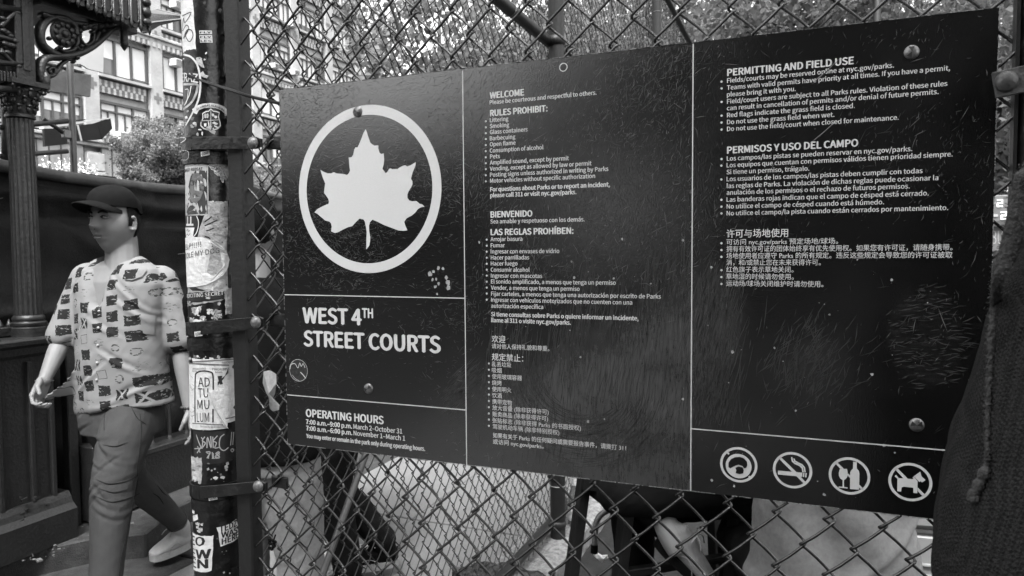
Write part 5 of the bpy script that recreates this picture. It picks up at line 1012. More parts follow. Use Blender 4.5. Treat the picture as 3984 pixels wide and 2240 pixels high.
def head_mesh(c,F,scale=1.,young=True):
    """sculpted head; local x = the person's left, y = forward, z = up"""
    F=Vector((F[0],F[1],0)).normalized(); X=Vector((-F.y,F.x,0)); X=-X if X.dot(Vector((1,0,0)))<-9 else X
    X=Vector((F.y,-F.x,0))*-1
    b=MB(); nu,nv=64,56; vs_=[]
    g=lambda a,b_,s: math.exp(-((a-b_)/s)**2)
    for i in range(nv+1):
        th=math.pi*i/nv
        for j in range(nu):
            ph=2*math.pi*j/nu; x=math.sin(th)*math.sin(ph); y=math.sin(th)*math.cos(ph); z=math.cos(th)
            w_=.078; d_=.098; h_=.122; lo=max(0,-z)
            px_=x*w_*(1-.26*lo**2.0); py_=y*d_*(1 if y>0 else 1.03-.30*lo); pz_=z*h_
            if y>0: py_*=1-.06*lo
            f=max(0,y)**.7 if y>0 else 0
            py_+=f*( .031*g(pz_,-.022,.013)*g(px_,0,.0125)+.019*g(pz_,.000,.020)*g(px_,0,.0090)+.006*g(pz_,-.024,.008)*(g(px_,.012,.007)+g(px_,-.012,.007))
                -.012*g(pz_,.012,.013)*(g(px_,.031,.016)+g(px_,-.031,.016)) +.005*g(pz_,.034,.010)*(g(px_,.03,.026)+g(px_,-.03,.026))
                +.007*g(pz_,-.030,.022)*(g(px_,.043,.018)+g(px_,-.043,.018)) +.0095*g(pz_,-.052,.0050)*g(px_,0,.021)+.0105*g(pz_,-.064,.0055)*g(px_,0,.018)-.006*g(pz_,-.058,.0022)*g(px_,0,.023)
                -.004*g(pz_,-.077,.006)*g(px_,0,.02)+.010*g(pz_,-.098,.016)*g(px_,0,.022)-.004*g(pz_,-.043,.006)*g(px_,0,.006))
            q=Vector((px_,py_,pz_*(1+.16*lo)))*scale; vs_.append(c+X*q.x+F*q.y+Vector((0,0,q.z)))
    b.add(vs_,[(i*nu+j,(i+1)*nu+j,(i+1)*nu+(j+1)%nu,i*nu+(j+1)%nu) for i in range(nv) for j in range(nu)])
    for s in (-1,1):         # ears
        o=c+X*(.078*s)*scale-F*.008*scale+Vector((0,0,-.010))*scale
        for k in range(9):
            a=-1.9+k*.48; b.sphere(o+F*(.014*math.cos(a))*scale*-1+Vector((0,0,.026*math.sin(a)))*scale+X*(.004*s),.0068*scale,8,6)
        b.sphere(o+Vector((0,0,-.022))*scale,(.007,.009,.009),8,6); b.sphere(o,(.006,.012,.020),8,6)
    return b,X,F
def hand(mb,w,dirn,palmn,curl=.9,s=1.,side=1):
    """palm and five separate fingers; w wrist, dirn along the hand, palmn the way the palm faces"""
    d=Vector(dirn).normalized(); n=Vector(palmn); n=(n-d*n.dot(d)).normalized(); t=d.cross(n)*side
    P=lambda a,b,c: w+(d*a+t*b+n*c)*s
    for k in range(5): cap_(mb,P(.005,-.026+.013*k,0),.0125*s,P(.080,-.033+.0165*k,0),.0115*s,10)
    for k,(L_,r_) in enumerate(((.062,.0078),(.073,.0085),(.078,.0088),(.070,.0085))):
        b0=-.032+.0215*k; p=P(.085,b0,0); a=0.
        for j,fr in enumerate((.45,.32,.25)):
            a+=curl*(.75 if j==0 else 1.0)*(1-.07*k); q=p+(d*math.cos(a)+n*math.sin(a))*L_*fr*s; cap_(mb,p,r_*s*(1-.08*j),q,r_*s*(.93-.08*j),9); p=q
    p=P(.018,.030,.006); q=P(.048,.050,.022); r2=P(.075,.046,.042); cap_(mb,p,.0135*s,q,.011*s,9); cap_(mb,q,.0105*s,r2,.0088*s,9)
def print_material():
    m=mat('printed camp shirt cotton',.5,.9,spec=.1,bump=.15,bscale=700); N=m.node_tree.nodes; L=m.node_tree.links; b=N['Principled BSDF']
    tc=N.new('ShaderNodeTexCoord'); mp=N.new('ShaderNodeMapping'); mp.inputs['Rotation'].default_value=(.0,.10,.22); L.new(tc.outputs['Object'],mp.inputs[0])
    ns=N.new('ShaderNodeTexNoise'); ns.inputs['Scale'].default_value=14; ns.inputs['Detail'].default_value=3; L.new(tc.outputs['Object'],ns.inputs[0])
    va=N.new('ShaderNodeVectorMath'); va.operation='MULTIPLY_ADD'; L.new(ns.outputs['Color'],va.inputs[0]); va.inputs[1].default_value=(.02,.02,.02); L.new(mp.outputs[0],va.inputs[2])
    sx=N.new('ShaderNodeSeparateXYZ'); L.new(va.outputs[0],sx.inputs[0])
    def mt(op,a,b_=None,c=None):
        n=N.new('ShaderNodeMath'); n.operation=op
        for i,q in enumerate((a,b_,c)):
            if q is None: continue
            if isinstance(q,(int,float)): n.inputs[i].default_value=q
            else: L.new(q,n.inputs[i])
        return n.outputs[0]
    ux=mt('DIVIDE',mt('ADD',sx.outputs[0],mt('MULTIPLY',sx.outputs[1],.25)),.063); cx_=mt('FLOOR',ux)
    uz=mt('ADD',mt('DIVIDE',sx.outputs[2],.062),mt('MULTIPLY',cx_,.37)); cz_=mt('FLOOR',uz)
    fx=mt('ABSOLUTE',mt('SUBTRACT',mt('FRACT',ux),.5)); fz=mt('ABSOLUTE',mt('SUBTRACT',mt('FRACT',uz),.5))
    cb=N.new('ShaderNodeCombineXYZ'); L.new(cx_,cb.inputs[0]); L.new(cz_,cb.inputs[1])
    wn=N.new('ShaderNodeTexWhiteNoise'); L.new(cb.outputs[0],wn.inputs['Vector']); rv=wn.outputs['Value']
    n2=N.new('ShaderNodeTexNoise'); n2.inputs['Scale'].default_value=90; n2.inputs['Detail'].default_value=3; mp2=N.new('ShaderNodeMapping'); mp2.inputs['Scale'].default_value=(.6,.6,2.2); L.new(tc.outputs['Object'],mp2.inputs[0]); L.new(mp2.outputs[0],n2.inputs[0]); nz=n2.outputs[0]
    ed=mt('MULTIPLY',mt('SUBTRACT',nz,.5),.16)
    sq=mt('MULTIPLY',mt('LESS_THAN',mt('ADD',fx,ed),.345),mt('LESS_THAN',mt('ADD',fz,ed),.325))
    holes=mt('GREATER_THAN',nz,.37)
    dk=mt('MULTIPLY',mt('MULTIPLY',sq,holes),mt('LESS_THAN',rv,.60))
    # every fifth square carries a pale plant shape, some are only outlined, some hold a ring of faint strokes
    rr=mt('SQRT',mt('ADD',mt('MULTIPLY',fx,fx),mt('MULTIPLY',fz,fz)))
    leafsh=mt('MULTIPLY',mt('LESS_THAN',mt('ABSOLUTE',mt('SUBTRACT',fx,mt('MULTIPLY',fz,.6))),.06),mt('GREATER_THAN',rv,.44)); dk=mt('MULTIPLY',dk,mt('SUBTRACT',1,leafsh))
    ol=mt('MULTIPLY',mt('MULTIPLY',mt('GREATER_THAN',mt('MAXIMUM',fx,fz),.25),mt('LESS_THAN',mt('MAXIMUM',fx,fz),.285)),mt('MULTIPLY',mt('GREATER_THAN',rv,.56),mt('LESS_THAN',rv,.62)))
    rg=mt('MULTIPLY',mt('MULTIPLY',mt('LESS_THAN',mt('ABSOLUTE',mt('SUBTRACT',rr,.22)),.05),mt('GREATER_THAN',nz,.5)),mt('MULTIPLY',mt('GREATER_THAN',rv,.62),mt('LESS_THAN',rv,.74)))
    fa=mt('MULTIPLY',mt('MULTIPLY',mt('GREATER_THAN',nz,.60),mt('LESS_THAN',rr,.32)),mt('GREATER_THAN',rv,.74))
    tot=mt('MAXIMUM',mt('MAXIMUM',dk,mt('MULTIPLY',ol,.75)),mt('MAXIMUM',mt('MULTIPLY',rg,.85),mt('MULTIPLY',fa,.6)))
    mx=N.new('ShaderNodeMix'); L.new(tot,mx.inputs[0]); mx.inputs[2].default_value=.165; mx.inputs[3].default_value=.014; L.new(mx.outputs[0],b.inputs['Base Color']); return m
M['print']=print_material()

# ---- the man walking past
MC=Vector((-2.585,2.10,0))
man=empty('person',(MC.x,MC.y,0),label='man in a dark cap and boldly printed short sleeved shirt walking past the subway entrance',cat='person')
FL=Vector((.20,-.98,0)); LX=Vector((.98,.20,0))
hc=at(289,556,2.88); HF=Vector((.14,-1.0,0))
hb,HX,HFn=head_mesh(hc,HF,1.0)
body=MB(); body.v+=hb.v; body.f+=hb.f
nb=at(309,668,2.90); nk=hc+Vector((0,0,-.075))-HFn*.028
limb(body,[nk,nk.lerp(nb,.55),nb+Vector((0,0,-.05))],[.062,.062,.070])
up_=Vector((0,0,1)); tors=lambda z,a,b_,dx=0,dy=0: (MC+LX*dx+FL*dy+up_*z,LX,a,FL,b_)
loft(body,[tors(1.425,.06,.05),tors(1.40,.115,.07),tors(1.34,.150,.09),tors(1.2,.150,.10),tors(1.02,.150,.10),tors(.9,.155,.10),tors(.80,.150,.10)])
Rs=at(212,702,2.95); Re=at(158,852,2.90); Rw=at(111,957,2.80)
limb(body,[Rs,Re],[.045,.036]); limb(body,[Re,Re.lerp(Rw,.35),Rw],[.037,.036,.023])
hand(body,Rw,(at(90,1008,2.76)-Rw),Vector((.55,-.2,-.6)),curl=.95,side=1,s=.92)
Ls=at(415,708,2.95); Le=at(452,865,2.97); Lw=at(477,1030,2.95)
limb(body,[Ls,Le],[.045,.037]); limb(body,[Le,Le.lerp(Lw,.35),Lw],[.037,.036,.024])
hand(body,Lw,(at(489,1090,2.95)-Lw),Vector((-.6,-.4,0)),curl=.45,side=-1,s=.92)
Lh=at(335,1020,2.90); Lk=at(285,1212,2.76); La=at(264,1480,2.66); Lf=Vector((La.x,La.y,.09))
Rh=at(268,1025,2.97); Rk=at(322,1196,3.08); Ra=at(452,1318,3.36)
limb(body,[Lh,Lk,La,Lf],[.085,.055,.038,.038]); limb(body,[Rh,Rk,Ra],[.085,.055,.036])
remeshed('body',body,.0038,M['skin'],man,2)
# eyes, brows, lips, facial hair
def onface(x,z,y): return hc+HX*x+HFn*y+Vector((0,0,z*(1+.16*min(1,max(0,-z)/.122))))-man.location
M['eye']=mat('eye white',.16,.3); M['iris']=mat('dark iris',.012,.2); M['lip']=mat('lips',.065,.6); M['shadowhair']=mat('faint moustache stubble',.12,.6)
for s in (-1,1):
    b=MB(); b.sphere(onface(.031*s,.011,.0815),(.0125,.0125,.0062),14,8,rot=Matrix.Rotation(math.atan2(HX.y,HX.x),3,'Z')); e=b.build('eye',M['eye'],man,smooth=True)
    b=MB(); b.sphere(onface(.031*s-.004,.0115,.0905),(.0052,.0052,.0052),12,8); b.build('iris',M['iris'],e,smooth=True)
    b=MB(); b.tube(spline([onface(.017*s,.013,.090),onface(.030*s,.0185,.0925),onface(.045*s,.0135,.084)],5),.0019,6); b.build('upper_eyelid',M['hair'],e,smooth=True)
    b=MB(); b.tube(spline([onface(.014*s,.029,.0985),onface(.030*s,.0345,.0975),onface(.050*s,.029,.0855)],5),[.003,.004,.0045,.0046,.0046,.0045,.0044,.004,.0034,.0026,.0016],6); b.build('eyebrow',M['hair'],man,smooth=True)
b=MB(); b.tube(spline([onface(-.023,-.0575,.0915),onface(0,-.0560,.1015),onface(.023,-.0575,.0915)],6),.0014,6); b.build('mouth_line',M['ink'],man,smooth=True)
b=MB(); b.tube(spline([onface(-.019,-.0625,.0870),onface(0,-.064,.0985),onface(.019,-.0625,.0870)],6),[.001]+[.0030]*11+[.001],8); b.tube(spline([onface(-.019,-.0535,.0870),onface(0,-.0525,.0965),onface(.019,-.0535,.0870)],6),[.001]+[.0020]*11+[.001],8); b.build('lips',M['lip'],man,smooth=True)
for s in (-1,1): b=MB(); b.sphere(onface(.0085*s,-.0335,.112),(.0036,.0036,.0022),8,6); b.build('nostril',M['ink'],man,smooth=True)
# hair below the cap
b=MB(); vs_=[]; nu,nv=40,16
for i in range(nv+1):
    for j in range(nu+1):
        ph=math.radians(80)+math.radians(200)*j/nu; th=math.radians(40)+math.radians(90 if abs(j/nu-.5)<.34 else 60)*i/nv; lo=max(0,-math.cos(th))
        q=HX*(.083*math.sin(th)*math.sin(ph)*(1-.2*lo*lo))+HFn*(.103*math.sin(th)*math.cos(ph)*(1-.2*lo))+up_*(.124*math.cos(th)); vs_.append(hc+q-man.location+Vector((rnd.gauss(0,.0008),rnd.gauss(0,.0008),0)))
b.add(vs_,[(i*(nu+1)+j,(i+1)*(nu+1)+j,(i+1)*(nu+1)+j+1,i*(nu+1)+j+1) for i in range(nv) for j in range(nu)]); b.build('hair',M['hair'],man,smooth=True)
# cap: crown and curved brim
b=MB(); vs_=[];nu,nv=48,16; tilt=.12
ca=lambda q: q
for i in range(nv+1):
    th=math.radians(94)*i/nv
    for j in range(nu):
        ph=2*math.pi*j/nu; r=Vector((.0865*math.sin(th)*math.sin(ph),.113*math.sin(th)*math.cos(ph)*(1.0 if math.cos(ph)>0 else .98),.086*math.cos(th)**.8 if th<math.pi/2 else -.086*abs(math.cos(th))))
        z=r.z+.060+r.y*.06-(.018 if math.cos(ph)<-.3 else 0)*math.sin(th); vs_.append(hc+HX*r.x+HFn*(r.y-.004)+up_*z-man.location)
b.add(vs_,[(i*nu+j,(i+1)*nu+j,(i+1)*nu+(j+1)%nu,i*nu+(j+1)%nu) for i in range(nv) for j in range(nu)]); cp=b.build('cap_crown',M['cap'],man,smooth=True)
b=MB(); vs_=[]; na,nr=22,8
for i in range(nr+1):
    for j in range(na+1):
        t=-1+2*j/na; x=.072*math.sin(t*1.28)*(1+.03*i/nr); base=.112*math.cos(t*1.25); y=base+(.078*math.sqrt(max(0,1-abs(t)**2.6)))*i/nr; z=.086+.000*i/nr-.036*abs(t)**1.8-.010*(i/nr)**2
        vs_.append((x,y,z-.010))
N1=len(vs_); vs_=[hc+HX*x+HFn*y+up_*z-man.location for x,y,z in vs_]; vs2=[v-up_*.0035 for v in vs_]
fs_=[(i*(na+1)+j,(i+1)*(na+1)+j,(i+1)*(na+1)+j+1,i*(na+1)+j+1) for i in range(nr) for j in range(na)]
edge=[nr*(na+1)+j for j in range(na+1)]
b.add(vs_+vs2,fs_+[tuple(N1+i for i in f)[::-1] for f in fs_]+[(edge[j],edge[j+1],N1+edge[j+1],N1+edge[j]) for j in range(na)]); b.build('cap_brim',M['cap'],man,smooth=True,sharp=50)
b=MB(); b.sphere(hc+up_*.146+HFn*0-man.location,(.006,.006,.003),10,6); b.build('cap_button',M['cap'],man,smooth=True)
# shirt
sh_=MB()
loft(sh_,[tors(1.445,.075,.055,.0,-.02),tors(1.425,.120,.075),tors(1.39,.165,.10),tors(1.33,.190,.12,0,.0),tors(1.15,.182,.130,0,.01),tors(1.0,.184,.135,0,.01),tors(.90,.192,.142),tors(.835,.200,.146),tors(.815,.195,.14)],48,2.15)
limb(sh_,[Rs+LX*.02,Rs.lerp(Re,.5),Rs.lerp(Re,.93)],[.070,.062,.066],18); limb(sh_,[Ls-LX*.02,Ls.lerp(Le,.5),Ls.lerp(Le,.93)],[.070,.062,.068],18)
# shirt tail pulled out to the hand
hp=at(108,1000,2.79); tb=at(205,905,2.86)
loft(sh_,[(at(225,925,2.90),up_,.10,FL,.035),(at(190,955,2.86),(up_*.9+LX*.2).normalized(),.070,FL,.024),(at(150,982,2.82),(up_*.8+LX*.4).normalized(),.034,FL,.018),(at(112,1003,2.78),(up_*.8+LX*.4).normalized(),.016,FL,.014)],20,2)
def shirt_disp(co,no):
    w=wrinkle(5,.0011,.8,.7)(co,no); q=co-np.array(MC)[None]; l=q@np.array(LX); f=q@np.array(FL); z=co[:,2]
    # long hanging folds, a placket, and the hem lifted at the front
    w+=no*(.0055*np.sin(l*33+z*3+np.sin(z*7))*np.clip((1.2-z)*2.2,0,1))[:,None]
    for (z0_,l0_,sl,am) in ((1.30,.10,-1.1,.006),(1.22,.13,-.8,.006),(1.12,-.12,.9,.005),(1.02,.08,-.6,.006),(.95,-.05,.8,.006),(1.33,-.13,1.2,.005),(.90,.12,.5,.006),(1.16,.02,-.5,.004)):
        e=(z-z0_)-sl*(l-l0_); w+=no*(am*(np.exp(-(e/.010)**2)-.9*np.exp(-((e-.020)/.012)**2))*np.exp(-((l-l0_)/.07)**2))[:,None]
    pl=np.exp(-((l+.035+.02*(1.3-z))/.009)**2)*(f>0)*(z<1.28); w+=no*(.004*pl)[:,None]
    vneck=np.exp(-((l+.02)/(.012+.05*np.clip((z-1.22)/.2,0,1)))**2)*(f>.02)*np.clip((z-1.23)/.03,0,1); w-=no*(.05*vneck)[:,None]
    hem=np.clip((.86-z)/.05,0,1); w[:,2]+=hem*(.03*np.sin(l*9+.6))
    return w
remeshed('shirt',sh_,.0065,M['print'],man,2,shirt_disp)
# collar flaps and pocket lie on the shirt itself
from mathutils.bvhtree import BVHTree
def laid(name,src,own,px,lift,th,m,parent,seg=5):
    bv=BVHTree.FromPolygons([tuple(v.co+own.location) for v in src.data.vertices],[tuple(p.vertices) for p in src.data.polygons])
    def q(x,y):
        d=ray(x*DS,y*DS).normalized(); h_=bv.ray_cast(CAM,d); return (h_[0]-d*lift if h_[0] is not None else None)
    n=len(px); cx_=sum(p[0] for p in px)/n; cy_=sum(p[1] for p in px)/n; P=[]; ref=q(cx_,cy_)
    per=[]
    for i in range(n):
        (x0_,y0_),(x1_,y1_)=px[i],px[(i+1)%n]
        for k in range(seg): per.append((x0_+(x1_-x0_)*k/seg,y0_+(y1_-y0_)*k/seg))
    depth=(ref-CAM).length
    rings_=[]
    for t in (1.,.66,.33):
        rr=[]
        for (x,y) in per:
            xx,yy=cx_+(x-cx_)*t,cy_+(y-cy_)*t; p=q(xx,yy)
            if p is None or abs((p-CAM).length-depth)>.09: p=CAM+ray(xx*DS,yy*DS).normalized()*depth
            rr.append(p-own.location)
        rings_.append(rr)
    N_=len(per); b=MB(); vs_=sum(rings_,[])+[ref-own.location]; fs_=[(i*N_+k,i*N_+(k+1)%N_,(i+1)*N_+(k+1)%N_,(i+1)*N_+k) for i in range(2) for k in range(N_)]+[(2*N_+k,2*N_+(k+1)%N_,3*N_) for k in range(N_)]
    d=(ref-CAM).normalized()*th; o_=len(vs_); b.add(vs_+[v+d for v in vs_],fs_+[tuple(i+o_ for i in f)[::-1] for f in fs_]+[(k,(k+1)%N_,o_+(k+1)%N_,o_+k) for k in range(N_)])
    return b.build(name,m,parent,smooth=True,sharp=60)
shirt_o=[o for o in man.children if o.name.startswith('shirt')][0]
laid('collar_flap',shirt_o,man,[(268,652),(258,672),(246,704),(243,724),(256,722),(274,694),(284,668)],.007,.004,M['print'],man)
laid('collar_flap',shirt_o,man,[(340,652),(324,672),(313,690),(313,702),(331,704),(357,695),(369,679),(360,662)],.007,.004,M['print'],man)
laid('chest_pocket',shirt_o,man,[(356,788),(394,794),(392,842),(354,838)],.003,.003,M['print'],man)
for (x,y) in ((250,742),(249,782),(247,824),(246,868),(244,912),(243,955)):
    d=ray(x*DS,y*DS).normalized(); bvs=BVHTree.FromPolygons([tuple(v.co+man.location) for v in shirt_o.data.vertices],[tuple(p.vertices) for p in shirt_o.data.polygons]); h_=bvs.ray_cast(CAM,d)
    if h_[0] is not None: b=MB(); b.sphere(h_[0]-d*.001-man.location,(.0055,.0055,.0055),10,6); b.build('button',M['lace'],man,smooth=True)
# trousers
tr=MB(); loft(tr,[(at(305,990,2.92)+up_*.02,LX,.160,FL,.105),(at(305,1040,2.92),LX,.175,FL,.115),(at(308,1085,2.92),LX,.165,FL,.115)],36)
limb(tr,[Lh+up_*(-.02),Lh.lerp(Lk,.45),Lk,Lk.lerp(La,.25),Lk.lerp(La,.6),La,Vector((La.x,La.y,.13))],[.108,.100,.080,.076,.064,.057,.055],20)
limb(tr,[Rh+up_*(-.02),Rh.lerp(Rk,.5),Rk,Rk.lerp(Ra,.45),Rk.lerp(Ra,.93)],[.105,.09,.070,.060,.047],20)
def tro_disp(co,no):
    w=wrinkle(11,.0010,1.,.6)(co,no); z=co[:,2]; kz=Lk.z
    for dz,a in ((.035,.0010),(.005,.0014),(-.045,.0010),(.12,.0006)): 
        y=z-(kz+dz)+.10*(co[:,0]-Lk.x)*(1 if a>.006 else -1.6); w-=no*(a*np.exp(-(y/.007)**2))[:,None]; w+=no*(a*.8*np.exp(-((y-.022)/.014)**2))[:,None]
    return w
def tro2(co,no):
    w=tro_disp(co,no); r_=np.random.RandomState(4)
    for k in range(16):
        c=np.array(Lh.lerp(Lk,r_.uniform(.05,1.35)) if k<11 else Rh.lerp(Rk,r_.uniform(.2,1.3)))+r_.normal(0,.03,3); d=co-c; a=r_.uniform(-.9,.9); t=np.array([math.cos(a),.15,math.sin(a)]); n_=np.array([-math.sin(a),0,math.cos(a)])
        l=d@t; m_=d@n_+ .8*l*l; w-=no*(.0045*np.exp(-(l/.055)**2)*(np.exp(-(m_/.006)**2)-.6*np.exp(-((m_-.013)/.008)**2)))[:,None]
    return w
remeshed('trousers',tr,.0062,M['denim'],man,1,tro2)
tro_o=[o for o in man.children if o.name.startswith('trousers')][0]
_bt=BVHTree.FromPolygons([tuple(v.co+man.location) for v in tro_o.data.vertices],[tuple(p.vertices) for p in tro_o.data.polygons])
def ont(x,y,l=.0012):
    d=ray(x*DS,y*DS).normalized(); h_=_bt.ray_cast(CAM,d); return None if h_[0] is None else h_[0]-d*l-man.location
M['seam']=mat('dark trouser seam and crease shade',.016,.9,spec=.1)  # real seams, plus crease shade painted as thin dark tubes
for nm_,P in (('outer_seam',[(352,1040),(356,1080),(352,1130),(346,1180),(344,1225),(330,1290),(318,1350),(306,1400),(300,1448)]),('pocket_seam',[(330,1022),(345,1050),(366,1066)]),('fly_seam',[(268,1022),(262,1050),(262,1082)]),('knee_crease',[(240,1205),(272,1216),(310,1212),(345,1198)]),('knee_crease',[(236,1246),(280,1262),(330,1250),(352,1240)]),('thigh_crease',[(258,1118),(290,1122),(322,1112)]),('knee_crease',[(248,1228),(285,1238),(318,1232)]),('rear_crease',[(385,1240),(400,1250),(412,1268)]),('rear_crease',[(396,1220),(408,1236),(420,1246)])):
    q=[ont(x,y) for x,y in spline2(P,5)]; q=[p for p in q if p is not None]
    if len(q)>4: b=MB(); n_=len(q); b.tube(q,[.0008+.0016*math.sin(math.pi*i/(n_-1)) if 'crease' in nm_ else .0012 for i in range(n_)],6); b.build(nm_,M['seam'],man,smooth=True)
b=MB(); d_=(Ra-Rk).normalized(); e1=d_.cross(up_).normalized(); e2=d_.cross(e1); c=Rk.lerp(Ra,.95)-man.location; b.tube([c+(e1*math.cos(a)+e2*math.sin(a))*.047 for a in [i*.314 for i in range(20)]],.0045,8,closed=True); b.build('trouser_hem',M['denim'],man,smooth=True)
# trainers
def shoe(ankle,heel,toe,nm='shoe',up2=Vector((0,0,1)),m=None,ms=None,parent=man,shaft=True):
    d=(toe-heel); L_=d.length; d.normalize(); s=d.cross(up2).normalized(); u=s.cross(d).normalized()
    P=lambda a,b,c: heel+d*(a*L_)+s*b+u*c
    b=MB(); loft(b,[(P(-.02,0,.055),s,.026,u,.020),(P(.04,0,.060),s,.036,u,.045),(P(.2,0,.065),s,.040,u,.050),(P(.42,0,.058),s,.043,u,.042),(P(.6,.002,.048),s,.047,u,.032),(P(.8,.004,.040),s,.048,u,.022),(P(.95,.002,.034),s,.040,u,.016),(P(1.02,0,.030),s,.022,u,.010)],24,2.2)
    limb(b,[P(.16,0,.075),ankle+(P(.16,0,.09)-ankle)*.35] if shaft else [P(.12,0,.05),P(.20,0,.062)],[.041,.044] if shaft else [.030,.032],16)
    o=remeshed(nm,b,.004,m or M['shoe'],parent,2)
    b=MB(); out=[]; 
    for k in range(28):
        t=2*math.pi*k/28; a=.5-.53*math.cos(t); w_=.047*abs(math.sin(t))**.6*(.82+.25*a)*(1 if math.sin(t)>0 else -1); out.append(P(a,w_,0)-parent.location)
    b.prism(out,u*.030); so=b.build('sole',ms or M['sole'],o,smooth=True,sharp=40); 
    for i in range(6):
        a=.36+.055*i; b=MB(); h=.105-.011*i; b.tube([P(a,-.024,h-.012)-parent.location,P(a+.01,0,h)-parent.location,P(a,.024,h-.012)-parent.location],.0028,6); b.build('lace',M['lace'],o,smooth=True)
    b=MB(); c=P(.37,0,.115)-parent.location
    for sgn in (-1,1): b.tube(spline([c,c+s*.03*sgn+u*.012,c+s*.05*sgn-u*.008,c+s*.02*sgn-u*.004],4),.002,6); b.tube(spline([c,c+s*.025*sgn+d*.02,c+s*.035*sgn+d*.04-u*.02],4),.002,6)
    b.build('lace_bow',M['lace'],o,smooth=True)
    for (a0,a1,c0,c1) in ((.30,.62,.035,.075),(.62,.70,.04,.02)):
        for sgn in (-1,1): b=MB(); b.tube(spline([P(a0,.046*sgn,c0)-parent.location,P((a0+a1)/2,.0465*sgn,(c0+c1)/2)-parent.location,P(a1,.047*sgn,min(c1,.045))-parent.location],4),.0016,5); b.build('stitched_panel',M['lace'],o,smooth=True)
    return o
hl=at(474,1376,3.42); to=at(384,1412,3.27)
shoe(Ra,hl-up_*.0,to,up2=Vector((-.1,-.1,1)).normalized())
shoe(Vector((La.x,La.y,.12)),Vector((La.x-.01,La.y+.07,0)),Vector((La.x+.03,La.y-.22,.0)))
# bracelets
b=MB(); b.tube([Rw+Vector((.032*math.cos(a),.032*math.sin(a),.008*math.cos(a+1)))-man.location for a in [i*.42 for i in range(15)]],.0014,5,closed=True); b.build('bracelet',M['steel'],man)
b=MB()
for i in range(14): a=i*.449; b.sphere(Lw+Vector((.031*math.cos(a),.031*math.sin(a),.012))-man.location,.0062,8,6)
b.build('beaded_bracelet',M['ink'],man,smooth=True)

# ---- simpler figures behind the mesh
def figure(label,base,face,h,mt_,mb_,ms_,legs=None,shorts=False,lean=(0,0),seed=1,headpos=None,vox=.010):
    """standing figure: base on the ground, face direction, h height"""
    B=Vector((base[0],base[1],0)); F=Vector((face[0],face[1],0)).normalized(); X=Vector((-F.y,F.x,0)); k=h/1.75
    p=empty('person',B,label=label,cat='person'); Q=lambda x,y,z: B+X*x*k+F*(y*k+lean[0]*z)+X*(lean[1]*z)+up_*z*k
    hd=headpos or Q(0,.02,1.62); hb_,_,_=head_mesh(hd,F,k); bo=MB(); bo.v+=hb_.v; bo.f+=hb_.f
    limb(bo,[hd-up_*.08,Q(0,0,1.42)],[.055,.06]); loft(bo,[(Q(0,0,1.42),X,.10,F,.06),(Q(0,0,1.36),X,.17,F,.09),(Q(0,0,1.1),X,.15,F,.10),(Q(0,0,.86),X,.15,F,.10)])
    lg=legs or (((.09,0,.88),(.10,.02,.48),(.10,-.01,.09)),((-.09,0,.88),(-.10,.02,.48),(-.10,-.01,.09)))
    for l in lg: limb(bo,[Q(*q) for q in l],[.07,.05,.036])
    for s in (-1,1):
        A=[Q(.18*s,0,1.36),Q(.185*s,.06,1.12),Q(.12*s,.25,1.20)]; limb(bo,A,[.045,.038,.026]); hand(bo,A[2],F-X*.5*s,up_,.8,k,s)
    remeshed('body',bo,.006,M['skin'],p,2)
    to_=MB(); loft(to_,[(Q(0,-.01,1.45),X,.09,F,.07),(Q(0,0,1.41),X,.15,F,.09),(Q(0,0,1.35),X,.20,F,.12),(Q(0,0,1.1),X,.19,F,.14),(Q(0,0,.9),X,.195,F,.14),(Q(0,0,.84),X,.19,F,.13)])
    for s in (-1,1): limb(to_,[Q(.17*s,0,1.36),Q(.185*s,.06,1.12),Q(.13*s,.22,1.185)],[.075,.062,.048])
    remeshed('top',to_,vox,mt_,p,2,wrinkle(seed,.0016))
    bt=MB(); loft(bt,[(Q(0,0,.95),X,.155,F,.11),(Q(0,0,.88),X,.175,F,.125),(Q(0,0,.80),X,.165,F,.12)])
    for l in lg:
        q=[Q(*a) for a in l]; 
        if shorts: limb(bt,[q[0],q[0].lerp(q[1],.95)],[.10,.095])
        else: limb(bt,[q[0],q[0].lerp(q[1],.5),q[1],q[2]+up_*.03],[.10,.095,.078,.062])
    remeshed('trousers',bt,vox,mb_,p,2,wrinkle(seed+3,.0016))
    for l in lg: a=Q(*l[2]); g=Vector((a.x,a.y,max(0,a.z-.09*k))); shoe(a,g-F*.06,g+F*.21,m=ms_,parent=p)
    b=MB(); b.sphere(hd-F*.012+up_*.02,(.088*k,.100*k,.115*k),20,12); me=b; me.v=[tuple(Vector(v)-p.location) for v in me.v if True]; hr=me.build('hair',M['hair'],p,smooth=True)
    return p
M['sweat']=mat('heather grey sweat cloth',.17,.95,spec=.08,var=.16,vscale=90,bump=.12,bscale=500)
P2=at(694,1400,2.30)
figure('person in dark hoodie and pale sweatpants beyond the mesh at the sign\'s left edge',(P2.x,P2.y),(-.25,.95),1.66,M['darkcloth'],M['sweat'],M['shoe'],seed=21,lean=(0.0,.04))
P3=at(872,1300,3.05)
M['jean']=mat('dark denim',.008,.95,spec=.06,var=.3,vscale=14,bump=.3,bscale=300)
figure('person in slim black trousers behind the leaning metal pole',(P3.x,P3.y),(-.8,-.6),1.74,M['darkcloth'],M['jean'],M['darkcloth'],legs=(((.08,0,.88),(.08,.06,.48),(.08,.0,.09)),((-.08,0,.88),(-.08,.10,.50),(-.09,-.16,.13))),seed=31)
P3b=at(818,1300,3.35)
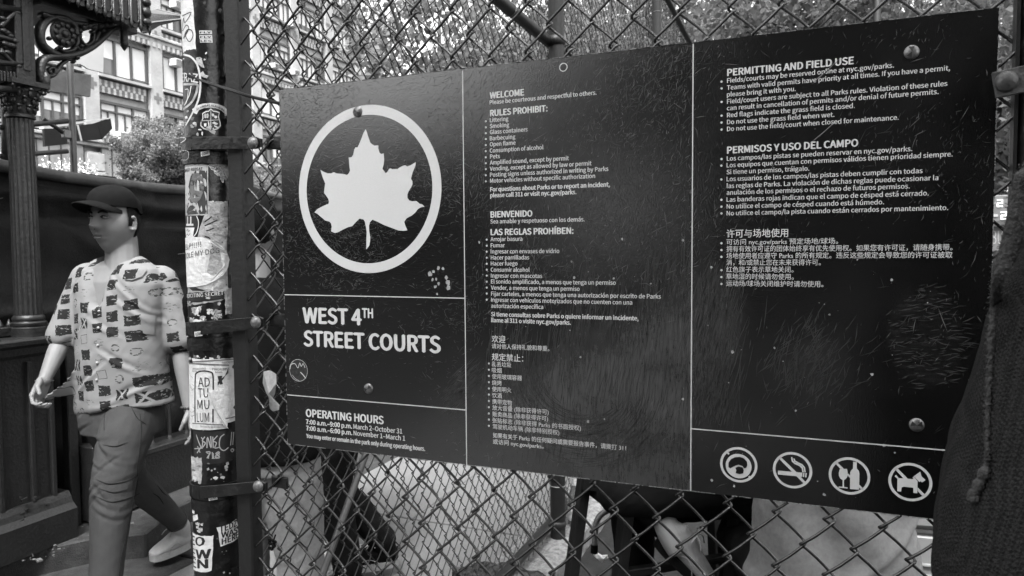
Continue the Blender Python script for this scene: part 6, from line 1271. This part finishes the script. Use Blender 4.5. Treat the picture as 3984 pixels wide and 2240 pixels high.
figure('person in dark shorts with bare calves and white shoes beyond the meshes',(P3b.x,P3b.y),(.5,.85),1.72,M['darkcloth'],M['jean'],M['shoe'],shorts=True,legs=(((.09,0,.88),(.10,.12,.50),(.06,-.10,.16)),((-.09,0,.88),(-.10,.02,.48),(-.10,-.01,.09))),seed=41)
# ---- seated figure with crossed leg on a black high chair
ch=empty('chair',at(2590,1500,2.55)*1,label='black high backed director chair with splayed square legs below the middle panel',cat='chair'); ch.location.z=0
def cb(name,mb,m=None,**k): mb.v=[tuple(Vector(v)-ch.location) for v in mb.v]; return mb.build(name,m or M['blackwood'],ch,**k)
M['blackwood']=mat('black stained wood',.008,.6,spec=.2,var=.4,vscale=20,bump=.15,bscale=60)
def leg4(p,q,w_): 
    p,q=Vector(p),Vector(q); d=(q-p).normalized(); r_=d.to_track_quat('Z','Y').to_matrix(); b=MB(); b.box((p+q)/2,(w_,w_*.8,(q-p).length),rot=r_); return b
A1=at(1478,1215,2.35); B1=at(1440,1460,2.35); cb('leg',leg4(A1+up_*.1,B1+(B1-A1)*.9,.045),bevel=.003)
A2=at(1590,1225,2.25); B2=at(1560,1460,2.25); cb('leg',leg4(A2+up_*.1,B2+(B2-A2)*.9,.045),bevel=.003)
A3=at(1862,1240,2.3); B3=at(1845,1460,2.3); cb('leg',leg4(A3+up_*.1,B3+(B3-A3)*.9,.05),bevel=.003)
A4=at(1790,1240,2.7); B4=at(1800,1460,2.7); cb('leg',leg4(A4+up_*.1,B4+(B4-A4)*.6,.045),bevel=.003)
b=MB(); b.prism([at(1465,1195,2.36),at(1600,1210,2.26),at(1590,1330,2.26),at(1475,1240,2.36)],(-.03,.05,0)); cb('side_panel',b,bevel=.003)
b=MB(); b.prism([at(1465,1200,2.3),at(1870,1225,2.25),at(1870,1260,2.25),at(1465,1235,2.3)],(-.1,.42,0)); cb('seat',b,bevel=.004)
b=MB(); b.prism([at(1560,1438,2.27),at(1850,1395,2.3),at(1850,1412,2.3),at(1560,1458,2.27)],(-.01,.03,0)); cb('foot_rail',b,bevel=.003)
# seated person: thigh across, lower leg hanging, sock and suede shoe
ps=empty('person',(ch.location.x,ch.location.y,0),label='seated person in black jeans with ribbed pale sock and suede shoe on the black chair',cat='person')
hipP=at(1905,1215,2.32); kneeP=at(1560,1235,2.22); hip2=at(1880,1225,2.45); knee2=at(1590,1265,2.42)
ank=at(1690,1350,2.30); an2=at(1600,1500,2.5)
bo=MB(); hd=hipP+up_*.78; hb_,_,_=head_mesh(hd,(-.9,-.3,0),.98); bo.v+=hb_.v; bo.f+=hb_.f
X_=Vector((.3,-.95,0)); F_=Vector((-.95,-.3,0)); T_=lambda z,a,b_: (hipP+up_*z,X_,a,F_,b_)
limb(bo,[hd-up_*.08,hipP+up_*.58],[.055,.06]); loft(bo,[T_(.60,.09,.06),T_(.54,.17,.09),T_(.28,.15,.10),T_(0,.16,.11)])
limb(bo,[hipP,kneeP],[.08,.055]); limb(bo,[hip2,knee2,an2,Vector((an2.x,an2.y,.3))],[.08,.055,.04,.036]); limb(bo,[kneeP+Vector((.02,.1,0)),ank],[.05,.036])
for s in (-1,1):
    S_=hipP+up_*.52+X_*.19*s; E_=S_-up_*.26+F_*.08; W_=E_-up_*.10+F_*.22; limb(bo,[S_,E_,W_],[.045,.038,.027]); hand(bo,W_,F_-up_*.3,-X_*s,.5,1.,s)
remeshed('body',bo,.006,M['skin'],ps,2)
tt=MB(); loft(tt,[T_(.63,.08,.06),T_(.58,.15,.09),T_(.52,.20,.12),T_(.28,.19,.14),T_(.02,.19,.15)])
for s in (-1,1): S_=hipP+up_*.52+X_*.18*s; E_=S_-up_*.26+F_*.08; limb(tt,[S_,E_,E_-up_*.08+F_*.18],[.075,.06,.046])
remeshed('top',tt,.010,M['darkcloth'],ps,2,wrinkle(51,.0016))
jj=MB(); limb(jj,[hipP-up_*.01,hipP.lerp(kneeP,.5),kneeP],[.105,.095,.078],18); limb(jj,[hip2,knee2,an2,Vector((an2.x,an2.y,.34))],[.10,.080,.062,.055],18); limb(jj,[kneeP+Vector((.02,.08,-.01)),at(1668,1318,2.29)],[.072,.050],18)
remeshed('trousers',jj,.008,M['jean'],ps,2,wrinkle(61,.0014))
M['sock']=mat('ribbed pale sock',.22,.9,bump=.3,bscale=300)
b=MB(); a=at(1668,1306,2.24); c=at(1712,1392,2.195); ax_=(c-a); n_=22; vs_=[]; d=ax_.normalized(); e1=d.cross(up_).normalized(); e2=d.cross(e1)
rings_=[]
for i in range(9):
    t=i/8; rr=.034+.006*math.sin(t*3.1)
    for k in range(48): an=2*math.pi*k/48; r2=rr*(1+.035*(1 if k%2 else -1)); vs_.append(a+ax_*t+(e1*math.cos(an)+e2*math.sin(an))*r2-ps.location)
b.add(vs_,[(i*48+k,i*48+(k+1)%48,(i+1)*48+(k+1)%48,(i+1)*48+k) for i in range(8) for k in range(48)]+[tuple(range(48))[::-1],tuple(8*48+k for k in range(48))]); b.build('sock',M['sock'],ps,smooth=True)
M['suede']=mat('speckled suede',.18,.9,var=.2,vscale=60,dirt=.8,dscale=120,dv=.06,bump=.4,bscale=200)
shoe(at(1672,1374,2.255),at(1648,1365,2.25),at(1775,1475,2.20),nm='shoe',up2=(at(1720,1330,2.2)-at(1700,1400,2.22)).normalized(),m=M['suede'],ms=M['darkcloth'],parent=ps,shaft=False)
# ---- person in pale jersey seen from behind, right below the sign
pg=empty('person',at(2085,1500,1.95),label='person in a plain heather grey jersey seen from behind under the right panel',cat='person'); pg.location.z=0
gx=Vector(( .96,.28,0)); gy=Vector((-.28,.96,0)); base=Vector((pg.location.x,pg.location.y,0))
G_=lambda z,a,b_,dx=0,dy=0: (base+gx*dx+gy*dy+up_*z,gx,a,gy,b_)
bo=MB(); hd=base+up_*1.30+gy*.06; hb_,_,_=head_mesh(hd,gy,1.0); bo.v+=hb_.v; bo.f+=hb_.f
limb(bo,[hd-up_*.08,base+up_*1.10],[.055,.06]); loft(bo,[G_(1.12,.09,.06),G_(1.06,.17,.09),G_(.8,.15,.10),G_(.5,.16,.11)])
for s in (-1,1):
    S_=base+up_*1.05+gx*.20*s; E_=S_-up_*.22+gx*.0*s+gy*.16; W_=E_-up_*.06+gy*.22; limb(bo,[S_,E_,W_],[.045,.038,.027]); hand(bo,W_,gy-up_*.3,-gx*s,.5,1.,s)
    limb(bo,[base+up_*.5+gx*.1*s,base+up_*.5+gx*.14*s+gy*.42,base+up_*.1+gx*.14*s+gy*.45],[.08,.055,.038])
remeshed('body',bo,.006,M['skin'],pg,2)
tt=MB(); loft(tt,[G_(1.14,.08,.06),G_(1.10,.15,.09),G_(1.04,.20,.12),G_(.85,.200,.135),G_(.72,.208,.14),G_(.60,.218,.15),G_(.50,.228,.155),G_(.40,.225,.15)],48)
for s in (-1,1): S_=base+up_*1.05+gx*.19*s; E_=S_-up_*.22+gy*.16; limb(tt,[S_,E_],[.075,.065])
def jd(co,no):
    w=wrinkle(71,.0015,.8)(co,no); q=co-np.array(base)[None]; l=q@np.array(gx); z=co[:,2]
    w+=no*(.007*np.sin((z+l*.7)*26+np.sin(l*11)*1.3)*np.exp(-((l-.05)/.2)**2)+.006*np.sin(l*38+z*9+np.sin(z*13)))[:,None]; w-=no*(.010*np.exp(-((z-.60-.5*(l-.05)-1.2*l*l)/.014)**2)-.009*np.exp(-((z-.63-.5*(l-.05)-1.2*l*l)/.022)**2))[:,None]; w+=no*(.008*np.exp(-((l-.02+.3*(z-.6))/.03)**2))[:,None]; return w
remeshed('jersey',tt,.008,M['sweat'],pg,2,jd)
bt=MB()
for s in (-1,1): limb(bt,[base+up_*.5+gx*.1*s,base+up_*.5+gx*.14*s+gy*.42,base+up_*.1+gx*.14*s+gy*.45],[.11,.085,.06])
remeshed('trousers',bt,.010,M['jean'],pg,2,wrinkle(73,.003))
for s in (-1,1): a=base+up_*.09+gx*.14*s+gy*.45; shoe(a,Vector((a.x,a.y,0))-gy*.06,Vector((a.x,a.y,0))+gy*.2,parent=pg)
b=MB(); b.sphere(hd-gy*.012+up_*.02,(.088,.100,.115),20,12); b.v=[tuple(Vector(v)-pg.location) for v in b.v]; b.build('hair',M['hair'],pg,smooth=True)
b=MB(); b.box(base+gy*.05+up_*.36,(.55,.42,.05)); 
bn=empty('bench',(base.x,base.y,0),label='low dark bench under the person in grey jersey',cat='bench'); b.v=[tuple(Vector(v)-bn.location) for v in b.v]; b.build('seat',M['blackwood'],bn,bevel=.004)
for sx2 in (-.22,.22):
    for sy2 in (-.1,.2): b=MB(); b.box((sx2,sy2,.17),(.045,.045,.34)); b.build('leg',M['blackwood'],bn)
# pale cooler box in the last gap
cr=empty('cooler_box',(0,0,0),label='pale plastic cooler box at the lower right between grey jersey and dark coat',cat='cooler'); c0=at(2345,1370,2.75); cr.location=(c0.x,c0.y,0)
M['plas']=mat('pale plastic',.30,.3,var=.06,vscale=8); M['plas2']=mat('grey plastic trim',.10,.35)
cr.rotation_euler=(0,0,.1)
b=MB(); b.box((0,0,.24),(.62,.40,.36)); b.build('tub',M['plas'],cr,bevel=.02)
b=MB(); b.box((0,0,.47),(.64,.42,.08)); b.build('lid',M['plas'],cr,bevel=.02)
b=MB(); b.box((0,0,.425),(.60,.405,.012)); b.build('seam',M['plas2'],cr)
for z in (.30,.26,.12): b=MB(); b.tube([(-.30,-.203,z),(.30,-.203,z)],.008,8); b.build('rib',M['plas'] if z>.2 else M['plas2'],cr,smooth=True)
for sx2 in (-.2,.2): b=MB(); b.box((sx2,0,.03),(.08,.3,.06)); b.build('foot',M['plas2'],cr)
# ---- foreground figure in a dark woven coat at the right edge
AX=.50
fg=empty('person',(0,0,0),label='person in a dark woven hooded coat cut off by the right edge of the photo',cat='person')
sil=[(4140,900),(4060,960),(3975,1070),(3912,1165),(3888,1252),(3864,1418),(3836,1585),(3806,1788),(3772,2047),(3746,2260),(3720,2480)]
rth=Vector((rt.x,rt.y,0)).normalized(); fwh=Vector((fw.x,fw.y,0)).normalized()
rings=[]
for i,(x,y) in enumerate(sil):
    p=CAM+ray(x,y)*AX; a=[.09,.13,.170,.195,.205,.212,.220,.226,.233,.238,.242][i]; b_=[.05,.070,.085,.095,.10,.108,.114,.12,.126,.13,.134][i]
    rings.append((p+rth*a,rth,a,fwh,b_))
fg.location=(rings[5][0].x,rings[5][0].y,0); fc=Vector((fg.location.x,fg.location.y,0))
M['coat']=mat('dark coarse woven coat',.026,1.,spec=.05,var=.45,vscale=420,bump=.9,bscale=520,detail=2)
N_=M['coat'].node_tree.nodes; L_=M['coat'].node_tree.links
wt=N_.new('ShaderNodeTexChecker'); mp=N_.new('ShaderNodeMapping'); mp.inputs['Rotation'].default_value=(.3,.5,.4); tc=N_.new('ShaderNodeTexCoord'); L_.new(tc.outputs['Object'],mp.inputs[0]); L_.new(mp.outputs[0],wt.inputs[0]); wt.inputs['Scale'].default_value=420; wt.inputs['Color1'].default_value=G(.016); wt.inputs['Color2'].default_value=G(.050)
mxx=N_.new('ShaderNodeMix'); mxx.data_type='RGBA'; mxx.blend_type='MULTIPLY'; mxx.inputs[0].default_value=.0
bsd=N_['Principled BSDF']; old=bsd.inputs['Base Color'].links[0].from_socket
mx2=N_.new('ShaderNodeMix'); mx2.data_type='RGBA'; mx2.inputs[0].default_value=.5; L_.new(wt.outputs[0],mx2.inputs[6]); L_.new(old,mx2.inputs[7]); L_.new(mx2.outputs[2],bsd.inputs['Base Color'])
co_=MB(); loft(co_,rings,48,2.1)
neck=rings[2][0]+up_*.06; loft(co_,[(rings[0][0]+up_*.12,rth,.06,fwh,.06),(rings[0][0]+up_*.05,rth,.07,fwh,.07),(rings[0][0]-up_*.03,rth,.09,fwh,.07)],32)
last=rings[-1]; loft(co_,[last,(Vector((last[0].x,last[0].y,.75)),rth,.25,fwh,.15),(Vector((last[0].x,last[0].y,.62)),rth,.26,fwh,.16)],48,2.1)
def coatd(co,no):
    w=wrinkle(81,.0016,.8,.6)(co,no); q=co-np.array(fc)[None]; l=q@np.array(rth); z=co[:,2]
    w+=no*(.010*np.sin(l*30-z*13+1.5*np.sin(z*8)))[:,None]; e=l+.135+.16*(z-1.2)*0
    w-=no*(.010*np.exp(-((l+.02+.12*(z-1.3))/.010)**2)*(z<1.42))[:,None]; w+=no*(.006*np.exp(-((l-.02+.12*(z-1.3))/.02)**2))[:,None]
    return w
remeshed('coat',co_,.006,M['coat'],fg,3,coatd)
bo=MB(); hd=rings[2][0]+up_*.24; hb_,_,_=head_mesh(hd,(.93,.37,0),1.); bo.v+=hb_.v; bo.f+=hb_.f; limb(bo,[hd-up_*.08,rings[2][0]-up_*.05],[.055,.06]); loft(bo,[(rings[3][0],rth,.14,fwh,.07),(rings[8][0],rth,.14,fwh,.07),(Vector((fc.x,fc.y,.85)),rth,.15,fwh,.09)])
for s in (-1,1): limb(bo,[Vector((fc.x,fc.y,.85))+rth*.09*s,Vector((fc.x,fc.y,.47))+rth*.10*s,Vector((fc.x,fc.y,.09))+rth*.10*s],[.07,.05,.036])
for s in (-1,1): w_=Vector((fc.x,fc.y,.80))+rth*.20*s+Vector((.05,-.05,0)); limb(bo,[rings[3][0]+rth*.12*s,w_+up_*.25,w_],[.045,.038,.027]); hand(bo,w_,(0,0,-1),-rth*s,.5,1.,s)
remeshed('body',bo,.006,M['skin'],fg,2)
bt=MB()
for s in (-1,1): limb(bt,[Vector((fc.x,fc.y,.80))+rth*.09*s,Vector((fc.x,fc.y,.47))+rth*.10*s,Vector((fc.x,fc.y,.12))+rth*.10*s],[.10,.08,.065])
remeshed('trousers',bt,.010,M['jean'],fg,2,wrinkle(91,.003))
for s in (-1,1): a=Vector((fc.x,fc.y,.09))+rth*.10*s; shoe(a,Vector((a.x,a.y,0))-rth*.06,Vector((a.x,a.y,0))+rth*.2,m=M['darkcloth'],ms=M['darkcloth'],parent=fg)
b=MB(); b.sphere(hd-rth*.012+up_*.02,(.092,.100,.115),20,12); b.v=[tuple(Vector(v)-fg.location) for v in b.v]; b.build('hair',M['hair'],fg,smooth=True)
# braided hood cord with frayed thick upper part
def coatpt(x,y,lift=0.): return CAM+ray(x,y)*(AX-.045-lift)
path=[(4010,690),(3988,760),(3964,840),(3938,920),(3910,1010),(3885,1090),(3872,1180),(3860,1290),(3852,1400),(3846,1520),(3842,1650),(3840,1760),(3834,1830)]
M['cord']=mat('fuzzy dark cord',.045,.9,var=.6,vscale=260,bump=.6,bscale=400)
# lay the cord on the coat surface
co_obj=[o for o in fg.children if o.name.startswith('coat')][0]
from mathutils.bvhtree import BVHTree
bv=BVHTree.FromPolygons([tuple(v.co+fg.location) for v in co_obj.data.vertices],[tuple(p.vertices) for p in co_obj.data.polygons])
def onc(x,y,lift): 
    d=ray(x,y).normalized(); h_=bv.ray_cast(CAM,d); q=h_[0] if h_[0] is not None else CAM+d*(AX*1.2)
    return q-d*lift-fg.location
pts=[onc(x,y,.0035) for x,y in path]; sp3=spline(pts,8); n=len(sp3)
for s in range(3):
    b=MB(); cc=[]; rs3=[]
    for i,p in enumerate(sp3):
        t=i/(n-1); R_=(.0060*(1-t)**2.2+.0009); a=i*.75+s*2.094; cc.append(p+rth*R_*math.cos(a)*.8+up_*R_*.4*math.sin(a)-fwh*R_*.5*math.sin(a)); rs3.append(R_*.85+.0003*math.sin(i*2.3))
    b.tube(cc,rs3,7); b.build('cord_strand',M['cord'],fg,smooth=True)
b=MB()
for i in range(3800):
    t=rnd.random()**1.6; p=sp3[int(t*(n-1))]; R_=(.0090*(1-t)**2.+.0013); d=Vector((rnd.gauss(0,1),rnd.gauss(0,1),rnd.gauss(0,1))).normalized(); q=p+d*R_*rnd.uniform(.5,1.1); e=Vector((rnd.gauss(0,1),rnd.gauss(0,1),rnd.gauss(0,1))).normalized()*(.0018+.002*(1-t)); f_=e.cross(d).normalized()*.00035; b.add([q-e-f_,q+e,q-e+f_],[(0,1,2)])
b.build('cord_fuzz',M['cord'],fg,kind='stuff')
kn=[(3834,1830),(3826,1860),(3812,1885),(3800,1905),(3790,1925),(3784,1940)]; kp_=spline([onc(x,y,.005) for x,y in kn],4)
for s in range(2):
    b=MB(); b.tube([p+rth*.0018*math.cos(i*1.1+s*3.14)+up_*.002*math.sin(i*1.1+s*3.14) for i,p in enumerate(kp_)],[.0024+.0009*math.sin(i*.9) for i in range(len(kp_))],8); b.build('cord_knot',M['cord'],fg,smooth=True)
b=MB(); b.sphere(onc(3786,1938,.005),(.004,.004,.0035),12,8); b.build('cord_tip',M['cord'],fg,smooth=True)

# ================================================================ SMALL THINGS
# leaning metal pole between the meshes
a=onX(1440,1720,-1.0); c=onX(1262,2215,-1.0); pl=empty('metal_rod',(c.x,c.y,c.z-.3),label='scratched metal pole leaning on the far mesh below the sign',cat='rod')
d=(c-a).normalized(); b=MB(); b.tube([a-d*.5-pl.location,c+d*.9-pl.location],.0085,12); b.build('tube',M['pipe'],pl,smooth=True)
# dry wrapper tucked in the mesh
wr=empty('leaf_scrap',onY(1050,1520,.99),label='pale crumpled leaf caught in the mesh left of the sign',cat='leaf')
b=MB(); P=[onY(x,y,.984+.004*math.sin(i*1.7))-wr.location for i,(x,y) in enumerate(((1025,1445),(1050,1440),(1075,1455),(1076,1490),(1070,1530),(1060,1555),(1088,1575),(1085,1595),(1062,1600),(1050,1590),(1054,1560),(1036,1530),(1022,1490)))]; cpt=sum(P,Vector())/len(P)+Vector((0,-.008,0)); b.add(P+[cpt],[(i,(i+1)%13,13) for i in range(13)]); 
b.build('blade',mat('dry pale leaf',.25,.6,var=.3,vscale=90),wr)
# small twist of debris on the mesh
tw=empty('twist_of_twine',onY(1070,2120,.99),label='small dark knot of twine on the lower mesh',cat='twine'); b=MB()
for i in range(10): b.sphere(onY(1062+rnd.gauss(0,5),2118+i*4-18,.985)-tw.location,(.004,.003,.003),7,5)
b.tube([onY(1072,2080,.985)-tw.location,onY(1066,2100,.983)-tw.location,onY(1062,2135,.985)-tw.location],.0015,5); b.build('knot',M['darkcloth'],tw,smooth=True)
# glass bottle on the kerb
q=onZ(1420*DS,1292*DS,.103); bt_=empty('bottle',(-1.0,q.y-.12,.103),label='clear glass bottle with pale label standing on the rough kerb',cat='bottle')
M['bglass']=mat('bottle glass',.25,.08); M['bglass'].node_tree.nodes['Principled BSDF'].inputs['Transmission Weight'].default_value=.85
b=MB(); b.lathe([(.034,0),(.036,.01),(.036,.12),(.030,.16),(.016,.20),(.013,.215),(.013,.25),(.0155,.252),(.0155,.262),(.012,.265)],n=24); b.build('glass',M['bglass'],bt_,smooth=True,sharp=40)
b=MB(); b.lathe([(.0365,.03),(.0365,.10)],n=24); b.build('label',M['oldpaper'],bt_,smooth=True,sharp=40); b=MB(); b.lathe([(.0165,.20),(.0145,.235)],n=20); b.build('neck_label',M['oldpaper'],bt_,smooth=True,sharp=40)
# black plastic bag
bg_=empty('plastic_bag',onZ(1960,2230,.12),label='glossy black plastic bag crumpled on the kerb at the bottom edge',cat='bag')
M['plastic']=mat('glossy black plastic',.012,.18,bump=.3,bscale=20)
b=MB(); vs_=[]; nn=26
for i in range(nn+1):
    for j in range(nn+1):
        x=-.24+.48*i/nn; y=-.34+.42*j/nn; r=math.hypot(x/.24,(y+.1)/.24); z=.075*max(0,1-r*r)+.022*abs(math.sin(x*23+y*9+math.sin(y*17)))+.012*abs(math.sin(x*41-y*37))-.04*max(0,r-.9); vs_.append((x*(1+.1*math.sin(y*20)),y,z-.05))
b.add(vs_,[(i*(nn+1)+j,(i+1)*(nn+1)+j,(i+1)*(nn+1)+j+1,i*(nn+1)+j+1) for i in range(nn) for j in range(nn)]); b.build('film',M['plastic'],bg_)
# torn paper on the ground
pp=empty('paper_scrap',at(1505,1395,2.9),label='torn pale paper scrap lying below the black chair',cat='paper'); b=MB(); P=[at(x,y,2.9+.01*(i%2))-pp.location for i,(x,y) in enumerate(((1490,1378),(1497,1380),(1502,1392),(1512,1398),(1526,1397),(1528,1404),(1518,1406),(1514,1414),(1500,1404),(1492,1395)))]; b.prism(P,(0,.01,0)); b.build('sheet',M['paper'],pp)
# bent cane tip
cn=empty('cane',at(1500,1330,2.6),label='bent pale metal tube with a black rubber tip beside the chair leg',cat='cane'); b=MB(); b.tube([p-cn.location for p in spline([at(1560,1275,2.6),at(1525,1285,2.6),at(1503,1305,2.6),at(1497,1340,2.6),at(1495,1372,2.6)],5)],.011,12); b.build('tube',M['steel'],cn,smooth=True)
b=MB(); b.tube([at(1495,1370,2.6)-cn.location,at(1494,1390,2.6)-cn.location],.014,12); b.build('rubber_tip',M['darkcloth'],cn,smooth=True,sharp=40)
# sagging cable above the sign
cbx=empty('cable',CAM+ray(1560,120)*1.45,label='thin dark cable slanting down behind the mesh above the leaf panel',cat='cable'); b=MB(); b.tube([p-cbx.location for p in spline([CAM+ray(1490,-60)*1.5,CAM+ray(1535,60)*1.5,CAM+ray(1560,150)*1.5,CAM+ray(1600,220)*1.5,CAM+ray(1650,300)*1.5,CAM+ray(1700,420)*1.5],5)],.0028,7); b.build('line',M['ink'],cbx,smooth=True)
tree(-6.6,-21,9.5,2.8,6.8,5000,.22,M['leafC'],'added unseen tree behind the photographer, covering part of the sky reflected in the sign',.2,50)  # unseen crown added to close off sky reflected in the sign
# unseen tree added behind the camera to keep the sign in shade
for (x,y,lab) in ((1.6,-3.0,'added unseen shade tree behind the photographer to the right'),):
    tree(x,y,8.5,2.6,5.6,9000,.15,M['leafC'],lab,.2,60)
